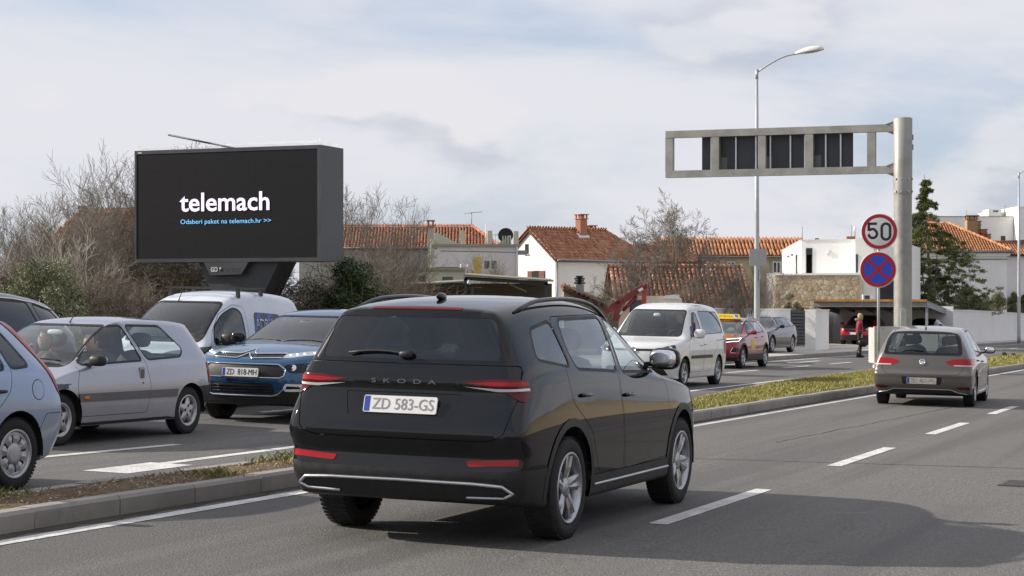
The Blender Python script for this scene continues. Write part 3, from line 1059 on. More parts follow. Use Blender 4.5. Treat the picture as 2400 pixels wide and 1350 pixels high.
    def strip(s, pts, r, mat, name, lift=.0, sides=(1, -1)):
        """a moulding laid along the flank through (xf, z) points"""
        for sg in sides:
            q = []
            for i in range(len(pts) - 1):
                for k in range(6):
                    t = k / 6
                    q.append((pts[i][0] * (1 - t) + pts[i + 1][0] * t, pts[i][1] * (1 - t) + pts[i + 1][1] * t))
            q.append(pts[-1])
            w_ = []
            for xf, z in q:
                h, n_ = s.side(xf, z, sg)
                if h is not None: w_.append(h + n_ * lift)
            if len(w_) > 1:
                m = MB(); m.tube(w_, r, 6); s.part(name, m, mat)
    def endstrip(s, pts, r, mat, name, sg, lift=.0):
        q = []
        for i in range(len(pts) - 1):
            for k in range(6):
                t = k / 6
                q.append((pts[i][0] * (1 - t) + pts[i + 1][0] * t, pts[i][1] * (1 - t) + pts[i + 1][1] * t))
        q.append(pts[-1])
        w_ = []
        for y, z in q:
            h, n_ = s.end(y, z, sg)
            if h is not None: w_.append(h + n_ * lift)
        m = MB(); m.tube(w_, r, 6); return s.part(name, m, mat)
    def plate(s, y, z, sg, text=None, mat=None, w=.52, h=.112, ink=None):
        pt, nm = s.end(y, z, sg)
        t = Vector((0, sg, 0))                     # reads left to right seen from outside
        n_ = Vector((sg, 0, nm.z * .6)).normalized()
        pt = pt + n_ * .016
        M = frame(pt, t, n_.cross(t))
        m = MB(); m.prism(rpoly([(-w / 2, -h / 2), (w / 2, -h / 2), (w / 2, h / 2), (-w / 2, h / 2)], .012, 2), M, -.012, 0)
        o = s.part('number_plate', m, mat or MT['plate'])
        b = MB(); b.prism([(-w / 2 + .006, -h / 2 + .006), (-w / 2 + .045, -h / 2 + .006), (-w / 2 + .045, h / 2 - .006), (-w / 2 + .006, h / 2 - .006)], M, .0006, .0014)
        b.build('plate_band', MT['plate_blue'], o)
        if text:
            letters(text, M @ Matrix.Translation((.022, -h * .30, .0015)), h * .66, ink or MT['ink'], o, 'plate_lettering', width=w - .085)
        return o, M
    def wiper(s, y0, y1, z, sg, base):
        a = []
        for k in range(7):
            t = k / 6; y = y0 + (y1 - y0) * t
            h, n_ = s.end(y, z + .02 * math.sin(t * 3.1), sg)
            if h is not None: a.append(h + n_ * .02)
        m = MB(); m.tube(a, .009, 6)
        s.part('wiper', m, MT['black'])
    def interior(s, seats_x=(1.9, 2.75), zf=.28, zseat=.55, hr=1.18, wheel=True, rear=True, dashx=None, dashz=.9, yo=.36):
        o = MB(); o.bb((s.X(s.p['cowl'][0] + .2), -s.W / 2 + .12, zf - .03), (-s.L / 2 + .35, s.W / 2 - .12, zf))
        s.part('cabin_floor', o, MT['dash'])
        def seat(xf, y, wd, name):
            x = s.X(xf); m = MB()
            m.blob((x, y, zseat - .08), (.50, wd, .2), e=4, n=2)
            Mr = Matrix.Rotation(R(-14), 4, 'Y')
            m.blob((x - .27, y, (zseat + hr) / 2 - .05), (.15, wd * .96, hr - zseat - .08), Mr, e=3.5, n=2)
            m.blob((x - .36, y, hr + .02), (.09, min(wd * .55, .27), .17), Mr, e=3.5, n=2)
            s.part(name, m, MT['seat'])
        seat(seats_x[0], yo, .5, 'seat'); seat(seats_x[0], -yo, .5, 'seat')
        if rear:
            seat(seats_x[1], yo, .56, 'rear_seat'); seat(seats_x[1], -yo, .56, 'rear_seat')
        dx = dashx if dashx is not None else s.p['cowl'][0] + .42
        m = MB(); m.blob((s.X(dx), 0, dashz - .17), (.55, s.W - .26, .34), e=5, n=3)
        s.part('dashboard', m, MT['dash'])
        if wheel:
            m = MB()
            c = Vector((s.X(dx + .40), yo, dashz - .02))
            Mr = Matrix.Translation(c) @ Matrix.Rotation(R(-68), 4, 'Y')
            ring = [Mr @ Vector((.18 * math.cos(a), .18 * math.sin(a), 0)) for a in [2 * math.pi * k / 20 for k in range(21)]]
            m.tube(ring, .016, 6, cap=False)
            m.beam(ring[0], ring[10], .03, .02); m.beam(ring[5], c, .03, .02)
            s.part('steering_wheel', m, MT['black'])

def letters(text, M, size, mat, parent, name, width=None, depth=.0008, bold=0.0, center=True, font=None, sx=1.0):
    cu = bpy.data.curves.new(name, 'FONT')
    cu.body = text; cu.size = size / .70; cu.align_x = 'CENTER' if center else 'LEFT'
    cu.extrude = depth; cu.offset = bold; cu.resolution_u = 3
    o = bpy.data.objects.new(name, cu); COL.objects.link(o)
    dg = bpy.context.evaluated_depsgraph_get()
    me = bpy.data.meshes.new_from_object(o.evaluated_get(dg))
    bpy.data.objects.remove(o); bpy.data.curves.remove(cu)
    me.materials.clear(); me.materials.append(mat)
    n = len(me.vertices); co = np.empty(n * 3, 'f'); me.vertices.foreach_get('co', co); co = co.reshape(-1, 3)
    if width:
        k = width / max(1e-6, co[:, 0].max() - co[:, 0].min())
        co[:, 0] *= k
    co[:, 0] *= sx
    me.vertices.foreach_set('co', co.ravel())
    ob = bpy.data.objects.new(name, me); link(ob, parent)
    ob.matrix_local = M
    return ob

# ---- wheels (axis along +y is the outer face)
def tyre_mesh(r, rim, wd=.2):
    m = MB(); M = Matrix.Rotation(R(-90), 4, 'X')
    h = wd / 2
    pr = [(rim, -h * .8), (rim + .02, -h * .95), ((r + rim) / 2, -h), (r - .02, -h * .9), (r - .004, -h * .7), (r, -h * .3), (r, h * .3), (r - .004, h * .7), (r - .02, h * .9), ((r + rim) / 2 + .01, h), (rim + .02, h * .96), (rim, h * .85)]
    m.lathe(pr, M, 40)
    m.smooth = False
    for k in range(60):                                  # tread blocks
        a = 2 * math.pi * k / 60
        for j in (-.6, 0, .6):
            c = Vector((math.cos(a) * (r - .001), j * h, math.sin(a) * (r - .001)))
            m.box(c, (.006, h * .48, 2 * math.pi * r / 60 * .62), Matrix.Rotation(-a, 4, 'Y'))
    return m.mesh('tyre', [MT['rubber']])
def rim_mesh(rim, style, wd=.2, mat=None, n=5):
    mat = mat or MT['alloy']
    m = MB(); M = Matrix.Rotation(R(-90), 4, 'X')
    h = wd / 2
    m.cur = 0
    m.lathe([(rim + .006, h * .80), (rim + .008, h * .95), (rim - .006, h * .97), (rim - .018, h * .80), (rim - .03, .0), (rim - .035, -h * .8)], M, 40)
    m.cur = 1
    m.lathe([(rim - .02, -h * .2), (.03, -h * .2)], M, 30)     # brake disc and shade behind
    m.cur = 0
    y0 = h * .82
    def spoke(a, w0, w1, r0, r1, yi=y0 * .80, yo=y0, th=.03):
        ca, sa = math.cos(a), math.sin(a)
        vs = []
        for rr, ww, yy in ((r0, w0, yi), ((r0 + r1) / 2, (w0 + w1) / 2, (yi + yo) / 2 + .006), (r1, w1, yo)):
            for sgn, dy in ((-1, -.006), (0, .004), (1, -.006)):
                vs.append(Vector((ca * rr - sa * ww * sgn, yy + dy, sa * rr + ca * ww * sgn)))
            for sgn in (1, -1):
                vs.append(Vector((ca * rr - sa * ww * sgn, yy - th, sa * rr + ca * ww * sgn)))
        fs = []
        for q in range(2):
            b = q * 5
            for i in range(5):
                fs.append((b + i, b + (i + 1) % 5, b + 5 + (i + 1) % 5, b + 5 + i))
        m.add(vs, fs, False)
    if style == 'alloy':
        for k in range(n): spoke(2 * math.pi * k / n, .032, .022, .04, rim - .012)
        m.lathe([(.075, y0 * .72), (.07, y0 * .86), (.03, y0 * .9), (.028, y0 * .95), (0.001, y0 * .96)], M, 24)
    elif style == 'twin':
        for k in range(n):
            for dq in (-.17, .17): spoke(2 * math.pi * k / n + dq, .017, .016, .05, rim - .012)
        m.lathe([(.075, y0 * .72), (.07, y0 * .86), (.03, y0 * .9), (.028, y0 * .95), (0.001, y0 * .96)], M, 24)
    elif style == 'turbine':
        for k in range(n):
            spoke(2 * math.pi * k / n, .045, .012, .05, rim - .012)
            spoke(2 * math.pi * (k + .28) / n, .012, .030, .06, rim - .012)
        m.lathe([(.075, y0 * .72), (.07, y0 * .86), (.03, y0 * .9), (0.001, y0 * .96)], M, 24)
    elif style == 'paddle':             # eight flat paddles round a wide boss
        m.lathe([(rim * .46, y0 * .9), (rim * .44, y0 * 1.02), (rim * .30, y0 * 1.08), (0.001, y0 * 1.1)], M, 30)
        for k in range(n):
            spoke(2 * math.pi * k / n, rim * .14, rim * .27, rim * .42, rim * .82, y0 * .92, y0 * .96, .02)
        m.lathe([(rim * .86, y0 * .93), (rim * .80, y0 * .97), (rim * .79, y0 * .85)], M, 40)
        m.lathe([(rim * .99, y0 * .93), (rim * .86, y0 * .97), (rim * .80, y0 * .96)], M, 40)
    elif style == 'star':               # five-lobed plastic cap
        vs = []; q = 60
        for k in range(q):
            a = 2 * math.pi * k / q
            rr = rim * (.70 + .20 * math.cos(5 * a))
            vs.append(Vector((math.cos(a) * rr, y0 * (.98), math.sin(a) * rr)))
        b = [Vector((v.x * .45, y0 * 1.06, v.z * .45)) for v in vs]
        e = [Vector((v.x * 1.0, y0 * .75, v.z * 1.0)) for v in vs]
        allv = e + vs + b + [Vector((0, y0 * 1.08, 0))]
        fs = []
        for k in range(q):
            k2 = (k + 1) % q
            fs += [(k2, k, q + k, q + k2), (q + k2, q + k, 2 * q + k, 2 * q + k2), (2 * q + k2, 2 * q + k, 3 * q)]
        m.add(allv, fs, True)
        m.lathe([(rim * .99, y0 * .93), (rim * .88, y0 * .97), (rim * .84, y0 * .80)], M, 40)
        m.cur = 1
        for k in range(4):
            a = 2 * math.pi * k / 4 + .4
            m.lathe([(.016, y0 * 1.10), (.001, y0 * 1.101)], Matrix.Translation((math.cos(a) * rim * .30, 0, math.sin(a) * rim * .30)) @ M, 10)
    return m.mesh('rim', [mat, MT['dark']])
WM = {}
def wheelset(key, r, rim, style, n=5, mat=None, wd=.2):
    if key not in WM:
        WM[key] = (tyre_mesh(r, rim, wd), rim_mesh(rim, style, wd, mat, n))
    return WM[key]
# ================================================================ houses
def plaster(name, a, stain=.35, rough=.9):
    m = Mat(name, a, rough, 0, .25)
    v = m.coord('Object')
    n1 = m.noise(v, .45, 6, .65); n2 = m.noise(m.coord('Object', (2.2, 2.2, .25)), 1.0, 6, .7); n3 = m.noise(v, 25, 4, .7)
    c = m.mix(m.ramp(n1, .3, .7), tuple(x * .93 for x in a), tuple(min(1, x * 1.05) for x in a))
    c = m.mix(m.ramp(n2, .56, .80, 0, stain), c, tuple(x * .55 for x in a))
    m.set('Base Color', c); m.bump(n3, .25, .01)
    return m.m
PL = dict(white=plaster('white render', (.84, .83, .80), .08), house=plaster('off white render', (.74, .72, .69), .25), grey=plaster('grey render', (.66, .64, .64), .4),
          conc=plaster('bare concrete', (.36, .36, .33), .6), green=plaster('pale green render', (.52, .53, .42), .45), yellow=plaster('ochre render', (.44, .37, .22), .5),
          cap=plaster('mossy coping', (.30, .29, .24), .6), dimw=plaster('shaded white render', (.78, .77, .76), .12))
BM = dict(dark=plain('dark metal', (.06, .065, .07), .5, .3), frame=plain('white frame', (.66, .66, .65), .45), pane=glass('house pane', (.06, .07, .08), 1.0),
          grey=plain('zinc gutter', (.26, .27, .29), .5, .5), brick=plaster('brick chimney', (.34, .16, .10), .5), void=plain('dark opening', (.02, .02, .02), .9),
          rust=plain('rusty edge', (.36, .18, .06), .8, var=.3), soffit=plain('sheet soffit', (.22, .21, .19), .6), wood=plain('brown shutter', (.16, .05, .035), .6))
TILE = leafmat('clay tiles', [(.31, .13, .075), (.39, .17, .095), (.46, .22, .13), (.35, .145, .085), (.50, .29, .19), (.42, .19, .11)], .8, 0)
TILE_O = leafmat('orange clay tiles', [(.40, .16, .07), (.48, .21, .095), (.53, .26, .13), (.44, .18, .08)], .8, 0)
TILE_OLD = leafmat('old clay tiles', [(.30, .11, .065), (.39, .15, .085), (.46, .205, .12), (.34, .12, .07), (.43, .25, .17), (.27, .15, .105)], .85, 0)
def tilesingle(name, cols):
    m = Mat(name, cols[0], .85, 0, .3)
    oi = m.node('ShaderNodeObjectInfo')
    cr = m.node('ShaderNodeValToRGB', {0: oi.outputs['Random']}); el = cr.color_ramp.elements
    while len(el) < len(cols): el.new(.5)
    for i, c in enumerate(cols): el[i].position = i / (len(cols) - 1); el[i].color = (*c, 1)
    v = m.coord('Object'); n1 = m.noise(v, 14, 5, .7)
    m.set('Base Color', m.mix(m.ramp(n1, .5, .8, 0, .5), cr.outputs[0], (.10, .075, .055)))
    return m.m
DECK = plain('roof deck', (.12, .05, .032), .9)

def tile_arrays(r0, r1, L, seg=5):
    vs = []
    for k in range(seg + 1):
        a = math.pi * k / seg
        vs.append((r0 * math.cos(a), 0, r0 * math.sin(a) + .02))
    for k in range(seg + 1):
        a = math.pi * k / seg
        vs.append((r1 * math.cos(a), L, r1 * math.sin(a)))
    vs += [(r0 * .78 * math.cos(math.pi * k / seg), .0, r0 * .78 * math.sin(math.pi * k / seg) + .02) for k in range(seg + 1)]
    n = seg + 1
    fs = [(k, n + k, n + k + 1, k + 1) for k in range(seg)]
    fs += [(2 * n + k, k, k + 1, 2 * n + k + 1) for k in range(seg)]
    return np.array(vs), np.array(fs)
def tile_roof(parent, A, B, C, E, pw=.24, rl=.36, mat=None, singles=0, seed=0, name='roof', deck=True, single_mat=None):
    """A,B eave left/right, C ridge right, E ridge left (parent space)"""
    A, B, C, E = (Vector(q) for q in (A, B, C, E))
    u = (B - A).normalized(); nrm = u.cross(E - A).normalized(); v = nrm.cross(u).normalized()
    if nrm.z < 0: nrm = -nrm; v = nrm.cross(u).normalized()
    if v.z < 0: v = -v
    def uv(p): return ((p - A).dot(u), (p - A).dot(v))
    quad = [uv(A), uv(B), uv(C), uv(E)]
    if deck:
        m = MB(); m.add([A - nrm * .02, B - nrm * .02, C - nrm * .02, E - nrm * .02, A - nrm * .14, B - nrm * .14, C - nrm * .14, E - nrm * .14], [(0, 1, 2, 3), (7, 6, 5, 4), (0, 4, 5, 1), (1, 5, 6, 2), (2, 6, 7, 3), (3, 7, 4, 0)])
        ro = m.build(name, DECK, parent)
    else:
        ro = parent
    umin, umax = min(q[0] for q in quad), max(q[0] for q in quad); vmax = max(q[1] for q in quad)
    rng = np.random.default_rng(seed)
    cells = []
    nj = int(vmax / rl) + 1
    for j in range(nj):
        for i in range(int((umax - umin) / pw) + 1):
            cu, cv = umin + (i + .5) * pw, j * rl
            if inside((cu, min(cv + rl * .5, vmax - .01)), quad):
                cells.append((cu, cv))
    cells = np.array(cells); n = len(cells)
    if n == 0: return ro
    tv, tf = tile_arrays(pw * .40, pw * .33, rl * 1.12)
    R3 = np.array([[u.x, v.x, nrm.x], [u.y, v.y, nrm.y], [u.z, v.z, nrm.z]])
    ju = rng.normal(0, pw * .035, n); jv = rng.normal(0, rl * .03, n); ja = rng.normal(0, .022, n); jz = np.abs(rng.normal(0, .008, n))
    if singles:
        k = min(singles, n); pick = set(rng.permutation(n)[:0].tolist())
        order = np.argsort(cells[:, 1])[::-1]          # the rows near the ridge show best
        pick = set(order[:k].tolist())
        me = npmesh('roof_tile', tv, tf, single_mat); me.polygons.foreach_set('use_smooth', [False] * len(me.polygons))
        for q in pick:
            o = bpy.data.objects.new('roof_tile', me); link(o, ro)
            ca, sa = math.cos(ja[q]), math.sin(ja[q])
            pos = A + u * float(cells[q, 0] + ju[q]) + v * float(cells[q, 1] + jv[q]) + nrm * float(jz[q])
            o.matrix_local = frame(pos, u * ca + v * sa, v * ca - u * sa)
        rest = [q for q in range(n) if q not in pick]
    else:
        rest = list(range(n))
    if rest:
        rest = np.array(rest); nr = len(rest)
        ca, sa = np.cos(ja[rest]), np.sin(ja[rest])
        X = tv[None, :, 0] * ca[:, None] - tv[None, :, 1] * sa[:, None] + (cells[rest, 0] + ju[rest])[:, None]
        Yv = tv[None, :, 0] * sa[:, None] + tv[None, :, 1] * ca[:, None] + (cells[rest, 1] + jv[rest])[:, None]
        Z = np.repeat(tv[None, :, 2], nr, 0) + jz[rest][:, None]
        P = np.stack([X, Yv, Z], -1) @ R3.T + np.array(A)
        f = (tf[None] + (np.arange(nr) * len(tv))[:, None, None]).reshape(-1, 4)
        o = bpy.data.objects.new('roof_tiles', npmesh('roof_tiles', P.reshape(-1, 3), f, mat)); link(o, ro)
        tag(o, kind='stuff')
    return ro
def ridge_tiles(parent, A, B, r=.13, L=.4, mat=None):
    A, B = Vector(A), Vector(B); d_ = (B - A); n = max(1, int(d_.length / L)); d_.normalize()
    sx = d_.cross(Vector((0, 0, 1))).normalized(); up = sx.cross(d_)
    tv, tf = tile_arrays(r, r * .88, L * 1.1)
    R3 = np.array([[sx.x, d_.x, up.x], [sx.y, d_.y, up.y], [sx.z, d_.z, up.z]])
    P = []; f = []
    for k in range(n):
        P.append(tv @ R3.T + np.array(A + d_ * (k * L))); f.append(tf + k * len(tv))
    o = bpy.data.objects.new('ridge_tiles', npmesh('ridge_tiles', np.concatenate(P), np.concatenate(f), mat or TILE)); link(o, parent)
    tag(o, kind='stuff')
def house_frame(p, ex):
    ex = Vector((ex[0], ex[1], 0)).normalized()
    return frame(Vector((p.x, p.y, gz(p.x, p.y))), ex, Vector((-ex.y, ex.x, 0)))
def window_part(parent, x0, z0, x1, z1, y=0.0, fm=None, pm=None, bar=.05, mull=1, name='window', proud=.03):
    """window on the local plane y (front is -y)"""
    fm = fm or BM['frame']; pm = pm or BM['pane']
    m = MB(); d = proud
    m.bb((x0, y - d, z0), (x1, y + .01, z0 + bar)); m.bb((x0, y - d, z1 - bar), (x1, y + .01, z1))
    m.bb((x0, y - d, z0 + bar), (x0 + bar, y + .01, z1 - bar)); m.bb((x1 - bar, y - d, z0 + bar), (x1, y + .01, z1 - bar))
    for k in range(1, mull + 1):
        xm = x0 + (x1 - x0) * k / (mull + 1); m.bb((xm - bar / 2, y - d + .004, z0 + bar), (xm + bar / 2, y + .01, z1 - bar))
    w_ = m.build(name, fm, parent)
    b = MB(); b.bb((x0 + bar, y - .008, z0 + bar), (x1 - bar, y - .004, z1 - bar)); b.build('recess', BM['void'], w_)
    for k in range(mull + 1):
        a_ = x0 + (x1 - x0) * k / (mull + 1) + bar / 2; b_ = x0 + (x1 - x0) * (k + 1) / (mull + 1) - bar / 2
        g_ = MB(); g_.bb((a_, y - .016, z0 + bar), (b_, y - .012, z1 - bar)); g_.build('pane', pm, w_)
    return w_
def chimney(parent, c, w_, h, mat, cap=True, name='chimney', capmat=None):
    c = Vector(c)
    m = MB(); m.box(c + Vector((0, 0, h / 2)), (w_, w_, h)); o = m.build(name, mat, parent)
    if cap:
        m = MB(); m.box(c + Vector((0, 0, h + .03)), (w_ * 1.25, w_ * 1.25, .06)); m.build('ledge', capmat or mat, o)
        for sx in (-1, 0, 1):
            for sy in (-1, 1):
                m = MB(); m.box(c + Vector((sx * w_ * .45, sy * w_ * .45, h + .06 + .11)), (w_ * .16, w_ * .16, .22)); m.build('cap_pillar', capmat or mat, o)
        m = MB(); m.box(c + Vector((0, 0, h + .31)), (w_ * 1.35, w_ * 1.35, .06)); m.build('cap_slab', capmat or BM['brick'], o)
    return o

def gable_house():
    Y0 = 115.0
    p = px(1302, 700, Y0); a = Vector((.82, .57, 0)).normalized()
    M = house_frame(p, a)
    t = thing('gabled_house', 'white gabled house with red tiled roof and two chimneys left of the bare tree', 'house', mat=M)
    g = M.translation.z
    ze = HC + (700 - 606) / F * Y0 - g; zr = HC + (700 - 540) / F * 117.3 - g
    L_, W_ = 7.7, 5.6
    # local: x along the long side, y back (gable runs along y)
    m = MB()
    m.add([(0, 0, -.5), (0, W_, -.5), (0, W_, ze), (0, W_ / 2, zr), (0, 0, ze), (L_, 0, -.5), (L_, W_, -.5), (L_, W_, ze), (L_, 0, ze)],
          [(0, 1, 2, 3, 4)[::-1], (0, 5, 8, 4), (1, 2, 7, 6), (5, 6, 7, 8), (4, 8, 7, 2, 3)])
    m.build('wall', PL['house'], t)
    rx = 6.1
    tile_roof(t, (L_ + .1, .6, ze - .1), (L_ + 5.5, .6, ze - .1), (L_ + 5.5, 2.9, ze + .95), (L_ - .6, 2.9, ze + .95), .215, .36, TILE, name='annex_roof', seed=41)
    m = MB(); m.bb((L_ + .01, .9, -.5), (L_ + 5.3, 5.0, ze - .2)); m.build('annex_wall', PL['house'], t)
    A, B, C, E = (-.18, -.28, ze - .1), (L_ + .2, -.28, ze - .1), (rx, W_ / 2, zr + .08), (-.18, W_ / 2, zr + .08)
    ro = tile_roof(t, A, B, C, E, .215, .36, TILE, name='roof', seed=1)
    tile_roof(t, (L_ + .2, W_ + .28, ze - .1), (-.18, W_ + .28, ze - .1), (-.18, W_ / 2, zr + .08), (rx, W_ / 2, zr + .08), .215, .36, TILE, seed=2)
    tile_roof(t, (L_ + .2, -.28, ze - .1), (L_ + .2, W_ + .28, ze - .1), (rx, W_ / 2 + .02, zr + .08), (rx, W_ / 2 - .02, zr + .08), .215, .36, TILE, seed=3)
    ridge_tiles(ro, (-.18, W_ / 2, zr + .10), (rx, W_ / 2, zr + .10)); ridge_tiles(ro, (rx, W_ / 2, zr + .10), (L_ + .2, -.28, ze - .05))
    m = MB(); m.tube([(-.1, -.36, ze - .10), (L_ + .2, -.36, ze - .12)], .07, 8); m.build('gutter', BM['grey'], t)
    m = MB(); m.tube([(.06, -.10, ze - .15), (.06, -.08, 0)], .05, 8); m.build('downpipe', BM['grey'], t)
    chimney(t, (3.75, W_ / 2 - .55, zr - .55), .55, 1.35, BM['brick'], capmat=plain('terracotta cap', (.42, .17, .10), .8)); chimney(t, (5.5, W_ / 2 + .8, zr - .6), .55, .75, BM['brick'])
    m = MB(); m.box((3.75, W_ / 2 - .72, zr - .30), (.8, .5, .14), Matrix.Rotation(R(33), 4, 'X')); m.build('flashing', PL['house'], t)
    # gable openings (on x = 0 face): small slit window and shuttered window
    F2 = Matrix.Rotation(R(-90), 4, 'Z')       # gable plane: local x -> y
    gq = bpy.data.objects.new('gable_fittings', None)
    def gbox(y0, z0, y1, z1, d0, d1): return ((-d1, y0, z0), (-d0, y1, z1))
    for nm, (y0, z0, y1, z1), mt, d in (('slit_window', (2.95, ze + .35, 3.35, ze + 1.0), BM['void'], .02),):
        m = MB(); m.bb(*gbox(y0, z0, y1, z1, -.01, d)); o = m.build(nm, mt, t)
        m = MB(); m.bb(*gbox(y0 - .05, z0 - .06, y1 + .05, z0, 0, .10)); m.build('sill', PL['house'], o)
    z0, z1 = ze - 1.85, ze - .75
    m = MB(); m.bb(*gbox(1.75, z0, 2.45, z1, -.01, .02)); o = m.build('shuttered_window', BM['void'], t)
    for y0, y1, tilt in ((1.15, 1.72, 8), (2.50, 3.0, 0)):
        for k in range(2):
            m = MB(); m.bb(*gbox(y0, z0 + (z1 - z0) / 2 * k + .015, y1, z0 + (z1 - z0) / 2 * (k + 1) - .015, .02, .07)); m.build('shutter', BM['wood'], o)
    # awning-like white wall piece on the left
    m = MB(); m.tube([(3.9, W_ / 2, zr - .05), (3.9, W_ / 2, zr + .0)], .02, 5); m.build('aerial_foot', BM['grey'], t)
    return t

def aerial(p, h, arms, label):
    t = thing('tv_aerial', label, 'aerial', loc=p)
    m = MB(); m.tube([(0, 0, 0), (0, 0, h)], .03, 6); m.build('mast', BM['grey'], t)
    m = MB()
    if arms:
        m.tube([(-.55, 0, h - .08), (.75, 0, h + .04)], .02, 5)
        for k in range(6):
            x = -.5 + k * .24; z = h - .07 + k * .022; m.tube([(x, -.22, z), (x, .22, z)], .012, 4)
        o = m.build('boom', BM['grey'], t)

def concrete_house():
    Y0 = 100.0
    p = px(1018, 700, Y0); M = house_frame(p, (1, .06))
    t = thing('concrete_house', 'flat roofed pale concrete house with roof pillars and satellite dish', 'house', mat=M)
    g = M.translation.z
    Z = lambda y: HC + (700 - y) / F * Y0 - g
    X = lambda x: (x - 1018) / F * Y0
    W_ = X(1215); Dp = 6.0; zt = Z(578)
    m = MB(); m.bb((0, 0, -.5), (W_, Dp, zt)); m.build('wall', PL['grey'], t)
    m = MB(); m.bb((-.16, -.12, zt), (W_ + .12, Dp, zt + .14)); m.build('roof_slab', PL['cap'], t)
    m = MB(); m.bb((-.20, .05, -.5), (-.003, 1.6, Z(560))); m.build('corner_pier', PL['green'], t)
    for a, b, top_ in ((1080, 1090, 540), (1143, 1154, 540), (1205, 1216, 541)):
        m = MB(); m.bb((X(a), .1, zt + .14), (X(b), .4, Z(top_))); m.build('roof_pillar', PL['green'], t)
    m = MB(); m.prism([(X(1018), 0), (X(1076), 0), (X(1026), Z(545) - zt - .14), (X(1018), Z(545) - zt - .14)], frame((0, .35, zt + .14), (1, 0, 0), (0, 0, 1)), -.12, .12); m.build('stair_wall', PL['green'], t)
    m = MB(); m.prism([(X(1165), 0), (X(1198), 0), (X(1198), .55)], frame((0, .45, zt + .14), (1, 0, 0), (0, 0, 1)), -.08, .08); m.build('stair_wall', PL['green'], t)
    for k in range(4):
        m = MB(); xx = X(1178 + 6 * k); m.bb((xx, .2, zt + .14), (xx + .07, .26, Z(552))); m.build('rail_bar', PL['green'], t)
    m = MB()
    for x in (1156, 1163, 1170, 1177): m.tube([(X(x), 1.0, zt + .14), (X(x), 1.0, Z(548))], .015, 4)
    m.tube([(X(1154), 1.0, Z(548)), (X(1205), 1.0, Z(548))], .018, 4); m.build('railing', BM['grey'], t)
    m = MB(); m.tube([(X(1140), .3, zt), (X(1140), .3, Z(524))], .03, 5); m.build('pipe', PL['house'], t)
    # yellow door panel and window
    m = MB(); m.bb((X(1110), -.06, Z(645)), (X(1127), -.003, Z(603))); m.build('yellow_panel', plain('yellow board', (.62, .42, .02), .6), t)
    window_part(t, X(1131), Z(634), X(1168), Z(607), 0, BM['frame'], bar=.09)
    m = MB(); m.bb((X(1020), -.02, Z(628) - .02), (X(1075), -.002, Z(628) + .05)); m.build('wall_band', BM['dark'], t)
    m = MB(); m.tube([(X(1212), -.08, zt), (X(1212), -.08, 0)], .05, 6); m.build('downpipe', PL['grey'], t)
    for zz in (Z(582), Z(603)):
        m = MB(); m.beam((-.30, .5, zz), (.12, -.05, zz), .05, .05); m.build('iron_bracket', BM['dark'], t)
    m = MB(); m.tube([(X(1032), -.02, Z(588)), (W_, -.02, Z(591))], .012, 4); m.build('cable', BM['dark'], t)
    m = MB(); m.bb((W_, -.05, zt - .45), (W_ + .5, .05, zt - .2)); m.build('gutter_spout', BM['grey'], t)
    d = thing('satellite_dish', 'dark satellite dish on the flat roof between the pillars', 'dish', loc=M @ Vector((X(1186), .3, Z(561))))
    Mr = frame((0, 0, .25), (1, .1, 0), (0, -.35, 1))
    m = MB(); m.lathe([(.001, -.10), (.15, -.09), (.30, -.05), (.42, .02), (.43, .02)], Mr, 24); m.build('reflector', BM['dark'], d)
    m = MB(); m.tube([(0, 0, -.5), (0, .05, .2)], .03, 6); m.build('mount', BM['grey'], d)
    # tall chimney shaft at the left corner
    c = thing('chimney_shaft', 'tall square concrete chimney shaft with brick cap', 'chimney', loc=M @ Vector((X(1010), .9, 0)))
    hh = Z(532)
    m = MB(); m.box((0, 0, hh / 2), (.32, .32, hh)); m.build('shaft', PL['conc'], c)
    m = MB(); m.box((0, 0, hh + .05), (.40, .40, .10)); m.build('ledge', BM['brick'], c)
    for sx in (-1, 1):
        for sy in (-1, 1):
            m = MB(); m.box((sx * .13, sy * .13, hh + .22), (.09, .09, .24)); m.build('cap_pillar', BM['brick'], c)
    m = MB(); m.box((0, 0, hh + .38), (.46, .46, .08)); m.build('cap_slab', BM['brick'], c)

def long_roof_house():
    Y0 = 122.0
    p = px(700, 700, Y0); M = house_frame(p, (1, .02))
    t = thing('long_tiled_house', 'long grey house with worn red tiled roof behind the concrete house', 'house', mat=M)
    g = M.translation.z
    Z = lambda y, Y=Y0: HC + (700 - y) / F * Y - g
    X = lambda x, Y=Y0: (x - 700) / F * Y
    ze, zr = Z(581), Z(531, Y0 + 3.4)
    xr = X(1176)
    m = MB(); m.bb((0, .3, -.5), (xr - .3, 6.5, ze)); m.build('wall', PL['conc'], t)
    ro = tile_roof(t, (0, 0, ze), (xr, 0, ze), (X(1095, Y0 + 3.4), 3.4, zr), (0, 3.4, zr), .215, .37, TILE_OLD, seed=5)
    tile_roof(t, (xr, 0, ze), (xr, 6.8, ze), (X(1095, Y0 + 3.4), 3.42, zr), (X(1095, Y0 + 3.4), 3.38, zr), .215, .37, TILE_OLD, seed=6)
    ridge_tiles(ro, (0, 3.4, zr + .03), (X(1095, Y0 + 3.4), 3.4, zr + .03), mat=TILE_OLD); ridge_tiles(ro, (X(1095, Y0 + 3.4), 3.4, zr + .03), (xr, 0, ze + .05), mat=TILE_OLD)
    m = MB(); m.tube([(0, -.08, ze), (xr, -.08, ze)], .06, 6); m.build('gutter', BM['grey'], t)
    aerial(M @ Vector((X(1094, Y0 + 3.4), 3.4, zr)), 1.0, True, 'thin television aerial on the hip of the worn tiled roof')

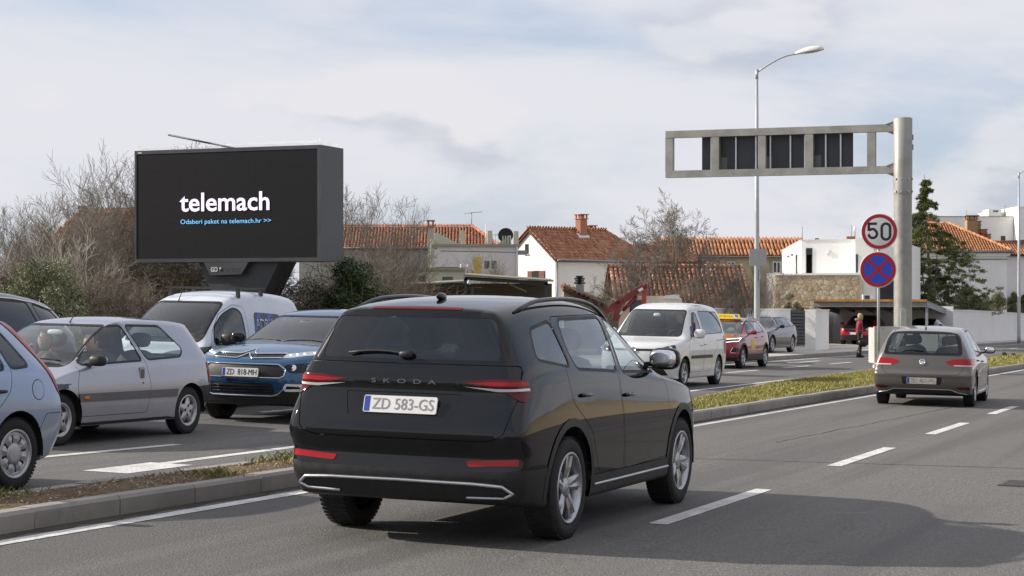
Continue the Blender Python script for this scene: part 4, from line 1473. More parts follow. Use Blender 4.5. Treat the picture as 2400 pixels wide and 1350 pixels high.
def green_annex():
    Y0 = 84.0
    p = px(950, 700, Y0); M = house_frame(p, (1, .05)); g = M.translation.z
    t = thing('low_green_building', 'low pale green flat roofed building with two small dark windows', 'building', mat=M)
    Z = lambda y: HC + (700 - y) / F * Y0 - g
    X = lambda x: (x - 950) / F * Y0
    m = MB(); m.bb((0, 0, -.5), (X(1090), 4, Z(634))); m.build('wall', PL['green'], t)
    m = MB(); m.bb((-.1, -.12, Z(634)), (X(1090), 4, Z(627))); m.build('roof_slab', PL['cap'], t)
    window_part(t, X(978), Z(664), X(1000), Z(643), 0, PL['green'], bar=.05, mull=0)
    window_part(t, X(1037), Z(661), X(1061), Z(649), 0, BM['dark'], bar=.04, mull=0)
    for k, x in enumerate((1081, 1088, 1097, 1108)):
        m = MB(); m.tube([(X(x), .6, Z(640)), (X(x), .6, Z(618 + 4 * (k % 2)))], .05, 6); m.build('flue', PL['house'], t)
    # paler upright strip at the left corner
    m = MB(); m.bb((-.14, .0, 0), (-.02, .3, Z(637))); m.build('corner_strip', PL['house'], t)

def shade_canopy():
    Y0 = 68.0
    p = px(1090, 700, Y0); M = house_frame(p, (1, 0)); g = M.translation.z
    t = thing('shade_canopy', 'dark grey metal canopy with low pitched roof behind the black SUV', 'canopy', mat=M)
    Z = lambda y, Y=Y0: HC + (700 - y) / F * Y - g
    X = lambda x, Y=Y0: (x - 1090) / F * Y
    # right sheet (sloping down to the right) and left sheet
    cover = plain('canopy sheet', (.24, .22, .17), .7, var=.2)
    def slab(nm, x0, z0, x1, z1, y0, y1, th, mt):
        m = MB(); m.add([(x0, y0, z0), (x1, y0, z1), (x1, y1, z1 + .12), (x0, y1, z0 + .12), (x0, y0, z0 - th), (x1, y0, z1 - th), (x1, y1, z1 + .12 - th), (x0, y1, z0 + .12 - th)], [(0, 1, 2, 3), (7, 6, 5, 4), (0, 4, 5, 1), (1, 5, 6, 2), (2, 6, 7, 3), (3, 7, 4, 0)])
        return m.build(nm, mt, t)
    slab('roof_sheet', X(1087), Z(643), X(1297), Z(657), -.3, 5, .06, cover)
    slab('roof_sheet', X(930), Z(667), X(1086), Z(659), -.3, 5, .05, cover)
    m = MB(); m.beam((X(1089), 0, Z(652)), (X(1284), 0, Z(664)), .12, .14); m.build('beam', BM['dark'], t)
    m = MB(); m.beam((X(940), 0, Z(673)), (X(1086), 0, Z(667)), .12, .16); m.build('beam', BM['dark'], t)
    for x, top_ in ((1091, 652), (1281, 664), (1107, 672), (945, 674)):
        m = MB(); m.bb((X(x) - .06, -.06, -.2), (X(x) + .06, .06, Z(top_))); m.build('post', BM['dark'], t)
    m = MB(); m.bb((X(935), 4.6, -.2), (X(1300), 4.8, Z(662))); m.build('back_wall', plain('dark cladding', (.11, .10, .08), .8), t)
    m = MB(); m.beam((X(1190), 0, Z(664)), (X(1235), 2.0, Z(684)), .05, .05); m.build('brace', cover, t)
    m = MB(); m.beam((X(1010), .3, Z(676)), (X(1130), .3, Z(674)), .04, .03); m.build('rail', cover, t)
    c = thing('security_camera', 'small white dome camera under the canopy edge', 'camera', loc=M @ Vector((X(1099), -.12, Z(663))))
    m = MB(); m.blob((0, 0, 0), (.14, .14, .16), e=2.2, n=2); m.build('housing', MT['white_plastic'], c)
    m = MB(); m.blob((0, -.03, -.08), (.09, .09, .08), e=2, n=2); m.build('dome', MT['gloss_black'], c)
    m = MB(); m.tube([(0, 0, .06), (0, .1, .12)], .03, 6); m.build('bracket', MT['white_plastic'], c)

def near_roof():
    """low shed whose old tiled roof faces the road"""
    Y0 = 86.0
    p = px(1443, 700, Y0); M = house_frame(p, (1, .04)); g = M.translation.z
    t = thing('tiled_shed', 'low shed with old red barrel tile roof behind the bare tree', 'shed', mat=M)
    rise_y = 3.6
    Z = lambda y, Y=Y0: HC + (700 - y) / F * Y - g
    X = lambda x, Y=Y0: (x - 1443) / F * Y
    ze, zr = Z(738), Z(628, Y0 + rise_y)
    x1 = X(1770)
    m = MB(); m.bb((.1, .3, -.4), (x1 - .1, 6.5, ze - .1)); m.build('wall', PL['conc'], t)
    ts = tilesingle('old barrel tiles', [(.28, .10, .06), (.38, .145, .08), (.47, .205, .12), (.33, .115, .065), (.44, .26, .18), (.52, .28, .18)])
    ro = tile_roof(t, (0, 0, ze), (x1, 0, ze), (x1 + .05, rise_y, zr), (0.05, rise_y, zr), .225, .30, TILE_OLD, singles=300, seed=8, single_mat=ts)
    ridge_tiles(ro, (0, rise_y, zr + .03), (x1, rise_y, zr + .03), .14, mat=TILE_OLD)
    tile_roof(t, (x1, 2 * rise_y, ze), (0, 2 * rise_y, ze), (0, rise_y, zr), (x1, rise_y, zr), .225, .34, TILE_OLD, seed=9)
    # lower lean-to with a metal chimney pot in front on the left
    Y1 = 78.0
    p = px(1310, 700, Y1); M2 = house_frame(p, (1, .03)); g2 = M2.translation.z
    Z2 = lambda y, Y=Y1: HC + (700 - y) / F * Y - g2
    X2 = lambda x, Y=Y1: (x - 1310) / F * Y
    l = thing('stone_lean_to', 'low lean to with sagging tiled roof and a flue by the crane', 'shed', mat=M2)
    A, B, C, E = (X2(1322), 0, Z2(676)), (X2(1470), 0, Z2(740)), (X2(1470, Y1 + 2), 2, Z2(728)), (X2(1322, Y1 + 2), 2, Z2(664))
    m = MB(); m.add([Vector(A) - Vector((0, -.1, .1)), Vector(B) - Vector((0, -.1, .1)), (B[0], .1, -.3), (A[0], .1, -.3), (A[0], 2, A[2] - .1), (B[0], 2, B[2] - .1), (B[0], 2, -.3), (A[0], 2, -.3)], [(3, 2, 1, 0), (4, 5, 6, 7), (0, 1, 5, 4), (3, 0, 4, 7), (1, 2, 6, 5)])
    m.build('wall', concrete('rubble wall', (.22, .19, .16), (.30, .26, .21)), l)
    ro = tile_roof(l, A, B, C, E, .22, .3, TILE_OLD, seed=12)
    m = MB(); m.beam(Vector(A) + Vector((.4, -.12, .05)), Vector(B) + Vector((0, -.12, .05)), .09, .07); m.build('gutter', BM['grey'], l)
    c = Vector((X2(1361), .7, 0))
    m = MB(); m.box(c + Vector((0, 0, Z2(666) / 2)), (.36, .36, Z2(666))); q = m.build('chimney', PL['conc'], l)
    for k, (yy, ww) in enumerate(((663, .46), (658, .36), (653, .42), (648, .30))):
        m = MB(); m.box(c + Vector((0, 0, Z2(yy))), (ww, ww, .07)); m.build('cowl_plate', BM['void'], q)
    m = MB(); m.tube([c + Vector((0, 0, Z2(666))), c + Vector((0, 0, Z2(648)))], .09, 8); m.build('flue', BM['void'], q)

def yellow_house():
    Y0 = 150.0
    p = px(1480, 700, Y0); M = house_frame(p, (1, 0)); g = M.translation.z
    t = thing('ochre_house', 'long ochre house with bright red tiled roof behind the street lamp', 'house', mat=M)
    Z = lambda y, Y=Y0: HC + (700 - y) / F * Y - g
    X = lambda x, Y=Y0: (x - 1480) / F * Y
    ze, zr = Z(600), Z(562, Y0 + 3)
    x0, x1 = 0, X(1900)
    m = MB(); m.bb((x0, .3, -.5), (x1, 6, ze)); m.build('wall', PL['yellow'], t)
    tl = X(1552, Y0 + 3)
    ro = tile_roof(t, (x0 - .2, 0, ze), (x1, 0, ze), (x1, 3, zr), (tl, 3, zr), .30, 1.2, TILE_O, seed=14)
    tile_roof(t, (x0 - .2, 6, ze), (x0 - .2, 0, ze), (tl, 2.98, zr), (tl, 3.02, zr), .30, .5, TILE_O, seed=15)
    ridge_tiles(ro, (tl, 3, zr), (x1, 3, zr), .15, mat=TILE_O)
    m = MB(); m.tube([(x0, -.08, ze - .05), (x1, -.08, ze - .05)], .07, 6); m.build('gutter', BM['grey'], t)
    sr = plaster('stone surround', (.33, .31, .28), .3)
    for xa in (1600, 1650, 1705, 1812):
        m = MB(); m.bb((X(xa) - .16, .22, Z(642)), (X(xa + 19) + .16, .30, Z(609))); m.build('window_surround', sr, t)
        window_part(t, X(xa), Z(640), X(xa + 19), Z(613), .22, BM['frame'], bar=.09)
    aerial(M @ Vector((X(1661, Y0 + 3), 3, zr)), .7, False, 'short thin mast on the bright red ridge left of the street lamp')

def stone_wall(parent, x0, z0, x1, z1, y, size=.27, seed=3):
    """irregular stones, each its own piece: cells of a jittered grid"""
    rng = random.Random(seed)
    nx, nz = max(2, int((x1 - x0) / (size * 1.35))), max(2, int((z1 - z0) / size))
    pts = []
    for j in range(-1, nz + 1):
        for i in range(-1, nx + 1):
            pts.append((x0 + (i + .5 + (.5 if j % 2 else 0) + rng.uniform(-.36, .36)) * (x1 - x0) / nx, z0 + (j + .5 + rng.uniform(-.33, .33)) * (z1 - z0) / nz))
    mats = []
    for c in ((.50, .41, .28), (.45, .36, .24), (.55, .46, .33), (.48, .36, .22), (.52, .45, .34)):
        m = Mat('wall stone', c, .9, 0, .2); v = m.coord('Object'); n1 = m.noise(v, 7, 5, .7)
        m.set('Base Color', m.mix(m.ramp(n1, .35, .7), tuple(q * .7 for q in c), tuple(min(1, q * 1.15) for q in c))); m.bump(m.noise(v, 22, 5, .7), .8, .03)
        mats.append(m.m)
    for a, (cx, cz) in enumerate(pts):
        poly = [(x0, z0), (x1, z0), (x1, z1), (x0, z1)]
        for b, (ox, oz) in enumerate(pts):
            if a == b or abs(ox - cx) > size * 4 or abs(oz - cz) > size * 3.2: continue
            mx, mz = (cx + ox) / 2, (cz + oz) / 2; dx, dz = ox - cx, oz - cz
            out_ = []
            for i in range(len(poly)):
                p, q = poly[i], poly[(i + 1) % len(poly)]
                dp = (p[0] - mx) * dx + (p[1] - mz) * dz; dq = (q[0] - mx) * dx + (q[1] - mz) * dz
                if dp <= 0: out_.append(p)
                if dp * dq < 0:
                    k = dp / (dp - dq); out_.append((p[0] + (q[0] - p[0]) * k, p[1] + (q[1] - p[1]) * k))
            poly = out_
            if len(poly) < 3: break
        if len(poly) < 3: continue
        ar = abs(sum(poly[i][0] * poly[(i + 1) % len(poly)][1] - poly[(i + 1) % len(poly)][0] * poly[i][1] for i in range(len(poly)))) / 2
        if ar < .012: continue
        pp = grow(poly, -.008)
        c0 = (sum(q[0] for q in pp) / len(pp), sum(q[1] for q in pp) / len(pp))
        n = len(pp); d = rng.uniform(.012, .035)
        vs = [Vector((q[0], y, q[1])) for q in pp] + [Vector((c0[0] + (q[0] - c0[0]) * .86, y - d, c0[1] + (q[1] - c0[1]) * .86)) for q in pp] + [Vector((c0[0] + rng.uniform(-.04, .04), y - d - rng.uniform(.003, .015), c0[1]))]
        m = MB(); m.add(vs, [(i, (i + 1) % n, n + (i + 1) % n, n + i) for i in range(n)] + [(n + i, n + (i + 1) % n, 2 * n) for i in range(n)])
        # outward winding check: front is -y
        m.build('stone', rng.choice(mats), parent)

def modern_house():
    Y0 = 107.0
    p = px(1878, 700, Y0); M = house_frame(p, (.955, -.296)); g = M.translation.z
    t = thing('white_modern_house', 'white flat roofed modern house with tall dark framed window above the stone wall', 'house', mat=M)
    Z = lambda y: HC + (700 - y) / F * Y0 - g
    def X(x):
        u = (x - 1200) / F; e = Vector((.955, -.296, 0)).normalized(); o = M.translation
        return (u * o.y - o.x) / (e.x - u * e.y)
    w1 = X(2010)
    bk = M.inverted() @ px(1833, 700, 130.0)           # far end of the bright side wall
    foot = [(0, 0), (w1, 0), (w1, 19), (bk.x, bk.y)]
    m = MB(); m.prism(foot, Matrix(), -.5, Z(563)); m.build('wall', PL['white'], t)
    m = MB(); m.prism(grow(foot, .05), Matrix(), Z(563), Z(561.5)); m.build('parapet_cap', BM['frame'], t)
    SD = frame((0, 0, 0), (bk.x, bk.y, 0), (0, 0, 1)); sdl = Vector((bk.x, bk.y, 0)); sdn = sdl.normalized(); sdo = Vector((-sdn.y, sdn.x, 0))
    window_part(t, X(1889), Z(643), X(1904), Z(581.5), 0, BM['dark'], glass('reflecting pane', (.10, .12, .14), 1.6), bar=.045, mull=0)
    # the bright side: door and small fittings on x = 0
    zd = (Z(643) + Z(590)) / 2
    m = MB(); m.beam(sdn * 3.0 + Vector((0, 0, zd)), sdn * 5.4 + Vector((0, 0, zd)), .10, Z(590) - Z(643)); o = m.build('side_door', BM['frame'], t)
    m = MB(); m.beam(sdn * 3.4 + sdo * .052 + Vector((0, 0, zd - .05)), sdn * 5.0 + sdo * .052 + Vector((0, 0, zd - .05)), .012, Z(592) - Z(643)); m.build('pane', BM['pane'], o)
    for y0 in (8.5, 13.0):
        m = MB(); q_ = sdn * y0 + sdo * .10; m.tube([q_ + Vector((0, 0, Z(586))), q_ + Vector((0, 0, Z(592)))], .09, 8); m.build('wall_lamp', BM['grey'], t)
    m = MB(); m.lathe([(.16, 0), (.15, .05), (.001, .06)], frame((X(1942), -.005, Z(593)), (1, 0, 0), (0, 0, 1)), 16); m.build('wall_vent', BM['frame'], t)
    # second volume to the right, standing forward, reaching the ground
    w2 = X(2098)
    m = MB(); m.bb((w1, -1.2, -.5), (w1 + 1.05, 14, Z(561))); m.build('wing_wall', PL['white'], t)
    m = MB(); m.bb((w1 + 1.05, .6, -.5), (X(2112), 14, Z(568))); m.build('rear_wing', PL['white'], t)
    m = MB(); m.bb((w1 + 1.06, .55, Z(705)), (X(2110), .598, Z(640))); m.build('dark_glazing', plain('dark glazing', (.03, .033, .036), .15), t)
    m = MB(); m.bb((w1 - .05 + .08, -1.23, Z(640)), (w1 + .16, -1.199, Z(598))); m.build('slit_window', BM['dark'], t)
    # roof fittings
    for x, w_, top_ in ((1903, .2, 557),):
        m = MB(); m.bb((X(x) - .1, 2.0, Z(563)), (X(x) + .12, 2.3, Z(556))); m.build('roof_vent', BM['wood'], t)
    for x, y, nm in ((1876, 530, 'thin tall lightning mast on the corner of the white modern house'), (1992, 529, 'thin lightning mast near the roof terrace of the white modern house')):
        pp = M @ Vector((X(x), .8, Z(562)))
        q = thing('lightning_mast', nm, 'mast', loc=pp); m = MB(); m.tube([(0, 0, 0), (0, 0, (562 - y) / F * Y0)], .02, 5); m.build('rod', BM['grey'], q)
    q = thing('weather_station', 'small white instrument on a stalk on the white modern house roof', 'instrument', loc=M @ Vector((X(1999), 1.0, Z(562))))
    m = MB(); m.tube([(0, 0, 0), (0, 0, .5)], .03, 6); m.build('stalk', BM['grey'], q)
    m = MB(); m.blob((0, 0, .62), (.16, .16, .34), e=2.5, n=2); m.build('sensor', MT['white_plastic'], q)
    m = MB(); m.box((-.25, 0, .1), (.5, .4, .2)); m.build('base_block', BM['brick'], q)
    # terrace wall faced with stone
    s = thing('stone_terrace_wall', 'honey coloured rubble stone terrace wall below the white modern house', 'wall', mat=M)
    yw = -3.0
    def X2(x):
        u = (x - 1200) / F; o = M @ Vector((0, yw, 0)); e = Vector((.955, -.296, 0)).normalized()
        return (u * o.y - o.x) / (e.x - u * e.y)
    Yw = (M @ Vector((0, yw, 0))).y
    Zw = lambda y: HC + (700 - y) / F * Yw - g
    xa, xb = X2(1816), X2(2016)
    m = MB(); m.bb((xa, yw, -.5), (xb, -.02, Zw(645))); m.build('core', concrete('mortar', (.52, .44, .32), (.60, .52, .40)), s)
    m = MB(); m.bb((xa - .06, yw - .08, Zw(645)), (xb, -.02, Zw(640.5))); m.build('coping', PL['white'], s)
    stone_wall(s, xa + .02, Zw(728), xb - .02, Zw(645.5), yw - .002)
    # bright rendered flank on the left of the terrace
    fl = thing('terrace_flank_wall', 'narrow sunlit white flank wall left of the rubble stone terrace', 'wall', mat=M)
    m = MB(); m.bb((xa - .55, yw + .4, -.5), (xa - .30, 9.0, Zw(640))); m.build('upright', PL['white'], fl)
    m = MB(); m.bb((xa - .30, yw + .45, -.5), (xa - .005, 6.0, Zw(648))); m.build('return', PL['white'], fl)
    ac = thing('air_conditioner', 'white air conditioning unit on the carport roof edge', 'appliance', loc=px(2033, 703, 102.0))
    m = MB(); m.bb((-.28, -.16, 0), (.28, .16, .30)); m.build('case', MT['white_plastic'], ac)
    m = MB(); m.bb((-.20, -.175, .05), (.10, -.161, .25)); m.build('grille', BM['dark'], ac)

def carport():
    """open towards the lens; its sides run along the road"""
    A = px(1907, 700, 93.0)
    M = house_frame(A, (-N.x, -N.y))                  # x to the right along the open front, y back
    t = thing('carport', 'open carport with flat rust edged roof over two parked cars', 'carport', mat=M)
    g = M.translation.z
    z0 = HC + (700 - 704) / F * 93.0 - g
    W_, dep = 5.75, 5.6
    zb = z0 - .42                                      # the roof falls to the back
    def slab(nm, x0, x1, za, zb_, y0, y1, th, mt):
        m = MB(); m.add([(x0, y0, za), (x1, y0, za), (x1, y1, zb_), (x0, y1, zb_), (x0, y0, za - th), (x1, y0, za - th), (x1, y1, zb_ - th), (x0, y1, zb_ - th)], [(0, 1, 2, 3), (7, 6, 5, 4), (0, 4, 5, 1), (1, 5, 6, 2), (2, 6, 7, 3), (3, 7, 4, 0)])
        return m.build(nm, mt, t)
    slab('roof_slab', 0, W_, z0, zb, 0, dep, .10, BM['soffit'])
    m = MB(); m.bb((-.03, -.09, z0 - .06), (W_ + .03, -.005, z0 + .05)); m.build('rust_edge', BM['rust'], t)
    m = MB(); m.bb((0, .02, z0 - .33), (W_, .14, z0 - .105)); m.build('front_beam', BM['soffit'], t)
    for x in (.02, W_ - .02):
        m = MB(); m.beam((x, .05, z0 - .22), (x, dep, zb - .22), .10, .22); m.build('side_beam', BM['grey'], t)
        m = MB(); m.bb((x - .06, .15, -1.0), (x + .06, .27, z0 - .3)); m.build('post', BM['grey'], t)
    for k in range(5):
        x = .9 + (W_ - 1.8) * k / 4; m = MB(); m.beam((x, .15, z0 - .19), (x, dep, zb - .19), .07, .12); m.build('rafter', BM['soffit'], t)
    npn = 6
    for k in range(npn):
        xa_ = -.4 + (W_ + .8) * k / npn; xb_ = -.4 + (W_ + .8) * (k + 1) / npn
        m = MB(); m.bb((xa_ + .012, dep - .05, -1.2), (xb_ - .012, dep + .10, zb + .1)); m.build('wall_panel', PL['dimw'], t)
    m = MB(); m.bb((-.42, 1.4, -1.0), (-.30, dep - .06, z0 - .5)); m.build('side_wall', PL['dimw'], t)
    m = MB(); m.bb((.25, dep - .10, -.6), (1.15, dep - .06, zb - .45)); d_ = m.build('door', PL['grey'], t)
    m = MB(); m.bb((.50, dep - .13, .55), (.68, dep - .10, .85)); m.build('meter_box', BM['dark'], d_)
    m = MB(); m.add([rd(74, 18.5, .145), rd(112, 18.5, .145), rd(112, 26, .145), rd(74, 26, .145)], [(3, 2, 1, 0)])
    o = m.build('forecourt', MT['paving']); tag(o, kind='structure')

def boundary_walls():
    def wall_run(label, s0, s1, n_, ytop0, ytop1, th=.25, mat=None, cap=True, name='boundary_wall'):
        a, b = rd(s0, n_), rd(s1, n_)
        t = thing(name, label, 'wall', loc=a)
        def ztop(p, y): return HC + (700 - y) / F * p.y
        m = MB(); za, zb = ztop(a, ytop0) - a.z, ztop(b, ytop1) - a.z
        d_ = b - a
        q = [Vector((0, 0, -.4)), Vector((d_.x, d_.y, d_.z - .4)), Vector((d_.x, d_.y, zb)), Vector((0, 0, za))]
        q2 = [v + N * th for v in q]
        m.add(q + q2, [(0, 1, 2, 3), (7, 6, 5, 4), (0, 4, 5, 1), (1, 5, 6, 2), (2, 6, 7, 3), (3, 7, 4, 0)])
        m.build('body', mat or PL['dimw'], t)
        if cap:
            m = MB(); m.beam(q[3] + N * th / 2 + Vector((0, 0, .025)), q[2] + N * th / 2 + Vector((0, 0, .025)), th + .08, .05); m.build('coping', PL['white'], t)
        return t
    wall_run('pale rendered garden wall behind the parked estate car', 66, 80.6, 20.8, 725, 726)
    wall_run('narrow white gate pier at the left end of the carport', 75.3, 77.7, 18.35, 728, 728, th=.45, mat=PL['white'], name='gate_pier')
    wall_run('short white wall right of the carport in front of the shrubs', 103.2, 112.5, 17.7, 727, 729)
    wall_run('long white boundary wall running to the right edge', 112.8, 165, 18.0, 728, 741)
    # slatted gate: every slat a piece
    a, b = rd(80.75, 20.82), rd(83.6, 20.82)
    t = thing('slatted_gate', 'dark grey gate of horizontal slats beside the white pier', 'gate', loc=a)
    d_ = b - a; zt = HC + (700 - 728) / F * a.y - a.z; zb = .16
    for e in (0, 1):
        m = MB(); c = d_ * e; m.box(c + Vector((0, 0, (zt + zb) / 2)), (.07, .07, zt - zb)); m.build('gate_post', BM['dark'], t)
    n = 11
    for k in range(n):
        z = zb + .06 + (zt - zb - .1) * k / (n - 1)
        m = MB(); m.beam(d_ * .02 + Vector((0, 0, z)), d_ * .98 + Vector((0, 0, z)), .03, (zt - zb) / n * .66); m.build('slat', BM['dark'], t)
    m = MB(); m.beam(N * .12 + Vector((0, 0, (zt + zb) / 2)), d_ + N * .12 + Vector((0, 0, (zt + zb) / 2)), .02, zt - zb); m.build('backing', plain('gate backing', (.10, .10, .105), .8), t)

def right_houses():
    Y0 = 142.0
    p = px(2080, 700, Y0); M = house_frame(p, (1, .0)); g = M.translation.z
    t = thing('orange_roof_house', 'white house with bright orange hipped roof and brick chimneys behind the cedar', 'house', mat=M)
    Z = lambda y, Y=Y0: HC + (700 - y) / F * Y - g
    X = lambda x, Y=Y0: (x - 2080) / F * Y
    ze = Z(589); xr = X(2372); pk = (X(2247, Y0 + 4), 4.0, Z(524, Y0 + 4))
    pl_ = (X(2190, Y0 + 4), 4.0, Z(524, Y0 + 4))
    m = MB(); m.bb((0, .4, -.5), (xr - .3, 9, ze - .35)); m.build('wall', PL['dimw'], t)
    m = MB(); m.bb((-.3, .15, ze - .35), (xr - .1, 9, ze - .1)); m.build('cornice', PL['white'], t)
    m = MB(); m.bb((-.3, .36, Z(609)), (xr - .25, .399, Z(606))); m.build('string_course', BM['grey'], t)
    ro = tile_roof(t, (-.5, 0, ze), (xr, 0, ze), pk, pl_, .21, .30, TILE_O, seed=21)
    tile_roof(t, (xr, 0, ze), (xr, 8, ze), (pk[0], 4.02, pk[2]), (pk[0], 3.98, pk[2]), .21, .3, TILE_O, seed=22)
    ridge_tiles(ro, pk, (xr, 0, ze + .05), .15, mat=TILE_O); ridge_tiles(ro, pl_, pk, .15, mat=TILE_O)
    m = MB(); m.tube([(-.5, -.1, ze - .02), (xr + .1, -.1, ze - .02)], .09, 8); m.build('gutter', BM['grey'], t)
    # lower roof wing on the right
    tile_roof(t, (X(2360), 2.0, Z(596)), (X(2460), 2.0, Z(596)), (X(2460, Y0 + 5), 5, Z(560, Y0 + 5)), (X(2325, Y0 + 5), 5, Z(566, Y0 + 5)), .21, .3, TILE_O, seed=23, name='wing_roof')
    m = MB(); m.bb((X(2370), 2.3, -.5), (X(2460), 8, Z(600))); m.build('wing_wall', PL['dimw'], t)
    bk = plaster('yellowed brick', (.36, .24, .14), .6); bk2 = plaster('red brick', (.36, .14, .09), .5)
    for xa, xb, top_, bot, dy, mt in ((2293, 2321, 506, 580, 5.2, bk), (2320, 2332, 519, 580, 5.6, bk), (2330, 2345, 538, 590, 5.4, bk2), (2343, 2353, 549, 590, 5.2, bk), (2206, 2228, 506, 560, 6.2, bk2)):
        Yc = Y0 + dy; w_ = (xb - xa) / F * Yc * .85; hh = (bot - top_) / F * Yc
        chimney(t, (X((xa + xb) / 2, Yc), dy, HC + (700 - bot) / F * Yc - g), w_, hh - .3, mt, capmat=mt)
    # big white building behind
    Y1 = 188.0
    p = px(2150, 700, Y1); M2 = house_frame(p, (1, .0)); g2 = M2.translation.z
    b = thing('white_apartment_block', 'large plain white building rising behind the orange roof at the right edge', 'building', mat=M2)
    Z2 = lambda y: HC + (700 - y) / F * Y1 - g2
    X2 = lambda x: (x - 2150) / F * Y1
    m = MB(); m.bb((X2(2110), 0, -.5), (X2(2375), 14, Z2(508))); m.build('wall', PL['dimw'], b)
    m = MB(); m.bb((X2(2110), -.06, Z2(508)), (X2(2375), 14, Z2(506.5))); m.build('parapet_cap', PL['cap'], b)
    m = MB(); m.bb((X2(2376), -2.0, -.5), (X2(2520), 14, Z2(488))); m.build('tower_wall', PL['white'], b)
    m = MB(); m.bb((X2(2376) - .1, -2.1, Z2(488)), (X2(2520), 14, Z2(486))); m.build('tower_cap', PL['white'], b)
    m = MB(); m.bb((X2(2336), 3, Z2(508)), (X2(2365), 5.5, Z2(487))); o = m.build('stair_box', PL['white'], b)
    m = MB(); m.bb((X2(2346), 2.96, Z2(493)), (X2(2358), 2.999, Z2(490))); m.build('vent_slot', BM['void'], o)
    m = MB(); m.tube([(X2(2367), 2, Z2(508)), (X2(2367), 2, Z2(481)), (X2(2370), 2, Z2(481))], .05, 6); m.build('roof_lamp', BM['grey'], b)
    for x in (2271, 2324):
        m = MB(); m.tube([(X2(x), 1, Z2(508)), (X2(x), 1, Z2(490))], .03, 5); m.build('lightning_rod', BM['grey'], b)
    window_part(b, X2(2346), Z2(575), X2(2356), Z2(553), 0, BM['dark'], mull=0, bar=.1)
    # garden wall of the orange-roofed house
    Y3 = 112.0

def left_house():
    Y0 = 72.0
    p = px(20, 700, Y0); M = house_frame(p, (1, -.05)); g = M.translation.z
    t = thing('hidden_tiled_house', 'red tiled roof with small chimney behind the bare shrubs at far left', 'house', mat=M)
    Z = lambda y, Y=Y0: HC + (700 - y) / F * Y - g
    X = lambda x, Y=Y0: (x - 20) / F * Y
    ze, zr = Z(585), Z(499, Y0 + 3)
    m = MB(); m.bb((X(98), .3, -.5), (X(480), 6, ze)); m.build('wall', PL['conc'], t)
    ro = tile_roof(t, (X(90), 0, ze), (X(490), 0, ze), (X(470, Y0 + 3), 3, zr), (X(134, Y0 + 3), 3, zr), .22, .34, TILE_OLD, seed=31)
    tile_roof(t, (X(90), 6, ze), (X(90), 0, ze), (X(134, Y0 + 3), 2.98, zr), (X(134, Y0 + 3), 3.02, zr), .22, .34, TILE_OLD, seed=32)
    ridge_tiles(ro, (X(134, Y0 + 3), 3, zr), (X(470, Y0 + 3), 3, zr), mat=TILE_OLD)
    chimney(t, (X(140, Y0 + 3), 3, zr - .1), .24, .05, BM['brick'])

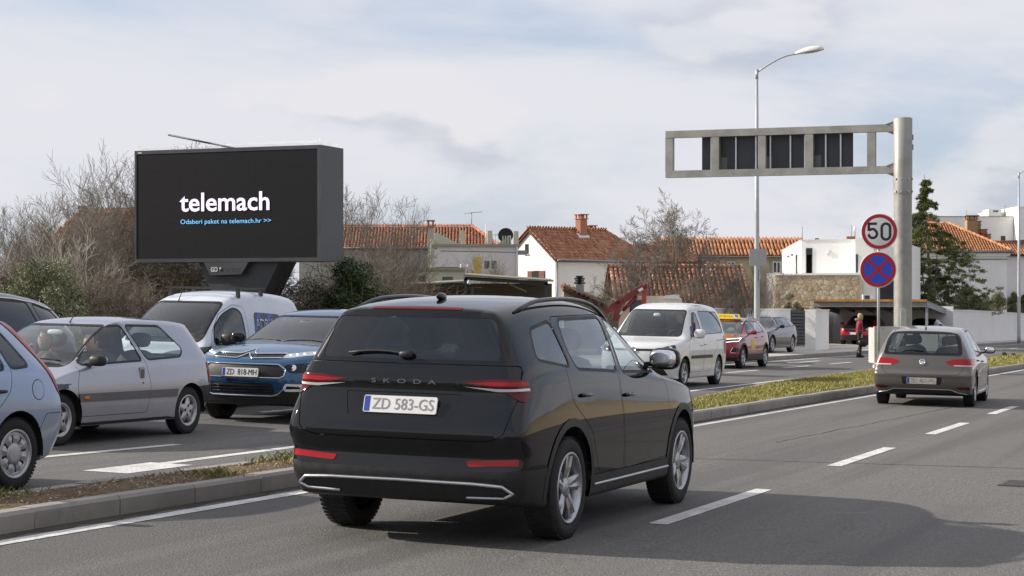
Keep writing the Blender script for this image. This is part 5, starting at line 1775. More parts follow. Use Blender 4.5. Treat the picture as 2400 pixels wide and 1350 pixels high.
def crane_truck():
    Y0 = 60.0
    p = px(1530, 700, Y0); M = house_frame(p, (1, -.1)); g = M.translation.z
    t = thing('crane_truck', 'parked white truck with folded red loader crane behind the white passenger van', 'truck', mat=M)
    Z = lambda y: HC + (700 - y) / F * Y0 - g
    X = lambda x: (x - 1530) / F * Y0
    cream = plain('cream truck paint', (.66, .62, .50), .4)
    red = plain('crane red', (.20, .026, .026), .5, var=.3, sc=4)
    # cab with windows left, roof, bed to the right
    m = MB(); m.prism(rpoly([(X(1448), Z(850)), (X(1597), Z(850)), (X(1597), Z(702)), (X(1590), Z(694)), (X(1478), Z(693)), (X(1470), Z(700)), (X(1450), Z(752))], .04), frame((0, 0, 0), (1, 0, 0), (0, 0, 1)), -2.0, 0); m.build('cab', cream, t)
    m = MB(); m.bb((X(1476), -.03, Z(732)), (X(1506), -.004, Z(703))); m.build('cab_window', MT['glass_dark'], t)
    m = MB(); m.bb((X(1560), -.04, Z(700)), (X(1592), 1.5, Z(692))); m.build('roof_pod', MT['white_plastic'], t)
    m = MB(); m.tube([(X(1570), .3, Z(694)), (X(1588), .3, Z(690)), (X(1594), .3, Z(699))], .025, 6); m.build('roof_rail', BM['grey'], t)
    m = MB(); m.bb((X(1400), -.1, Z(838)), (X(1640), 2.1, Z(815))); m.build('chassis', BM['dark'], t)
    m = MB(); m.bb((X(1598), 0, Z(815)), (X(1720), 2.0, Z(770))); m.build('bed', cream, t)
    tm = tyre_mesh(.42, .26, .24); rm = rim_mesh(.26, 'alloy', .24, MT['hubcap'], 6)
    for x in (1445, 1660):
        for y in (.05, 1.95):
            q = bpy.data.objects.new('wheel', None); q.empty_display_size = .1; link(q, t); q.location = (X(x), y, .42 + .12)
            if y < 1: q.rotation_euler = (0, 0, math.pi)
            for nm, me in (('tyre', tm), ('rim', rm)): link(bpy.data.objects.new(nm, me), q)
    yc = -.45
    P = lambda x, y: Vector((X(x), yc, Z(y)))
    # boom: main arm up to the knuckle, then down the jib
    m = MB(); m.beam(P(1445, 716), P(1512, 671), .16, .18); b1 = m.build('boom', red, t)
    m = MB(); m.beam(P(1513, 668), P(1508, 732), .14, .15); m.build('jib', plain('crane orange red', (.34, .06, .04), .5, var=.25), t)
    m = MB(); m.beam(P(1420, 734), P(1452, 706), .16, .14); m.build('lower_arm', red, t)
    m = MB(); m.beam(P(1445, 752), P(1449, 712), .20, .20); m.build('slew_post', red, t)
    m = MB(); m.tube([P(1447, 742), P(1462, 727)], .035, 8); m.build('ram_rod', MT['chrome'], t)
    m = MB(); m.tube([P(1462, 727), P(1494, 694)], .06, 8); m.build('ram', red, t)
    m = MB(); m.blob(P(1512, 671), (.2, .2, .2), e=2.5, n=2); m.build('knuckle', red, t)
    m = MB()
    for k in range(6):
        a = P(1428 + 3 * k, 718 - k); m.tube([a, a + Vector((.12, -.05, .10)), a + Vector((.22, 0, -.12))], .02, 5)
    m.build('hose_bundle', BM['dark'], t)
    m = MB(); q = P(1503, 679); m.box(q + Vector((0, -.135, 0)), (.16, .01, .09), Matrix.Rotation(R(-33), 4, 'Y')); m.build('maker_plate', MT['white_plastic'], t)

gable_house(); concrete_house(); long_roof_house(); green_annex(); shade_canopy(); near_roof(); yellow_house(); modern_house(); carport(); boundary_walls(); right_houses(); left_house(); crane_truck()
# ================================================================ the cars
def place(pix, heading, local, h=0.0, yaw=0.0, scale=1.0):
    hd = Matrix.Rotation(R(yaw), 3, 'Z') @ Vector(heading)
    M = on_ground((0, 0, 0), hd)
    if scale != 1.0:
        M = M @ Matrix.Scale(scale, 4)
    p = gp(*pix, h) if not isinstance(pix, Vector) else pix
    o = p - (M.to_3x3() @ Vector((local[0], local[1], 0)))
    M.translation = o
    return M
BACK = -D
TRAFFIC = 'cars in the traffic'

# ---------------------------------------------------------------- black estate-like off-roader passing close by
def suv_black():
    p = dict(L=4.40, W=1.77, H=1.635, fo=.87, wb=2.64, r=.345, zs=.25, zh=.92, cowl=(1.22, 1.06), rf=(1.98, 1.52), rm=(2.65, 1.60),
             rq=(3.30, 1.59), rr=(3.85, 1.555), re=(4.16, 1.51), rw=(4.30, 1.12), belt=(1.02, 1.13), wr=.70, tail=.93, wre=.90, wbelt=.955,
             z1=.48, z2=.80, bowr=.06, wtw=.86, rearprof=[(.30, .0), (.45, -.0), (.52, -.02), (.60, -.045), (.64, -.02), (.70, .03), (.74, .035), (.97, -.02), (1.0, -.025), (1.06, .012), (1.12, 0)], crease=dict(rear=.7, belt=.5, z2=.25, tail=.35))
    M = place((1330, 1264), D, (2.2 - .87 - 2.64, -.855), yaw=1.5, scale=1.035)
    c = Car('black_suv', 'glossy black compact SUV with roof rails passing closest to the camera', M, p,
            dict(paint=paint('black car paint', (.006, .0065, .008), .0, .2, .02, 0.0), glass=MT['glass_dim']), TRAFFIC)
    L = c.L
    # doors and glass
    c.door([(1.30, .42), (2.36, .40), (2.44, .95), (2.42, 1.06), (2.30, 1.50), (1.98, 1.49), (1.42, 1.10), (1.28, .95)], .05)
    c.door([(2.40, .40), (2.95, .42), (3.12, .72), (3.46, .92), (3.52, 1.12), (3.40, 1.49), (2.36, 1.51), (2.47, 1.04)], .05)
    c.window([(1.50, 1.09), (2.34, 1.11), (2.26, 1.475), (2.06, 1.47)], MT['glass'], .04)
    c.window([(2.46, 1.115), (3.30, 1.15), (3.34, 1.30), (3.28, 1.465), (2.36, 1.485)], MT['glass_dim'], .05)
    c.window([(3.42, 1.165), (3.92, 1.22), (3.82, 1.40), (3.44, 1.455)], MT['glass_dark'], .05)
    c.window([(-.66, 1.06), (.66, 1.06), (.55, 1.47), (-.55, 1.47)], MT['glass'], .06, axis='x', cond=c.front, name='windscreen')
    c.cut(rpoly([(-.70, 1.185), (.70, 1.185), (.615, 1.515), (-.615, 1.515)], .06), 'x', c.rear, 'window_frame', MT['gloss_black'], 0)
    c.cut(rpoly([(-.645, 1.205), (.645, 1.205), (.565, 1.475), (-.565, 1.475)], .05), 'x', c.rear, 'rear_window', MT['glass_dark'], -.003)
    # tailgate seam
    tg = rpoly([(-.72, .74), (-.62, .70), (.62, .70), (.72, .74), (.78, 1.0), (.76, 1.17), (-.76, 1.17), (-.78, 1.0)], .03)
    c.cut(grow(tg, .007), 'x', c.rear, 'tailgate_seam', MT['seal'], -.006, split=False)
    c.cut(tg, 'x', c.rear, 'tailgate', c.mats['paint'], 0, split=False)
    rearish = lambda f: f.normal.x < -.04
    lampy = lambda f: f.normal.x < -.20
    # tail lamps wrap round the corners
    for sg in (1, -1):
        q = [(sg * y, z) for y, z in ((.40, 1.065), (.60, 1.085), (.97, 1.09), (.97, .965), (.80, .945), (.66, 1.02))]
        c.cut(rpoly(q, .015), 'x', lampy, 'tail_lamp', MT['red_dark'], .006, split=False)
        q = [(sg * y, z) for y, z in ((.44, 1.058), (.62, 1.072), (.95, 1.076), (.95, 1.05), (.62, 1.045))]
        c.cut(rpoly(q, .006), 'x', lampy, 'tail_lamp', MT['red_lens'], .008, split=False)
        q = [(sg * y, z) for y, z in ((.42, 1.040), (.64, 1.030), (.95, 1.036), (.95, 1.020), (.64, 1.012))]
        c.cut(rpoly(q, .004), 'x', lampy, 'tail_lamp_bar', MT['white_plastic'], .009, split=False)
        q = [(sg * y, z) for y, z in ((.46, .565), (.80, .585), (.80, .545), (.48, .53))]
        c.cut(rpoly(q, .008), 'x', rearish, 'reflector', MT['red_lens'], .004, split=False)
    # plate panel, bumper trim
    c.cut(rpoly([(-.42, .985), (.42, .985), (.37, .83), (-.37, .83)], .02), 'x', c.rear, 'plate_recess', MT['gloss_black'], -.004, split=False)
    c.cut([(-.99, .10), (.99, .10), (.99, .515), (.78, .515), (.72, .50), (-.72, .50), (-.78, .515), (-.99, .515)], 'x', rearish, 'bumper_trim', MT['black'], .004, split=False)
    c.cut([(1.10, .10), (3.20, .10), (3.20, .40), (1.10, .40)], 'y', c.flank, 'sill_trim', MT['black'], .006)
    t, r = wheelset('suv', .345, .235, 'turbine', 5, MT['alloy'], .225)
    c.wheels(t, r, .405, .055)
    # front
    c.cut(rpoly([(-.55, .86), (.55, .86), (.50, .66), (-.50, .66)], .03), 'x', c.front, 'grille', MT['gloss_black'], -.004, split=False)
    for sg in (1, -1):
        q = [(sg * y, z) for y, z in ((.56, .86), (.90, .90), (.90, .78), (.60, .74))]
        c.cut(rpoly(q, .02), 'x', lambda f: f.normal.x > .38, 'headlight', MT['lens'], .003, split=False)
    # silver diffuser
    pts = [(-.70, .34), (-.76, .37), (-.70, .415), (-.5, .425), (0, .43), (.5, .425), (.70, .415), (.76, .37), (.70, .34), (.45, .335)]
    c.endstrip(pts, .011, MT['alu'], 'bumper_strip', -1, .010)
    c.endstrip([(-.70, .34), (-.45, .335)], .009, MT['alu'], 'exhaust_trim', -1, .012)
    c.strip([(1.30, .335), (3.05, .335)], .010, MT['alu'], 'sill_strip', .012)
    c.plate(0, .905, -1, 'ZD 583-GS', MT['plate'], ink=MT['ink_soft'])
    h, n_ = c.end(0, 1.045, -1); ft = frame(h + n_ * .004, (0, -1, 0), n_.cross(Vector((0, -1, 0))))
    letters('S  K  O  D  A', ft, .028, MT['grey_trim'], c.root, 'tailgate_lettering', width=.46)
    c.wiper(-.02, .42, 1.225, -1, 0)
    m = MB(); pt, n_ = c.end(0, 1.225, -1); m.blob(pt + n_ * .02, (.05, .10, .05), e=3, n=2); c.part('wiper_pivot', m, MT['black'])
    # roof rails, spoiler lip, fin
    for sg in (1, -1):
        q = []
        for k in range(15):
            t_ = k / 14; xf = 1.95 + t_ * 1.95
            h, n_ = c.top(xf, sg * .585)
            q.append(h + Vector((0, 0, .040 * min(1, 5.5 * min(t_, 1 - t_)))))
        m = MB(); m.tube(q, [.010] + [.016] * 13 + [.010], 8); c.part('roof_rail', m, MT['gloss_black'])
    h, n_ = c.top(3.75, 0)
    m = MB(); m.blob(h + Vector((0, 0, .018)), (.15, .04, .05), e=2.2, n=2); c.part('antenna_fin', m, MT['gloss_black'])
    c.cut(rpoly([(-.32, 1.524), (.32, 1.524), (.32, 1.539), (-.32, 1.539)], .004), 'x', rearish, 'brake_light', MT['red_dark'], .004, split=False)
    c.mirror(1.50, 1.15, MT['gloss_black'], (.14, .24, .17), .09)
    c.handle(2.28, .93, c.mats['paint']); c.handle(3.22, .96, c.mats['paint'])
    c.interior((1.95, 2.85), .34, .68, 1.30, dashz=1.06)
    c.finish()
    return c

# ---------------------------------------------------------------- grey-brown hatchback ahead on the right
def hatch_grey():
    p = dict(L=4.26, W=1.80, H=1.45, fo=.87, wb=2.62, r=.316, zs=.19, zh=.80, cowl=(1.18, .93), rf=(2.0, 1.37), rm=(2.65, 1.43), rq=(3.25, 1.425),
             rr=(3.72, 1.385), re=(4.0, 1.335), rw=(4.19, .93), belt=(.88, .95), wr=.71, tail=.95, wre=.90, z1=.42, z2=.70, wtw=.86,
             bowr=.08, rearprof=[(.30, .0), (.38, .03), (.53, .025), (.56, .035), (.60, .03), (.64, -.02), (.82, -.01), (.90, 0)], crease=dict(rear=.7, belt=.4, z2=.3, tail=.3))
    M = place((2285, 953), D, (2.13 - .87 - 2.62, -.87), yaw=4.0)
    c = Car('grey_hatchback', 'grey brown hatchback driving away beside the speed limit sign', M, p,
            dict(paint=paint('grey brown metallic', (.135, .118, .105), .55, .34, .25), glass=MT['glass_dim']), TRAFFIC)
    c.door([(1.28, .34), (2.36, .33), (2.44, .85), (2.30, 1.39), (1.95, 1.36), (1.38, .98), (1.24, .85)], .05)
    c.door([(2.40, .33), (2.92, .34), (3.10, .62), (3.40, .82), (3.44, 1.0), (3.30, 1.38), (2.35, 1.40), (2.47, .93)], .05)
    c.window([(1.46, .965), (2.36, .985), (2.27, 1.355), (2.02, 1.345)], MT['glass'], .04)
    c.window([(2.46, .99), (3.24, 1.015), (3.34, 1.10), (3.22, 1.345), (2.38, 1.365)], MT['glass_dim'], .05)
    c.window([(-.66, .93), (.66, .93), (.54, 1.34), (-.54, 1.34)], MT['glass'], .06, axis='x', cond=c.front, name='windscreen')
    c.cut(rpoly([(-.70, .925), (.70, .925), (.62, 1.35), (-.62, 1.35)], .06), 'x', c.rear, 'window_frame', MT['gloss_black'], 0)
    c.cut(rpoly([(-.63, .965), (.63, .965), (.555, 1.30), (-.555, 1.30)], .06), 'x', c.rear, 'rear_window', MT['glass'], -.003)
    rearish = lambda f: f.normal.x < -.04
    tg = rpoly([(-.62, .575), (.62, .575), (.70, .66), (.74, .915), (-.74, .915), (-.70, .66)], .05)
    c.cut(grow(tg, .006), 'x', c.rear, 'tailgate_seam', MT['seal'], -.006, split=False)
    c.cut(tg, 'x', c.rear, 'tailgate', c.mats['paint'], 0, split=False)
    for sg in (1, -1):
        q = [(sg * y, z) for y, z in ((.40, .815), (.56, .86), (.95, .875), (.95, .73), (.60, .735), (.46, .76))]
        c.cut(rpoly(q, .02), 'x', rearish, 'tail_lamp', MT['red_lens'], .006, split=False)
        q = [(sg * y, z) for y, z in ((.54, .752), (.94, .752), (.94, .735), (.56, .738))]
        c.cut(rpoly(q, .004), 'x', rearish, 'tail_lamp_bar', MT['white_plastic'], .008, split=False)
        q = [(sg * y, z) for y, z in ((.57, .355), (.82, .37), (.82, .325), (.66, .315))]
        c.cut(rpoly(q, .01), 'x', rearish, 'reflector', MT['red_dark'], .004, split=False)
    c.cut(rpoly([(-.36, .53), (.36, .53), (.33, .40), (-.33, .40)], .02), 'x', c.rear, 'plate_recess', MT['seal'], -.006, split=False)
    c.cut([(-.95, .05), (.95, .05), (.95, .235), (.62, .255), (.5, .31), (-.5, .31), (-.62, .255), (-.95, .235)], 'x', rearish, 'bumper_trim', MT['black'], .003, split=False)
    c.endstrip([(-.80, .235), (-.62, .265), (-.5, .315), (0, .317), (.5, .315), (.62, .265), (.80, .235)], .007, MT['alu'], 'bumper_strip', -1, .004)
    c.strip([(1.35, .255), (2.95, .255)], .009, MT['chrome'], 'sill_strip', .003)
    t, r = wheelset('hatch', .316, .205, 'alloy', 7, MT['alloy'])
    c.wheels(t, r, .352)
    c.cut(rpoly([(-.5, .70), (.5, .70), (.5, .62), (-.5, .62)], .02), 'x', c.front, 'grille', MT['gloss_black'], -.004, split=False)
    for sg in (1, -1):
        q = [(sg * y, z) for y, z in ((.52, .71), (.86, .76), (.86, .64), (.54, .61))]
        c.cut(rpoly(q, .02), 'x', lambda f: f.normal.x > .38, 'headlight', MT['lens'], .003, split=False)
    pl, Mp = c.plate(0, .465, -1, 'ZD 455-PG', MT['plate_dirty'], ink=MT['ink_soft'])
    h, n_ = c.end(0, .80, -1)
    m = MB(); Mr = frame(h + n_ * .006, (0, -1, 0), n_.cross(Vector((0, -1, 0))))
    m.lathe([(.055, 0), (.055, .010), (.044, .012), (.042, .004), (.001, .004)], Mr, 24)
    for a, b in (((-.03, .03), (-.012, -.03)), ((-.012, -.03), (0, 0.005)), ((0, .005), (.012, -.03)), ((.012, -.03), (.03, .03))):
        m.beam(Mr @ Vector((*a, .008)), Mr @ Vector((*b, .008)), .008, .008, n_)
    c.part('badge', m, MT['chrome'])
    c.wiper(-.02, .36, .985, -1, 0)
    h, n_ = c.top(3.72, 0); m = MB(); m.blob(h + Vector((0, 0, .02)), (.12, .035, .05), e=2.2, n=2); c.part('antenna_fin', m, c.mats['paint'])
    c.mirror(1.52, .97, MT['gloss_black'], (.12, .20, .14), .10)
    c.handle(2.24, .80, c.mats['paint']); c.handle(3.12, .83, c.mats['paint'])
    c.interior((1.95, 2.80), .28, .55, 1.16, dashz=.93)
    c.finish()
    return c

# ---------------------------------------------------------------- small silver three-door
def mini_silver():
    p = dict(L=3.72, W=1.60, H=1.37, fo=.70, wb=2.385, r=.278, zs=.19, zh=.66, cowl=(.98, .86), rf=(1.62, 1.30), rm=(2.15, 1.355), rq=(2.75, 1.35),
             rr=(3.27, 1.325), re=(3.46, 1.295), rw=(3.66, .90), belt=(.83, .86), wr=.66, tail=.90, z1=.44, z2=.62, bow=.10, wbow=.08, nose=.84,
             crease=dict(cowl=.5, roof=.45, belt=.55, z2=.3, rear=.6, z1=.2))
    M = place((146, 1046), BACK, (1.86 - .70, .78), yaw=-.5, scale=1.03)
    c = Car('silver_hatchback', 'silver lilac three door hatchback with black side moulding and two people inside', M, p,
            dict(paint=paint('silver lilac paint', (.39, .395, .465), .6, .34, .3), glass=MT['glass']), TRAFFIC)
    pm = c.mats['paint']
    c.door([(.98, .30), (2.20, .30), (2.26, .60), (2.20, .84), (2.02, 1.30), (1.58, 1.285), (1.00, .84), (.93, .62)], .04)
    c.window([(1.08, .865), (2.13, .895), (1.98, 1.265), (1.60, 1.255)], MT['glass'], .03, .025)
    c.window([(2.25, .90), (2.93, .925), (3.02, 1.00), (2.72, 1.26), (2.07, 1.268)], MT['glass'], .05, .022)
    c.window([(-.60, .845), (.60, .845), (.505, 1.265), (-.505, 1.265)], MT['glass'], .05, .02, axis='x', cond=c.front, name='windscreen')
    c.window([(-.56, .92), (.56, .92), (.49, 1.24), (-.49, 1.24)], MT['glass'], .05, .02, axis='x', cond=c.rear, name='rear_window')
    # grey bumpers and side moulding
    blk = MT['grey_trim']
    c.cut([(-.9, .33), (.9, .33), (.9, .53), (-.9, .53)], 'x', lambda f: f.normal.x > .05, 'front_bumper', MT['black'], .006, split=False)
    c.cut([(-.9, .36), (.9, .36), (.9, .56), (-.9, .56)], 'x', lambda f: f.normal.x < -.05, 'rear_bumper', MT['black'], .006, split=False)
    t, r = wheelset('mini', .278, .178, 'star', 5, MT['hubcap'], .165)
    c.wheels(t, r, .318)
    c.cut([(.96, .455), (2.78, .455), (2.80, .545), (.93, .545)], 'y', c.flank, 'side_moulding', MT['grey_trim'], .012)
    c.cut([(3.30, .42), (3.72, .42), (3.72, .565), (3.36, .565)], 'y', lambda f: abs(f.normal.y) > .2, 'rear_bumper', MT['black'], .007)
    c.cut([(.0, .36), (.36, .36), (.40, .52), (.0, .52)], 'y', lambda f: abs(f.normal.y) > .2, 'front_bumper', MT['black'], .007)
    for sg in (1, -1):
        q = [(sg * y, z) for y, z in ((.60, .60), (.85, .60), (.85, .84), (.68, .84))]
        c.cut(rpoly(q, .02), 'x', lambda f: f.normal.x < -.22, 'tail_lamp', MT['red_lens'], .005, split=False)
        q = [(sg * y, z) for y, z in ((.40, .54), (.82, .56), (.82, .66), (.44, .655))]
        c.cut(rpoly(q, .02), 'x', lambda f: f.normal.x > .05, 'headlight', MT['lens'], .004, split=False)
    c.cut(rpoly([(-.3, .59), (.3, .59), (.3, .64), (-.3, .64)], .01), 'x', c.front, 'grille', MT['black'], -.003, split=False)
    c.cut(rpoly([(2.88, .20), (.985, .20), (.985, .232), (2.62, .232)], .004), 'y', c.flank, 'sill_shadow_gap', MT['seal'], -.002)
    c.mirror(1.18, .87, MT['black'], (.13, .19, .12), .07)
    for sg in (1, -1):
        pt, n_ = c.side(2.10, .74, sg)
        Mr = frame(pt + n_ * .004, (1, 0, 0), (0, 0, 1))
        m = MB(); m.prism(rpoly([(-.045, -.07), (.045, -.07), (.045, .07), (-.045, .07)], .02), Mr, -.004, .008)
        o = c.part('handle', m, pm)
        m = MB(); m.prism(rpoly([(-.028, -.055), (.028, -.055), (.028, .045), (-.028, .045)], .016), Mr, -.009, .010)
        m.build('handle_grip', pm if False else MT['grey_trim'], o)
        m = MB(); pt, n_ = c.side(2.11, .63, sg); m.lathe([(.013, 0), (.001, .003)], frame(pt + n_ * .002, (1, 0, 0), (0, 0, 1)), 10); c.part('keyhole', m, MT['black'])
        pt, n_ = c.side(1.06, .50, sg); m = MB(); m.blob(pt + n_ * .016, (.09, .012, .035), e=4, n=2); c.part('side_repeater', m, MT['amber'])
    h, n_ = c.top(1.72, .06)
    m = MB(); m.tube([h, h + Vector((-.10, 0, .11))], [.008, .004], 6); c.part('antenna', m, MT['black'])
    c.wiper(.05, .50, .872, 1, 0)
    c.interior((1.62, 2.35), .27, .52, 1.08, dashz=.84, yo=.32)
    m = MB(); h, n_ = c.end(0, 1.20, 1); m.blob(h + Vector((-.07, 0, -.01)), (.04, .20, .06), e=3.5, n=2); c.part('rear_view_mirror', m, MT['white_plastic'])
    m = MB(); m.beam((c.X(1.80), -.36, 1.20), (c.X(1.95), -.30, .82), .05, .012); c.part('seat_belt', m, plain('red strap', (.55, .02, .03), .7))
    c.finish()
    return c

# ---------------------------------------------------------------- pale blue hatchback cut by the left edge
def hatch_blue():
    p = dict(L=3.92, W=1.69, H=1.44, fo=.75, wb=2.486, r=.293, zs=.20, zh=.74, cowl=(1.05, .90), rf=(1.72, 1.36), rm=(2.25, 1.42), rq=(2.85, 1.415),
             rr=(3.32, 1.38), re=(3.52, 1.345), rw=(3.84, .93), belt=(.88, .97), wr=.66, tail=.93, z1=.46, z2=.68, bowr=.06, wtw=.88,
             crease=dict(belt=.4, rear=.6, z2=.3, tail=.4))
    M = place((38, 1150), BACK, (1.96 - .75 - 2.486, .82), yaw=0, scale=1.04)
    c = Car('pale_blue_hatchback', 'pale blue hatchback with tall tail lamp cut off by the left edge', M, p,
            dict(paint=paint('pale blue paint', (.27, .345, .50), .5, .3, .3), glass=MT['glass_dim']), TRAFFIC)
    pm = c.mats['paint']
    c.door([(1.10, .34), (2.12, .33), (2.18, .85), (2.06, 1.36), (1.70, 1.33), (1.12, .92), (1.05, .7)], .05)
    c.door([(2.16, .33), (2.72, .34), (2.92, .62), (3.14, .80), (3.18, .98), (3.06, 1.34), (2.10, 1.37), (2.22, .9)], .05)
    c.window([(1.22, .93), (2.11, .955), (2.02, 1.325), (1.74, 1.315)], MT['glass_dim'], .04)
    c.window([(2.21, .955), (3.10, .98), (3.00, 1.315), (2.12, 1.335)], MT['glass_dim'], .05)
    c.window([(3.19, .985), (3.42, 1.00), (3.24, 1.27), (3.10, 1.30)], MT['glass_dark'], .04)
    c.window([(-.62, .90), (.62, .90), (.52, 1.32), (-.52, 1.32)], MT['glass_dim'], .06, axis='x', cond=c.front, name='windscreen')
    c.window([(-.60, .98), (.60, .98), (.53, 1.31), (-.53, 1.31)], MT['glass_dim'], .06, axis='x', cond=c.rear, name='rear_window')
    for sg in (1, -1):
        q = [(sg * y, z) for y, z in ((.665, .86), (.90, .74), (.90, 1.36), (.575, 1.36))]
        c.cut(rpoly(q, .03), 'x', lambda f: f.normal.x < -.50, 'tail_lamp', MT['red_lens'], .006, split=False)
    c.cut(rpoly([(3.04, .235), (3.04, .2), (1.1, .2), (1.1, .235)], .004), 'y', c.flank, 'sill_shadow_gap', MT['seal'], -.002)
    c.cut(rpoly([(3.36, 1.35), (3.48, 1.35), (3.93, .84), (3.90, .70), (3.80, .76), (3.62, 1.04)], .02), 'y', lambda f: abs(f.normal.y) > .12, 'tail_lamp', MT['red_lens'], .006)
    bm_ = rpoly([(3.47, .15), (3.99, .15), (3.99, .60), (3.60, .60), (3.52, .48)], .03)
    c.cut(grow(bm_, .006), 'y', lambda f: abs(f.normal.y) > .15, 'bumper_seam', MT['seal'], -.004)
    c.cut(bm_, 'y', lambda f: abs(f.normal.y) > .15, 'rear_bumper', pm, .0)
    c.cut(circ(3.50, .80, .085, 20), 'y', c.flank, 'fuel_cap_seam', MT['seal'], -.002)
    c.cut(circ(3.50, .80, .078, 20), 'y', c.flank, 'fuel_cap', pm, .002)
    t, r = wheelset('fiesta', .293, .192, 'paddle', 8, MT['hubcap'], .185)
    c.wheels(t, r, .338)
    c.handle(2.98, .80, MT['black']); c.handle(2.0, .78, MT['black'])
    c.mirror(1.35, .95, pm)
    c.interior((1.75, 2.55), .28, .55, 1.14, dashz=.9)
    c.finish()
    return c

# ---------------------------------------------------------------- white van with roof bars
def van_white():
    p = dict(L=4.04, W=1.68, H=1.80, fo=.78, wb=2.60, r=.30, zs=.22, zh=.84, cowl=(.78, 1.02), rf=(1.52, 1.62), rm=(2.10, 1.755), rq=(2.80, 1.765),
             rr=(3.62, 1.72), re=(3.84, 1.66), rw=(3.98, 1.15), belt=(1.02, 1.10), wr=.80, tail=.95, wre=.88, z1=.48, z2=.74, bowr=.04, hx=.20, nose=.82, bow=.20, wbow=.22,
             wtw=.93, wbelt=.98, crease=dict(cowl=.15, roof=.15, belt=.1))
    M = place(rd(21.9 + 2.02, 14.7 + .84), BACK, (0, 0))
    c = Car('white_van', 'white panel van with roof bars and a lettered blue window panel', M, p,
            dict(paint=paint('van white', (.62, .65, .72), .0, .35, .3), glass=MT['glass_dim']), TRAFFIC, 'van')
    pm = c.mats['paint']
    c.door([(1.02, .36), (2.05, .36), (2.10, 1.0), (2.06, 1.54), (1.80, 1.58), (1.46, 1.44), (1.18, 1.18), (.98, .9)], .06)
    c.window([(1.10, .98), (2.00, .99), (1.965, 1.46), (1.80, 1.53), (1.50, 1.42), (1.24, 1.22)], MT['glass_dim'], .10, .02)
    c.window([(-.68, 1.03), (.68, 1.03), (.58, 1.60), (-.58, 1.60)], MT['glass_dim'], .08, .025, axis='x', cond=c.front, name='windscreen')
    # lettered panel
    blue = Mat('blue lettered film', (.05, .06, .10), .2)
    v = blue.coord('Object', (1, 1, 1))
    wv = blue.node('ShaderNodeTexWave', {'Vector': v, 'Scale': 2.0, 'Distortion': 3.0, 'Detail': 2.0}, wave_type='BANDS', bands_direction='DIAGONAL').outputs['Fac']
    blue.set('Base Color', blue.mix(blue.ramp(wv, .55, .95), (.035, .038, .055), (.06, .08, .42)))
    pan = rpoly([(2.26, 1.02), (3.42, 1.05), (3.36, 1.30), (3.05, 1.44), (2.32, 1.47)], .07, 3)
    c.cut(pan, 'y', c.flank, 'side_panel', blue.m, .002)
    c.cut(rpoly([(-.66, 1.10), (.66, 1.10), (.60, 1.56), (-.60, 1.56)], .05), 'x', c.rear, 'rear_window', MT['glass_dark'], -.003, split=False)
    c.cut(rpoly([(-.80, .25), (.80, .25), (.80, .62), (-.80, .62)], .03), 'x', lambda f: f.normal.x > .06, 'front_bumper', MT['black'], .005, split=False)
    for sg in (1, -1):
        q = [(sg * y, z) for y, z in ((.40, .70), (.86, .74), (.86, .96), (.46, .88))]
        c.cut(rpoly(q, .05), 'x', lambda f: f.normal.x > .05, 'headlight', MT['lens'], .004, split=False)
        h, n_ = c.side(2.36 if sg > 0 else 3.4, 1.22, sg)
    for sg in (1,):
        pts = [c.side(x, 1.265, sg) for x in (2.40, 3.10)]
        h, n_ = c.side(2.74, 1.27, sg)
        M2 = frame(h + n_ * .008, (-1, 0, 0), (0, -n_.z, n_.y))
        o = letters('ADRIATIC', M2 @ Matrix.Translation((.02, -.06, 0)), .155, plain('pale lettering', (.62, .64, .74), .5), c.root, 'side_lettering', width=.86, bold=.004)
        o = letters('ADRIATIC', M2 @ Matrix.Translation((.02, -.06, .0016)), .135, plain('lettering fill', (.05, .055, .12), .5), c.root, 'side_lettering', width=.84, bold=-.004)
    t, r = wheelset('van', .30, .19, 'star', 6, MT['hubcap'])
    c.wheels(t, r, .342)
    c.mirror(1.26, 1.03, MT['black'], (.16, .24, .20), .07)
    # roof bars on feet
    for xf in (2.05, 2.72):
        m = MB(); z = 1.835
        m.beam((c.X(xf), -.70, z), (c.X(xf), .70, z), .05, .03)
        for sg in (1, -1):
            h, n_ = c.top(xf, sg * .62)
            m.beam((c.X(xf), sg * .62, h.z - .005), (c.X(xf), sg * .61, z), .05, .05)
        c.part('roof_bar', m, MT['black'])
    h, n_ = c.top(1.62, -.18)
    m = MB(); m.tube([h, h + Vector((-.12, 0, .19))], [.009, .004], 6); c.part('antenna', m, MT['black'])
    m = MB(); m.box((c.X(1.75), .28, 1.02), (.4, .5, .16)); c.part('parcel', m, MT['cardboard'])
    c.interior((1.72, 2.6), .40, .72, 1.30, rear=False, dashz=1.02)
    m = MB(); m.bb((c.X(2.20), -.66, .4), (c.X(2.16), .66, 1.50)); c.part('bulkhead', m, MT['grey_trim'])
    c.wiper(-.45, .20, 1.06, 1, 0)
    c.finish()
    return c

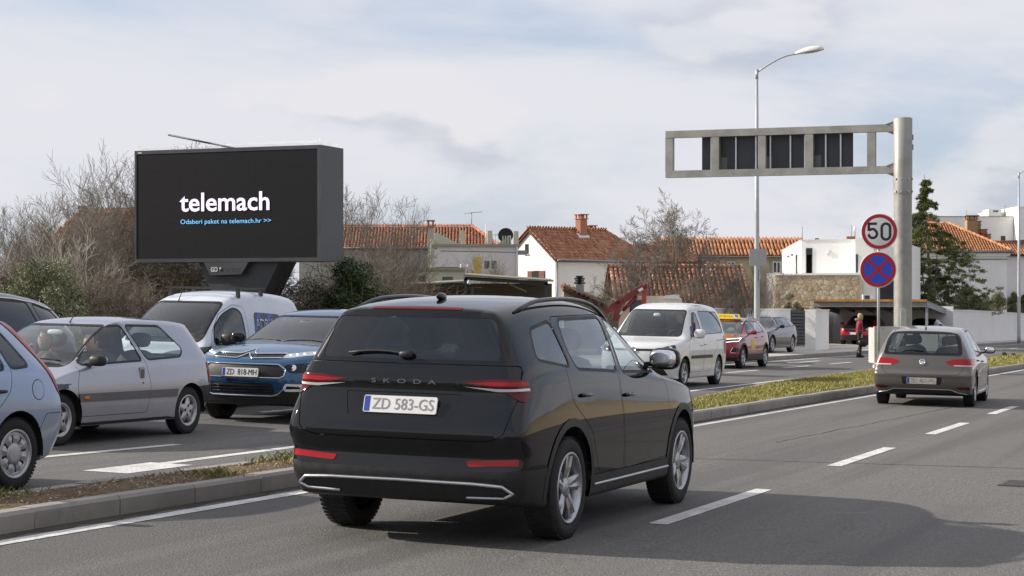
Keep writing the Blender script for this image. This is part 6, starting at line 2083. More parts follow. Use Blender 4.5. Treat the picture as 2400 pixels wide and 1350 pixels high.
# ---------------------------------------------------------------- dark car behind, far left
def dark_mpv():
    p = dict(L=4.45, W=1.80, H=1.58, fo=.9, wb=2.70, r=.32, zs=.2, zh=.85, cowl=(1.1, 1.0), rf=(1.95, 1.48), rm=(2.6, 1.55), rq=(3.2, 1.535),
             rr=(3.75, 1.47), re=(4.05, 1.41), rw=(4.33, 1.05), belt=(1.0, 1.10), wr=.70, tail=.90, z2=.72, crease=dict(rear=.5, belt=.4))
    M = place(rd(19.9 - 2.42, 14.65 + .95), BACK, (0, 0), scale=1.085)
    c = Car('dark_people_carrier', 'dark grey car with chrome window line behind the silver hatchback', M, p,
            dict(paint=paint('dark grey paint', (.035, .037, .045), .5, .3, .2), glass=MT['glass_dark']), TRAFFIC, lod=3)
    c.window([(1.45, 1.06), (2.55, 1.09), (2.50, 1.46), (2.05, 1.44)], MT['glass_dark'], .04)
    c.window([(2.65, 1.09), (3.50, 1.12), (3.45, 1.43), (2.60, 1.465)], MT['glass_dark'], .04)
    c.window([(3.60, 1.125), (4.02, 1.16), (3.90, 1.33), (3.56, 1.415)], MT['glass_dark'], .05)
    c.strip([(1.50, 1.12), (2.05, 1.475), (2.6, 1.50), (3.2, 1.475), (3.6, 1.43), (3.95, 1.345)], .011, MT['chrome'], 'window_trim', .004)
    c.window([(-.66, 1.0), (.66, 1.0), (.56, 1.45), (-.56, 1.45)], MT['glass_dark'], .06, axis='x', cond=c.front, name='windscreen')
    c.window([(-.62, 1.1), (.62, 1.1), (.55, 1.38), (-.55, 1.38)], MT['glass_dark'], .06, axis='x', cond=c.rear, name='rear_window')
    t, r = wheelset('suvs', .32, .215, 'alloy', 5, MT['alloy_dark'])
    c.wheels(t, r, .36)
    c.mirror(1.6, 1.08, MT['gloss_black'])
    c.interior((2.0, 2.9), .3, .6, 1.22, dashz=1.0)
    c.finish()
    return c

# ---------------------------------------------------------------- blue crossover facing us
def crossover_blue():
    p = dict(L=4.17, W=1.73, H=1.48, fo=.82, wb=2.60, r=.325, zs=.22, zh=.885, cowl=(1.20, 1.0), rf=(1.92, 1.39), rm=(2.45, 1.455), rq=(3.0, 1.45),
             rr=(3.6, 1.40), re=(3.85, 1.35), rw=(4.05, .98), belt=(.96, 1.05), wr=.68, tail=.90, nose=.86, bow=.14, z1=.46, z2=.70, hx=.26, hoodmid=.99, ccrown=.02,
             crease=dict(nose=.1, hood=.3, cowl=.4, belt=.2, roof=.3))
    M = place((503, 979), BACK, (2.085 - .82, -.84), yaw=2, scale=1.045)
    c = Car('blue_crossover', 'blue crossover with chrome double chevron nose and plate ZD 818-MH', M, p,
            dict(paint=paint('blue car paint', (.016, .085, .19), .4, .28, .12), glass=MT['glass']), TRAFFIC)
    fr = lambda f: f.normal.x > .05
    c.window([(1.52, 1.02), (2.30, 1.05), (2.24, 1.37), (2.02, 1.355)], MT['glass_dim'], .04)
    c.window([(2.40, 1.05), (3.25, 1.08), (3.15, 1.35), (2.34, 1.375)], MT['glass_dark'], .05)
    c.door([(1.36, .36), (2.32, .35), (2.40, .9), (2.28, 1.40), (1.95, 1.37), (1.42, 1.0), (1.30, .8)], .05)
    c.cut(rpoly([(1.42, .42), (3.1, .42), (3.1, .66), (1.42, .66)], .05), 'y', c.flank, 'door_bumper', MT['black'], .012)
    c.window([(-.68, 1.0), (.68, 1.0), (.555, 1.365), (-.555, 1.365)], MT['glass'], .06, .02, axis='x', cond=c.front, name='windscreen')
    c.window([(-.58, 1.02), (.58, 1.02), (.52, 1.32), (-.52, 1.32)], MT['glass_dim'], .06, axis='x', cond=c.rear, name='rear_window')
    # lower black nose, grille, lamps
    c.cut([(-1.0, .05), (1.0, .05), (1.0, .40), (.78, .41), (.70, .50), (.62, .52), (.50, .39), (.42, .365), (-.42, .365), (-.50, .39), (-.62, .52), (-.70, .50), (-.78, .41), (-1.0, .40)], 'x', fr, 'lower_bumper', MT['black'], .004, split=False)
    c.cut(rpoly([(-.56, .60), (.56, .60), (.60, .66), (.50, .755), (-.50, .755), (-.60, .66)], .05), 'x', c.front, 'grille', MT['black'], -.004, split=False)
    c.cut(rpoly([(-.47, .385), (.47, .385), (.44, .525), (-.44, .525)], .02), 'x', c.front, 'lower_grille', MT['black'], -.006, split=False)
    c.endstrip([(-.50, .762), (.50, .762), (.60, .70), (.585, .62), (.53, .592), (-.53, .592), (-.585, .62), (-.60, .70), (-.50, .762)], .008, MT['chrome'], 'grille_trim', 1, .004)
    for z in (.42, .455, .49): c.endstrip([(-.44, z), (.44, z)], .006, MT['gloss_black'], 'grille_bar', 1, .004)
    c.endstrip([(-.60, .47), (-.50, .385), (-.42, .365), (.42, .365), (.50, .385), (.60, .47)], .009, MT['alu'], 'bumper_strip', 1, .010)
    # thin chrome bars with chevrons
    for z0, dz in ((.895, .0), (.84, .0)):
        pts = [(-.50, z0 + .0), (-.115, z0 - .012), (-.06, z0 + .012), (0, z0 + .055), (.06, z0 + .012), (.115, z0 - .012), (.50, z0)]
        c.endstrip(pts, .010, MT['chrome'], 'chevron_bar', 1, .008)
    c.cut(rpoly([(-.50, .845), (.50, .845), (.50, .888), (-.50, .888)], .005), 'x', c.front, 'upper_grille', MT['black'], -.002, split=False)
    for sg in (1, -1):
        q = [(sg * y, z) for y, z in ((.50, .843), (.60, .843), (.90, .905), (.90, .955), (.56, .90), (.50, .895))]
        c.cut(rpoly(q, .008), 'x', fr, 'daytime_lamp', MT['chrome'], .004, split=False)
        for k in range(5):
            y = sg * (.56 + .065 * k); h, n_ = c.end(y, .878 + .009 * k, 1)
            m = MB(); m.blob(h + n_ * .006, (.02, .032, .018), e=2.2, n=2); c.part('lamp_diode', m, MT['white_lit'])
        q = [(sg * y, z) for y, z in ((.56, .72), (.60, .765), (.84, .79), (.90, .70), (.84, .66), (.66, .655))]
        c.cut(rpoly(q, .03), 'x', fr, 'headlight_housing', MT['gloss_black'], -.002, split=False)
        for k, y in enumerate((.68, .79)):
            h, n_ = c.end(sg * y, .722, 1)
            m = MB(); Mr = frame(h + n_ * .002, (0, 1, 0), n_.cross(Vector((0, 1, 0))))
            m.lathe([(.045, .0), (.044, .008), (.03, -.004), (.012, .006), (.001, .008)], Mr, 20); c.part('headlight', m, MT['chrome'])
        q = rpoly([(sg * y, z) for y, z in ((.57, .46), (.61, .525), (.80, .515), (.82, .43), (.60, .425))], .02)
        c.cut(q, 'x', fr, 'fog_lamp_surround', MT['white_plastic'], .012, split=False)
        c.cut(grow(q, -.03), 'x', fr, 'fog_lamp_recess', MT['gloss_black'], .004, split=False)
        h, n_ = c.end(sg * .745, .475, 1)
        m = MB(); m.lathe([(.032, 0), (.030, .012), (.02, .004), (.001, .006)], frame(h + n_ * .004, (0, 1, 0), n_.cross(Vector((0, 1, 0)))), 16); c.part('fog_lamp', m, MT['chrome'])
    t, r = wheelset('cross', .325, .215, 'alloy', 5, MT['alloy_dark'])
    c.wheels(t, r, .37, .05)
    c.plate(0, .655, 1, 'ZD  818-MH', MT['plate'])
    h, n_ = c.end(0, .585, 1)
    m = MB(); m.box(h + n_ * .012, (.012, .53, .028)); c.part('plate_holder', m, MT['black'])
    c.wiper(-.6, -.05, 1.025, 1, 0); c.wiper(.0, .55, 1.02, 1, 0)
    c.mirror(1.50, 1.04, MT['gloss_black'], (.12, .2, .14), .08)
    m = MB(); h, n_ = c.end(0, 1.30, 1); m.blob(h + Vector((-.06, 0, -.01)), (.04, .2, .06), e=3.5, n=2); c.part('rear_view_mirror', m, MT['black'])
    c.interior((1.95, 2.75), .3, .58, 1.16, dashz=.99)
    c.finish()
    return c

# ---------------------------------------------------------------- white people-van
def van_people():
    p = dict(L=4.41, W=1.79, H=1.82, fo=.88, wb=2.68, r=.318, zs=.20, zh=.93, cowl=(1.02, 1.10), rf=(1.72, 1.70), rm=(2.4, 1.79), rq=(3.2, 1.79),
             rr=(4.08, 1.75), re=(4.27, 1.70), rw=(4.36, 1.12), belt=(1.08, 1.12), wr=.74, tail=.94, wre=.90, z1=.46, z2=.76, bowr=.04, bow=.14, wtw=.93, wbow=.12,
             wbelt=.98, crease=dict(cowl=.4, roof=.2, belt=.25, rear=.4))
    M = place((1683, 901), BACK, (2.205 - .88 - 2.68, .87), yaw=1.5)
    c = Car('white_people_van', 'white passenger van with dark rear glass and black side strip', M, p,
            dict(paint=paint('white car paint', (.70, .70, .70), .0, .35, .35), glass=MT['glass']), TRAFFIC, 'van')
    pm = c.mats['paint']
    c.door([(1.20, .34), (2.22, .33), (2.30, 1.0), (2.24, 1.66), (1.90, 1.64), (1.45, 1.22), (1.14, .9)], .07)
    c.door([(2.27, .33), (2.85, .34), (3.10, .70), (3.34, .80), (3.34, 1.64), (2.30, 1.68)], .06)
    c.window([(1.50, 1.10), (2.17, 1.13), (2.13, 1.60), (1.92, 1.58), (1.68, 1.36)], MT['glass'], .06)
    c.window([(1.32, 1.08), (1.44, 1.09), (1.60, 1.30), (1.55, 1.30)], MT['glass'], .01, .012)
    c.window([(2.36, 1.14), (3.95, 1.17), (3.98, 1.45), (3.90, 1.62), (2.34, 1.63)], MT['glass_dark'], .07, .015)
    c.window([(-.70, 1.10), (.70, 1.10), (.60, 1.64), (-.60, 1.64)], MT['glass'], .06, .02, axis='x', cond=c.front, name='windscreen')
    c.window([(-.66, 1.16), (.66, 1.16), (.60, 1.60), (-.60, 1.60)], MT['glass_dark'], .06, axis='x', cond=c.rear, name='rear_window')
    c.cut(rpoly([(1.28, .62), (2.95, .62), (2.95, .685), (1.28, .685)], .006), 'y', c.flank, 'side_moulding', MT['black'], .012)
    c.cut(rpoly([(3.38, .985), (3.98, 1.0), (3.98, 1.014), (3.38, 1.0)], .003), 'y', c.flank, 'slide_rail', MT['seal'], -.002)
    fr = lambda f: f.normal.x > .05
    for sg in (1, -1):
        q = [(sg * y, z) for y, z in ((.50, .76), (.58, .86), (.90, .96), (.90, .84), (.62, .75))]
        c.cut(rpoly(q, .03), 'x', lambda f: f.normal.x > .30, 'headlight', MT['gloss_black'], .003, split=False)
        h, n_ = c.end(sg * .72, .84, 1)
        m = MB(); m.lathe([(.06, 0), (.055, .012), (.03, -.002), (.001, .006)], frame(h + n_ * .003, (0, 1, 0), n_.cross(Vector((0, 1, 0)))), 16); c.part('headlight', m, MT['chrome'])
        q = [(sg * y, z) for y, z in ((.80, .70), (.97, .70), (.97, 1.10), (.84, 1.10))]
        c.cut(rpoly(q, .02), 'x', lambda f: f.normal.x < -.05, 'tail_lamp', MT['red_lens'], .004, split=False)
    c.cut(rpoly([(-.40, .78), (.40, .78), (.45, .83), (-.45, .83)], .02), 'x', c.front, 'grille', MT['black'], -.004, split=False)
    c.cut(rpoly([(-.7, .28), (.7, .28), (.6, .46), (-.6, .46)], .03), 'x', c.front, 'lower_grille', MT['black'], -.004, split=False)
    h, n_ = c.end(0, .80, 1)
    m = MB(); m.lathe([(.06, 0), (.06, .01), (.048, .012), (.046, .003), (.001, .003)], frame(h + n_ * .01, (0, 1, 0), n_.cross(Vector((0, 1, 0)))), 20); c.part('badge', m, MT['chrome'])
    t, r = wheelset('vanp', .318, .205, 'alloy', 5, MT['alloy'])
    c.wheels(t, r, .362)
    c.mirror(1.52, 1.12, pm, (.15, .24, .20), .06)
    c.handle(2.10, .90, pm); c.handle(2.40, .92, pm)
    for k in range(4):                                # pressed ribs in the roof
        q = [c.top(1.9 + .6 * j, -.36 + .24 * k)[0] + Vector((0, 0, .001)) for j in range(4)]
        m = MB(); m.tube(q, .006, 6); c.part('roof_rib', m, pm)
    m = MB(); h, n_ = c.end(0, 1.56, 1); m.blob(h + Vector((-.06, 0, -.02)), (.05, .16, .08), e=3, n=2); c.part('rear_view_mirror', m, MT['white_plastic'])
    c.interior((2.0, 2.9), .34, .66, 1.30, dashz=1.08, yo=.38)
    c.finish()
    return c

# ---------------------------------------------------------------- red driving-school crossover
def school_red():
    p = dict(L=4.14, W=1.76, H=1.49, fo=.83, wb=2.58, r=.325, zs=.22, zh=.85, cowl=(1.15, 1.0), rf=(1.9, 1.40), rm=(2.45, 1.465), rq=(3.0, 1.46),
             rr=(3.55, 1.41), re=(3.82, 1.36), rw=(4.02, 1.0), belt=(.97, 1.08), wr=.68, tail=.90, z2=.70, crease=dict(belt=.5, cowl=.4, rear=.5, z2=.3))
    M = place((1742, 864), BACK, (2.07 - .83, .85), yaw=1)
    c = Car('red_crossover', 'dark red driving school crossover with yellow roof sign and yellow door sticker', M, p,
            dict(paint=paint('dark red paint', (.27, .006, .018), .2, .3, .1), glass=MT['glass']), TRAFFIC)
    pm = c.mats['paint']
    c.door([(1.30, .40), (2.28, .38), (2.36, .9), (2.22, 1.41), (1.9, 1.38), (1.36, 1.0), (1.24, .8)], .05)
    c.door([(2.32, .38), (2.85, .40), (3.05, .70), (3.34, .90), (3.28, 1.15), (3.10, 1.40), (2.28, 1.42), (2.40, .95)], .05)
    c.window([(1.45, 1.02), (2.27, 1.05), (2.17, 1.38), (1.96, 1.365)], MT['glass'], .04)
    c.window([(2.38, 1.055), (3.22, 1.09), (3.24, 1.16), (3.04, 1.36), (2.28, 1.385)], MT['glass'], .05)
    c.window([(-.66, .99), (.66, .99), (.55, 1.37), (-.55, 1.37)], MT['glass'], .06, axis='x', cond=c.front, name='windscreen')
    c.window([(-.58, 1.05), (.58, 1.05), (.52, 1.33), (-.52, 1.33)], MT['glass_dim'], .06, axis='x', cond=c.rear, name='rear_window')
    fr = lambda f: f.normal.x > .05
    c.cut([(1.1, .1), (3.1, .1), (3.1, .42), (1.1, .42)], 'y', c.flank, 'sill_trim', MT['black'], .006)
    c.cut([(-.95, .1), (.95, .1), (.95, .33), (-.95, .33)], 'x', fr, 'lower_bumper', MT['black'], .006, split=False)
    c.cut(rpoly([(-.45, .74), (.45, .74), (.40, .84), (-.40, .84)], .03), 'x', c.front, 'grille', MT['gloss_black'], -.004, split=False)
    for sg in (1, -1):
        q = [(sg * y, z) for y, z in ((.48, .74), (.86, .80), (.90, .90), (.52, .84))]
        c.cut(rpoly(q, .015), 'x', fr, 'headlight', MT['gloss_black'], .002, split=False)
        pts = [(sg * .50, .845), (sg * .82, .885), (sg * .80, .80), (sg * .52, .765)]
        c.endstrip(pts, .008, MT['white_lit'], 'daytime_lamp', 1, .01)
        q = [(sg * y, z) for y, z in ((.62, .45), (.82, .50), (.82, .62), (.70, .62))]
        c.cut(rpoly(q, .02), 'x', fr, 'fog_lamp', MT['gloss_black'], .002, split=False)
        c.endstrip([(sg * .70, .62), (sg * .64, .47), (sg * .76, .46)], .012, MT['chrome'], 'fog_lamp_trim', 1, .008)
        q = []
        for k in range(9):
            t_ = k / 8; h, n_ = c.top(1.75 + 1.75 * t_, sg * .54)
            q.append(h + Vector((0, 0, .045 * min(1, 4 * min(t_, 1 - t_)))))
        m = MB(); m.tube(q, .017, 6); c.part('roof_rail', m, MT['alu'])
    # yellow door sticker
    yel = plain('yellow sticker', (.75, .55, .02), .5, var=.05)
    c.cut(rpoly([(1.60, .58), (1.98, .58), (1.98, .84), (1.60, .84)], .01), 'y', c.flank, 'door_sticker', yel, .003)
    t, r = wheelset('school', .325, .212, 'twin', 5, MT['alloy'])
    c.wheels(t, r, .37, .055)
    c.mirror(1.5, 1.03, pm)
    c.handle(2.18, .90, pm); c.handle(3.0, .93, pm)
    # roof sign
    h, n_ = c.top(2.02, 0)
    Mr = frame(h + Vector((.0, 0, .02)), (0, 1, 0), (-.35, 0, 1))
    m = MB(); m.prism(rpoly([(-.42, 0), (.42, 0), (.36, .16), (-.36, .16)], .02), Mr, -.10, .0)
    sg_ = c.part('roof_sign', m, yel)
    letters('AUTOŠKOLA', Mr @ Matrix.Translation((-.09, .05, .001)), .065, plain('dark yellow ink', (.25, .17, .01), .6), sg_, 'sign_lettering', width=.52)
    m = MB(); m.prism([(.21, .02), (.345, .02), (.325, .14), (.19, .14)], Mr, .001, .003); lb = m.build('learner_panel', plain('learner blue', (.08, .14, .55), .5), sg_)
    m = MB(); m.prism([(.215, .03), (.325, .03), (.323, .055), (.245, .055), (.232, .13), (.20, .13)], Mr, .0035, .005); m.build('learner_letter', MT['white_plastic'], sg_)
    c.interior((1.92, 2.7), .3, .58, 1.18, dashz=.98)
    c.finish()
    return c

# ---------------------------------------------------------------- parked dark estate
def estate_grey():
    p = dict(L=4.70, W=1.84, H=1.43, fo=.88, wb=2.85, r=.33, zs=.18, zh=.80, cowl=(1.35, .95), rf=(2.1, 1.36), rm=(2.7, 1.415), rq=(3.5, 1.40),
             rr=(4.1, 1.35), re=(4.35, 1.30), rw=(4.58, .98), belt=(.93, 1.0), wr=.66, tail=.90, z2=.68, crease=dict(belt=.4, rear=.5))
    M = place((1858, 825), BACK, (2.35 - .88 - 2.85, .90), .14, yaw=-1)
    c = Car('grey_estate_car', 'dark grey estate car parked on the pavement by the slatted gate', M, p,
            dict(paint=paint('slate paint', (.018, .024, .036), .4, .3, .1), glass=MT['glass_dim']), 'cars parked by the houses', lod=2)
    c.window([(1.70, .97), (2.55, 1.0), (2.48, 1.33), (2.18, 1.32)], MT['glass_dim'], .04)
    c.window([(2.64, 1.0), (3.45, 1.03), (3.38, 1.32), (2.58, 1.335)], MT['glass_dim'], .04)
    c.window([(3.55, 1.035), (4.22, 1.06), (3.98, 1.25), (3.50, 1.315)], MT['glass_dim'], .05)
    c.strip([(1.68, 1.0), (2.15, 1.35), (2.7, 1.362), (3.4, 1.345), (3.95, 1.275)], .012, MT['chrome'], 'window_trim', .004)
    c.window([(-.66, .96), (.66, .96), (.55, 1.33), (-.55, 1.33)], MT['glass_dim'], .06, axis='x', cond=c.front, name='windscreen')
    c.window([(-.58, 1.02), (.58, 1.02), (.5, 1.27), (-.5, 1.27)], MT['glass_dark'], .06, axis='x', cond=c.rear, name='rear_window')
    t, r = wheelset('estate', .33, .225, 'twin', 5, MT['alloy'])
    c.wheels(t, r, .372)
    for sg in (1, -1):
        q = [c.top(2.2 + .25 * k, sg * .56)[0] + Vector((0, 0, .03)) for k in range(8)]
        m = MB(); m.tube(q, .014, 6); c.part('roof_rail', m, MT['alu'])
    c.mirror(1.75, .98, MT['gloss_black'])
    c.interior((2.1, 3.0), .28, .55, 1.12, dashz=.93)
    c.finish()
    return c

# ---------------------------------------------------------------- red and black car under the carport, and a dark one beside it
def carport_cars():
    p = dict(L=4.15, W=1.79, H=1.53, fo=.85, wb=2.56, r=.33, zs=.22, zh=.90, cowl=(1.2, 1.03), rf=(1.9, 1.44), rm=(2.45, 1.50), rq=(3.0, 1.49),
             rr=(3.55, 1.43), re=(3.82, 1.38), rw=(4.02, 1.02), belt=(1.0, 1.08), wr=.68, tail=.9, z2=.72, hx=.22, crease=dict(belt=.3))
    M = place(px(2003, 812, 92.0) * 1.0, BACK, (2.0, 0), 0)
    M.translation.z = gz(M.translation.x, M.translation.y) + .145
    c = Car('red_black_car', 'red car with black bonnet and roof parked under the carport', M, p,
            dict(paint=paint('bright red paint', (.42, .008, .022), .3, .28, .1), glass=MT['glass_dark']), 'cars parked by the houses', lod=2)
    c.cut(rpoly([(.05, -.60), (1.3, -.68), (1.3, .68), (.05, .60)], .05), 'z', c.upper, 'bonnet', MT['gloss_black'], .002, split=False)
    c.cut(rpoly([(1.75, -.8), (3.9, -.8), (3.9, .8), (1.75, .8)], .05), 'z', lambda f: f.normal.z > .75, 'roof', MT['gloss_black'], .002, split=False)
    c.window([(-.66, 1.02), (.66, 1.02), (.55, 1.40), (-.55, 1.40)], MT['glass_dark'], .06, axis='x', cond=c.front, name='windscreen')
    c.window([(1.50, 1.05), (3.3, 1.09), (3.1, 1.40), (2.0, 1.41)], MT['glass_dark'], .05)
    c.cut(rpoly([(-.5, .66), (.5, .66), (.6, .78), (-.6, .78)], .03), 'x', c.front, 'grille', MT['gloss_black'], .0, split=False)
    c.cut([(-.95, .1), (.95, .1), (.95, .50), (-.95, .50)], 'x', lambda f: f.normal.x > .05, 'lower_bumper', MT['black'], .005, split=False)
    for sg in (1, -1):
        q = [(sg * y, z) for y, z in ((.56, .79), (.90, .83), (.90, .90), (.58, .86))]
        c.cut(rpoly(q, .02), 'x', lambda f: f.normal.x > .05, 'headlight', MT['chrome'], .004, split=False)
    t, r = wheelset('cross', .325, .215, 'alloy', 5, MT['alloy_dark'])
    c.wheels(t, r, .37, .05)
    c.plate(0, .58, 1)
    c.mirror(1.45, 1.05, MT['gloss_black'])
    c.interior((1.95, 2.75), .3, .58, 1.16, dashz=1.0)
    c.finish()
    p2 = dict(p); p2.update(H=1.44)
    M = place(px(2150, 800, 91.5), BACK, (2.0, 0), 0)
    M.translation.z = gz(M.translation.x, M.translation.y) + .145
    c = Car('black_parked_car', 'dark car under the carport behind the gantry pole', M, p2,
            dict(paint=paint('dark car paint', (.02, .022, .026), .4, .3, .1), glass=MT['glass_dark']), 'cars parked by the houses', lod=2)
    c.window([(-.66, 1.02), (.66, 1.02), (.55, 1.40), (-.55, 1.40)], MT['glass_dark'], .06, axis='x', cond=c.front, name='windscreen')
    c.window([(1.50, 1.05), (3.3, 1.09), (3.1, 1.40), (2.0, 1.41)], MT['glass_dark'], .05)
    t, r = wheelset('cross', .325, .215, 'alloy', 5, MT['alloy_dark'])
    c.wheels(t, r, .37)
    c.mirror(1.45, 1.05, MT['gloss_black'])
    c.interior((1.95, 2.75), .3, .58, 1.16, dashz=1.0)
    c.finish()
random.seed(4)
CARS = {}
for fn in (suv_black, hatch_grey, mini_silver, hatch_blue, van_white, dark_mpv, crossover_blue, van_people, school_red, estate_grey):
    CARS[fn.__name__] = fn()
carport_cars()
# ================================================================ street furniture
MT['galv'] = plain('galvanised steel', (.30, .29, .27), .55, .35, var=.16, sc=2.2, bump=.05)
MT['galv_light'] = plain('pale galvanised steel', (.44, .45, .47), .45, .35, var=.1, sc=2)
MT['signal_red'] = plain('sign red', (.42, .012, .03), .4, var=.06)
MT['signal_blue'] = plain('sign blue', (.025, .075, .56), .4, var=.06)
MT['sign_white'] = plain('sign white', (.70, .69, .68), .4, var=.04)
MT['cabinet'] = concrete('grey plinth', (.42, .42, .39), (.52, .51, .48), .8)

def gantry():
    Y0 = 53.0
    P = px(2116, 700, Y0); base = Vector((P.x, P.y, gz(P.x, P.y) + .12))
    t = thing('sign_gantry', 'grey steel gantry with an arm of dark sign backs over the road', 'gantry', loc=base)
    Z = lambda y: HC + (700 - y) / F * Y0 - base.z
    r = .262
    m = MB(); m.lathe([(r, 0), (r, Z(455))], n=32); m.build('pole', MT['galv'], t)
    m = MB(); m.lathe([(r + .012, Z(455)), (r + .012, Z(278)), (r - .02, Z(276)), (.001, Z(276))], n=32)
    sl = m.build('pole_sleeve', MT['galv'], t)
    for zz in (Z(420), Z(449)):
        for a in (-150, -112, -68, -30):
            m = MB(); d_ = Vector((math.cos(R(a)), math.sin(R(a)), 0))
            m.tube([d_ * (r + .005) + Vector((0, 0, zz)), d_ * (r + .04) + Vector((0, 0, zz))], .035, 6); m.build('bolt', MT['galv_light'], sl)
    for zz in (Z(322), Z(345)):
        m = MB(); m.box((r + .02, 0, zz), (.04, .10, .16)); m.build('cleat', MT['galv'], sl)
    # arm across the road
    def at(x, y):                       # a point of the arm seen at pixel x, y
        u = (x - 1200) / F
        tt = (P.x - u * P.y) / (-N.x + u * N.y) if abs(-N.x + u * N.y) > 1e-6 else 0
        q = P + N * tt
        return Vector((q.x, q.y, HC + (700 - y) / F * q.y)) - base
    dz = .215
    e = at(1562, 308)
    top_r, bot_r = Vector((0, 0, Z(299))), Vector((0, 0, Z(397)))
    a0, a1 = at(1562, 316), Vector((-.24, .10, 0)); a1.z = Z(299)
    b0 = at(1562, 409); b1 = Vector((-.24, .10, Z(397)))
    m = MB(); m.beam(a0, a1, .20, dz); m.build('arm_chord', MT['galv'], t)
    m = MB(); m.beam(b0, b1, .20, dz); m.build('arm_chord', MT['galv'], t)
    for xx in (1570, 1678, 1787, 1898, 2043):
        k = at(xx, 300)
        f_ = (Vector((k.x, k.y, 0)) - Vector((a0.x, a0.y, 0))).length / (Vector((a1.x, a1.y, 0)) - Vector((a0.x, a0.y, 0))).length
        u_ = a0.lerp(a1, f_); d_ = b0.lerp(b1, f_)
        m = MB(); m.beam(u_ - Vector((0, 0, dz / 2 - .001)), d_ + Vector((0, 0, dz / 2 - .001)), .24, .18, up=D); m.build('arm_post', MT['galv'], t)
    for c_ in (a1, b1):
        for s_ in (1, -1):
            m = MB(); Mx = frame(c_ + Vector((.05, -.03, s_ * dz / 2)), (1, 0, 0), (0, 0, s_))
            m.prism([(-.30, 0), (.10, 0), (.10, .16)], Mx, -.015, .015); m.build('gusset', MT['galv'], t)
    # sign backs behind the posts
    dark = plain('sign back', (.052, .056, .062), .55, .2, var=.15, sc=2)
    off = D * .19
    edges = [1641, 1682, 1735, 1787, 1843, 1892, 1948, 1996]
    for x0, x1 in zip(edges[:-1], edges[1:]):
        q = [at(x0, 322) , at(x1, 322), at(x1, 394), at(x0, 394)]
        f0 = lambda v: (Vector((v.x, v.y, 0)) - Vector((a0.x, a0.y, 0))).length / (Vector((a1.x, a1.y, 0)) - Vector((a0.x, a0.y, 0))).length
        A, B = a0.lerp(a1, f0(q[0])), a0.lerp(a1, f0(q[1])); C_, D_ = b0.lerp(b1, f0(q[0])), b0.lerp(b1, f0(q[1]))
        m = MB(); g_ = .004
        vs = [C_ + off, D_ + off, B + off, A + off]
        vs = [v + (Vector((0, 0, -.02)) if i > 1 else Vector((0, 0, .02))) for i, v in enumerate(vs)]
        vs2 = [v + D * .03 for v in vs]
        m.add(vs + vs2, [(0, 1, 2, 3), (7, 6, 5, 4), (0, 4, 5, 1), (1, 5, 6, 2), (2, 6, 7, 3), (3, 7, 4, 0)])
        m.build('sign_back', dark, t)
    for xx in (1664, 1722, 1769, 1803, 1850, 1884, 1933, 1968):
        k = at(xx, 322); f_ = (Vector((k.x, k.y, 0)) - Vector((a0.x, a0.y, 0))).length / (Vector((a1.x, a1.y, 0)) - Vector((a0.x, a0.y, 0))).length
        u_ = a0.lerp(a1, f_) + D * .15; d_ = b0.lerp(b1, f_) + D * .15
        m = MB(); m.beam(u_, d_, .045, .05, up=D); m.build('sign_rail', MT['alu'], t)
    # plinth round the foot
    pl = thing('pole_plinth', 'pale grey bolted plinth box round the foot of the gantry pole', 'plinth', loc=base)
    W2 = .80
    x0, x1 = -(2116 - 2042) / F * Y0, (2116 - 2042) / F * Y0
    m = MB(); m.bb((x0, -.46, .14), (x1, -.30, Z(765) + .0)); m.build('panel', MT['cabinet'], pl)
    m = MB(); m.bb((x0 + .11, -.42, -.02), (x1 - .11, .35, .14)); m.build('foot', MT['cabinet'], pl)
    m = MB(); m.bb((x0, -.30, .14), (x0 + .06, .40, Z(768))); m.build('side_panel', MT['cabinet'], pl)
    m = MB(); m.bb((x1 - .06, -.30, .14), (x1, .40, Z(768))); m.build('side_panel', MT['cabinet'], pl)
    for cx in (x0 + .06, x1 - .06, x0 + .25):
        for zz in (Z(765) - .06, .22):
            m = MB(); m.tube([(cx, -.46, zz), (cx, -.475, zz)], .022, 8); m.build('bolt', MT['galv'], pl)
    m = MB(); Mx = frame((-.08, -.44, Z(765) - .1), (1, 0, 0), (0, 0, 1))
    m.prism([(-.085, 0), (.085, 0)] + [(.085 * math.cos(R(a)), .56 + .085 * math.sin(R(a))) for a in range(0, 181, 20)], Mx, 0, .03); m.build('hinge_plate', MT['cabinet'], pl)
    m = MB(); m.tube([(-.08, -.47, Z(765) + .38), (-.08, -.485, Z(765) + .38)], .02, 8); m.build('bolt', MT['galv'], pl)

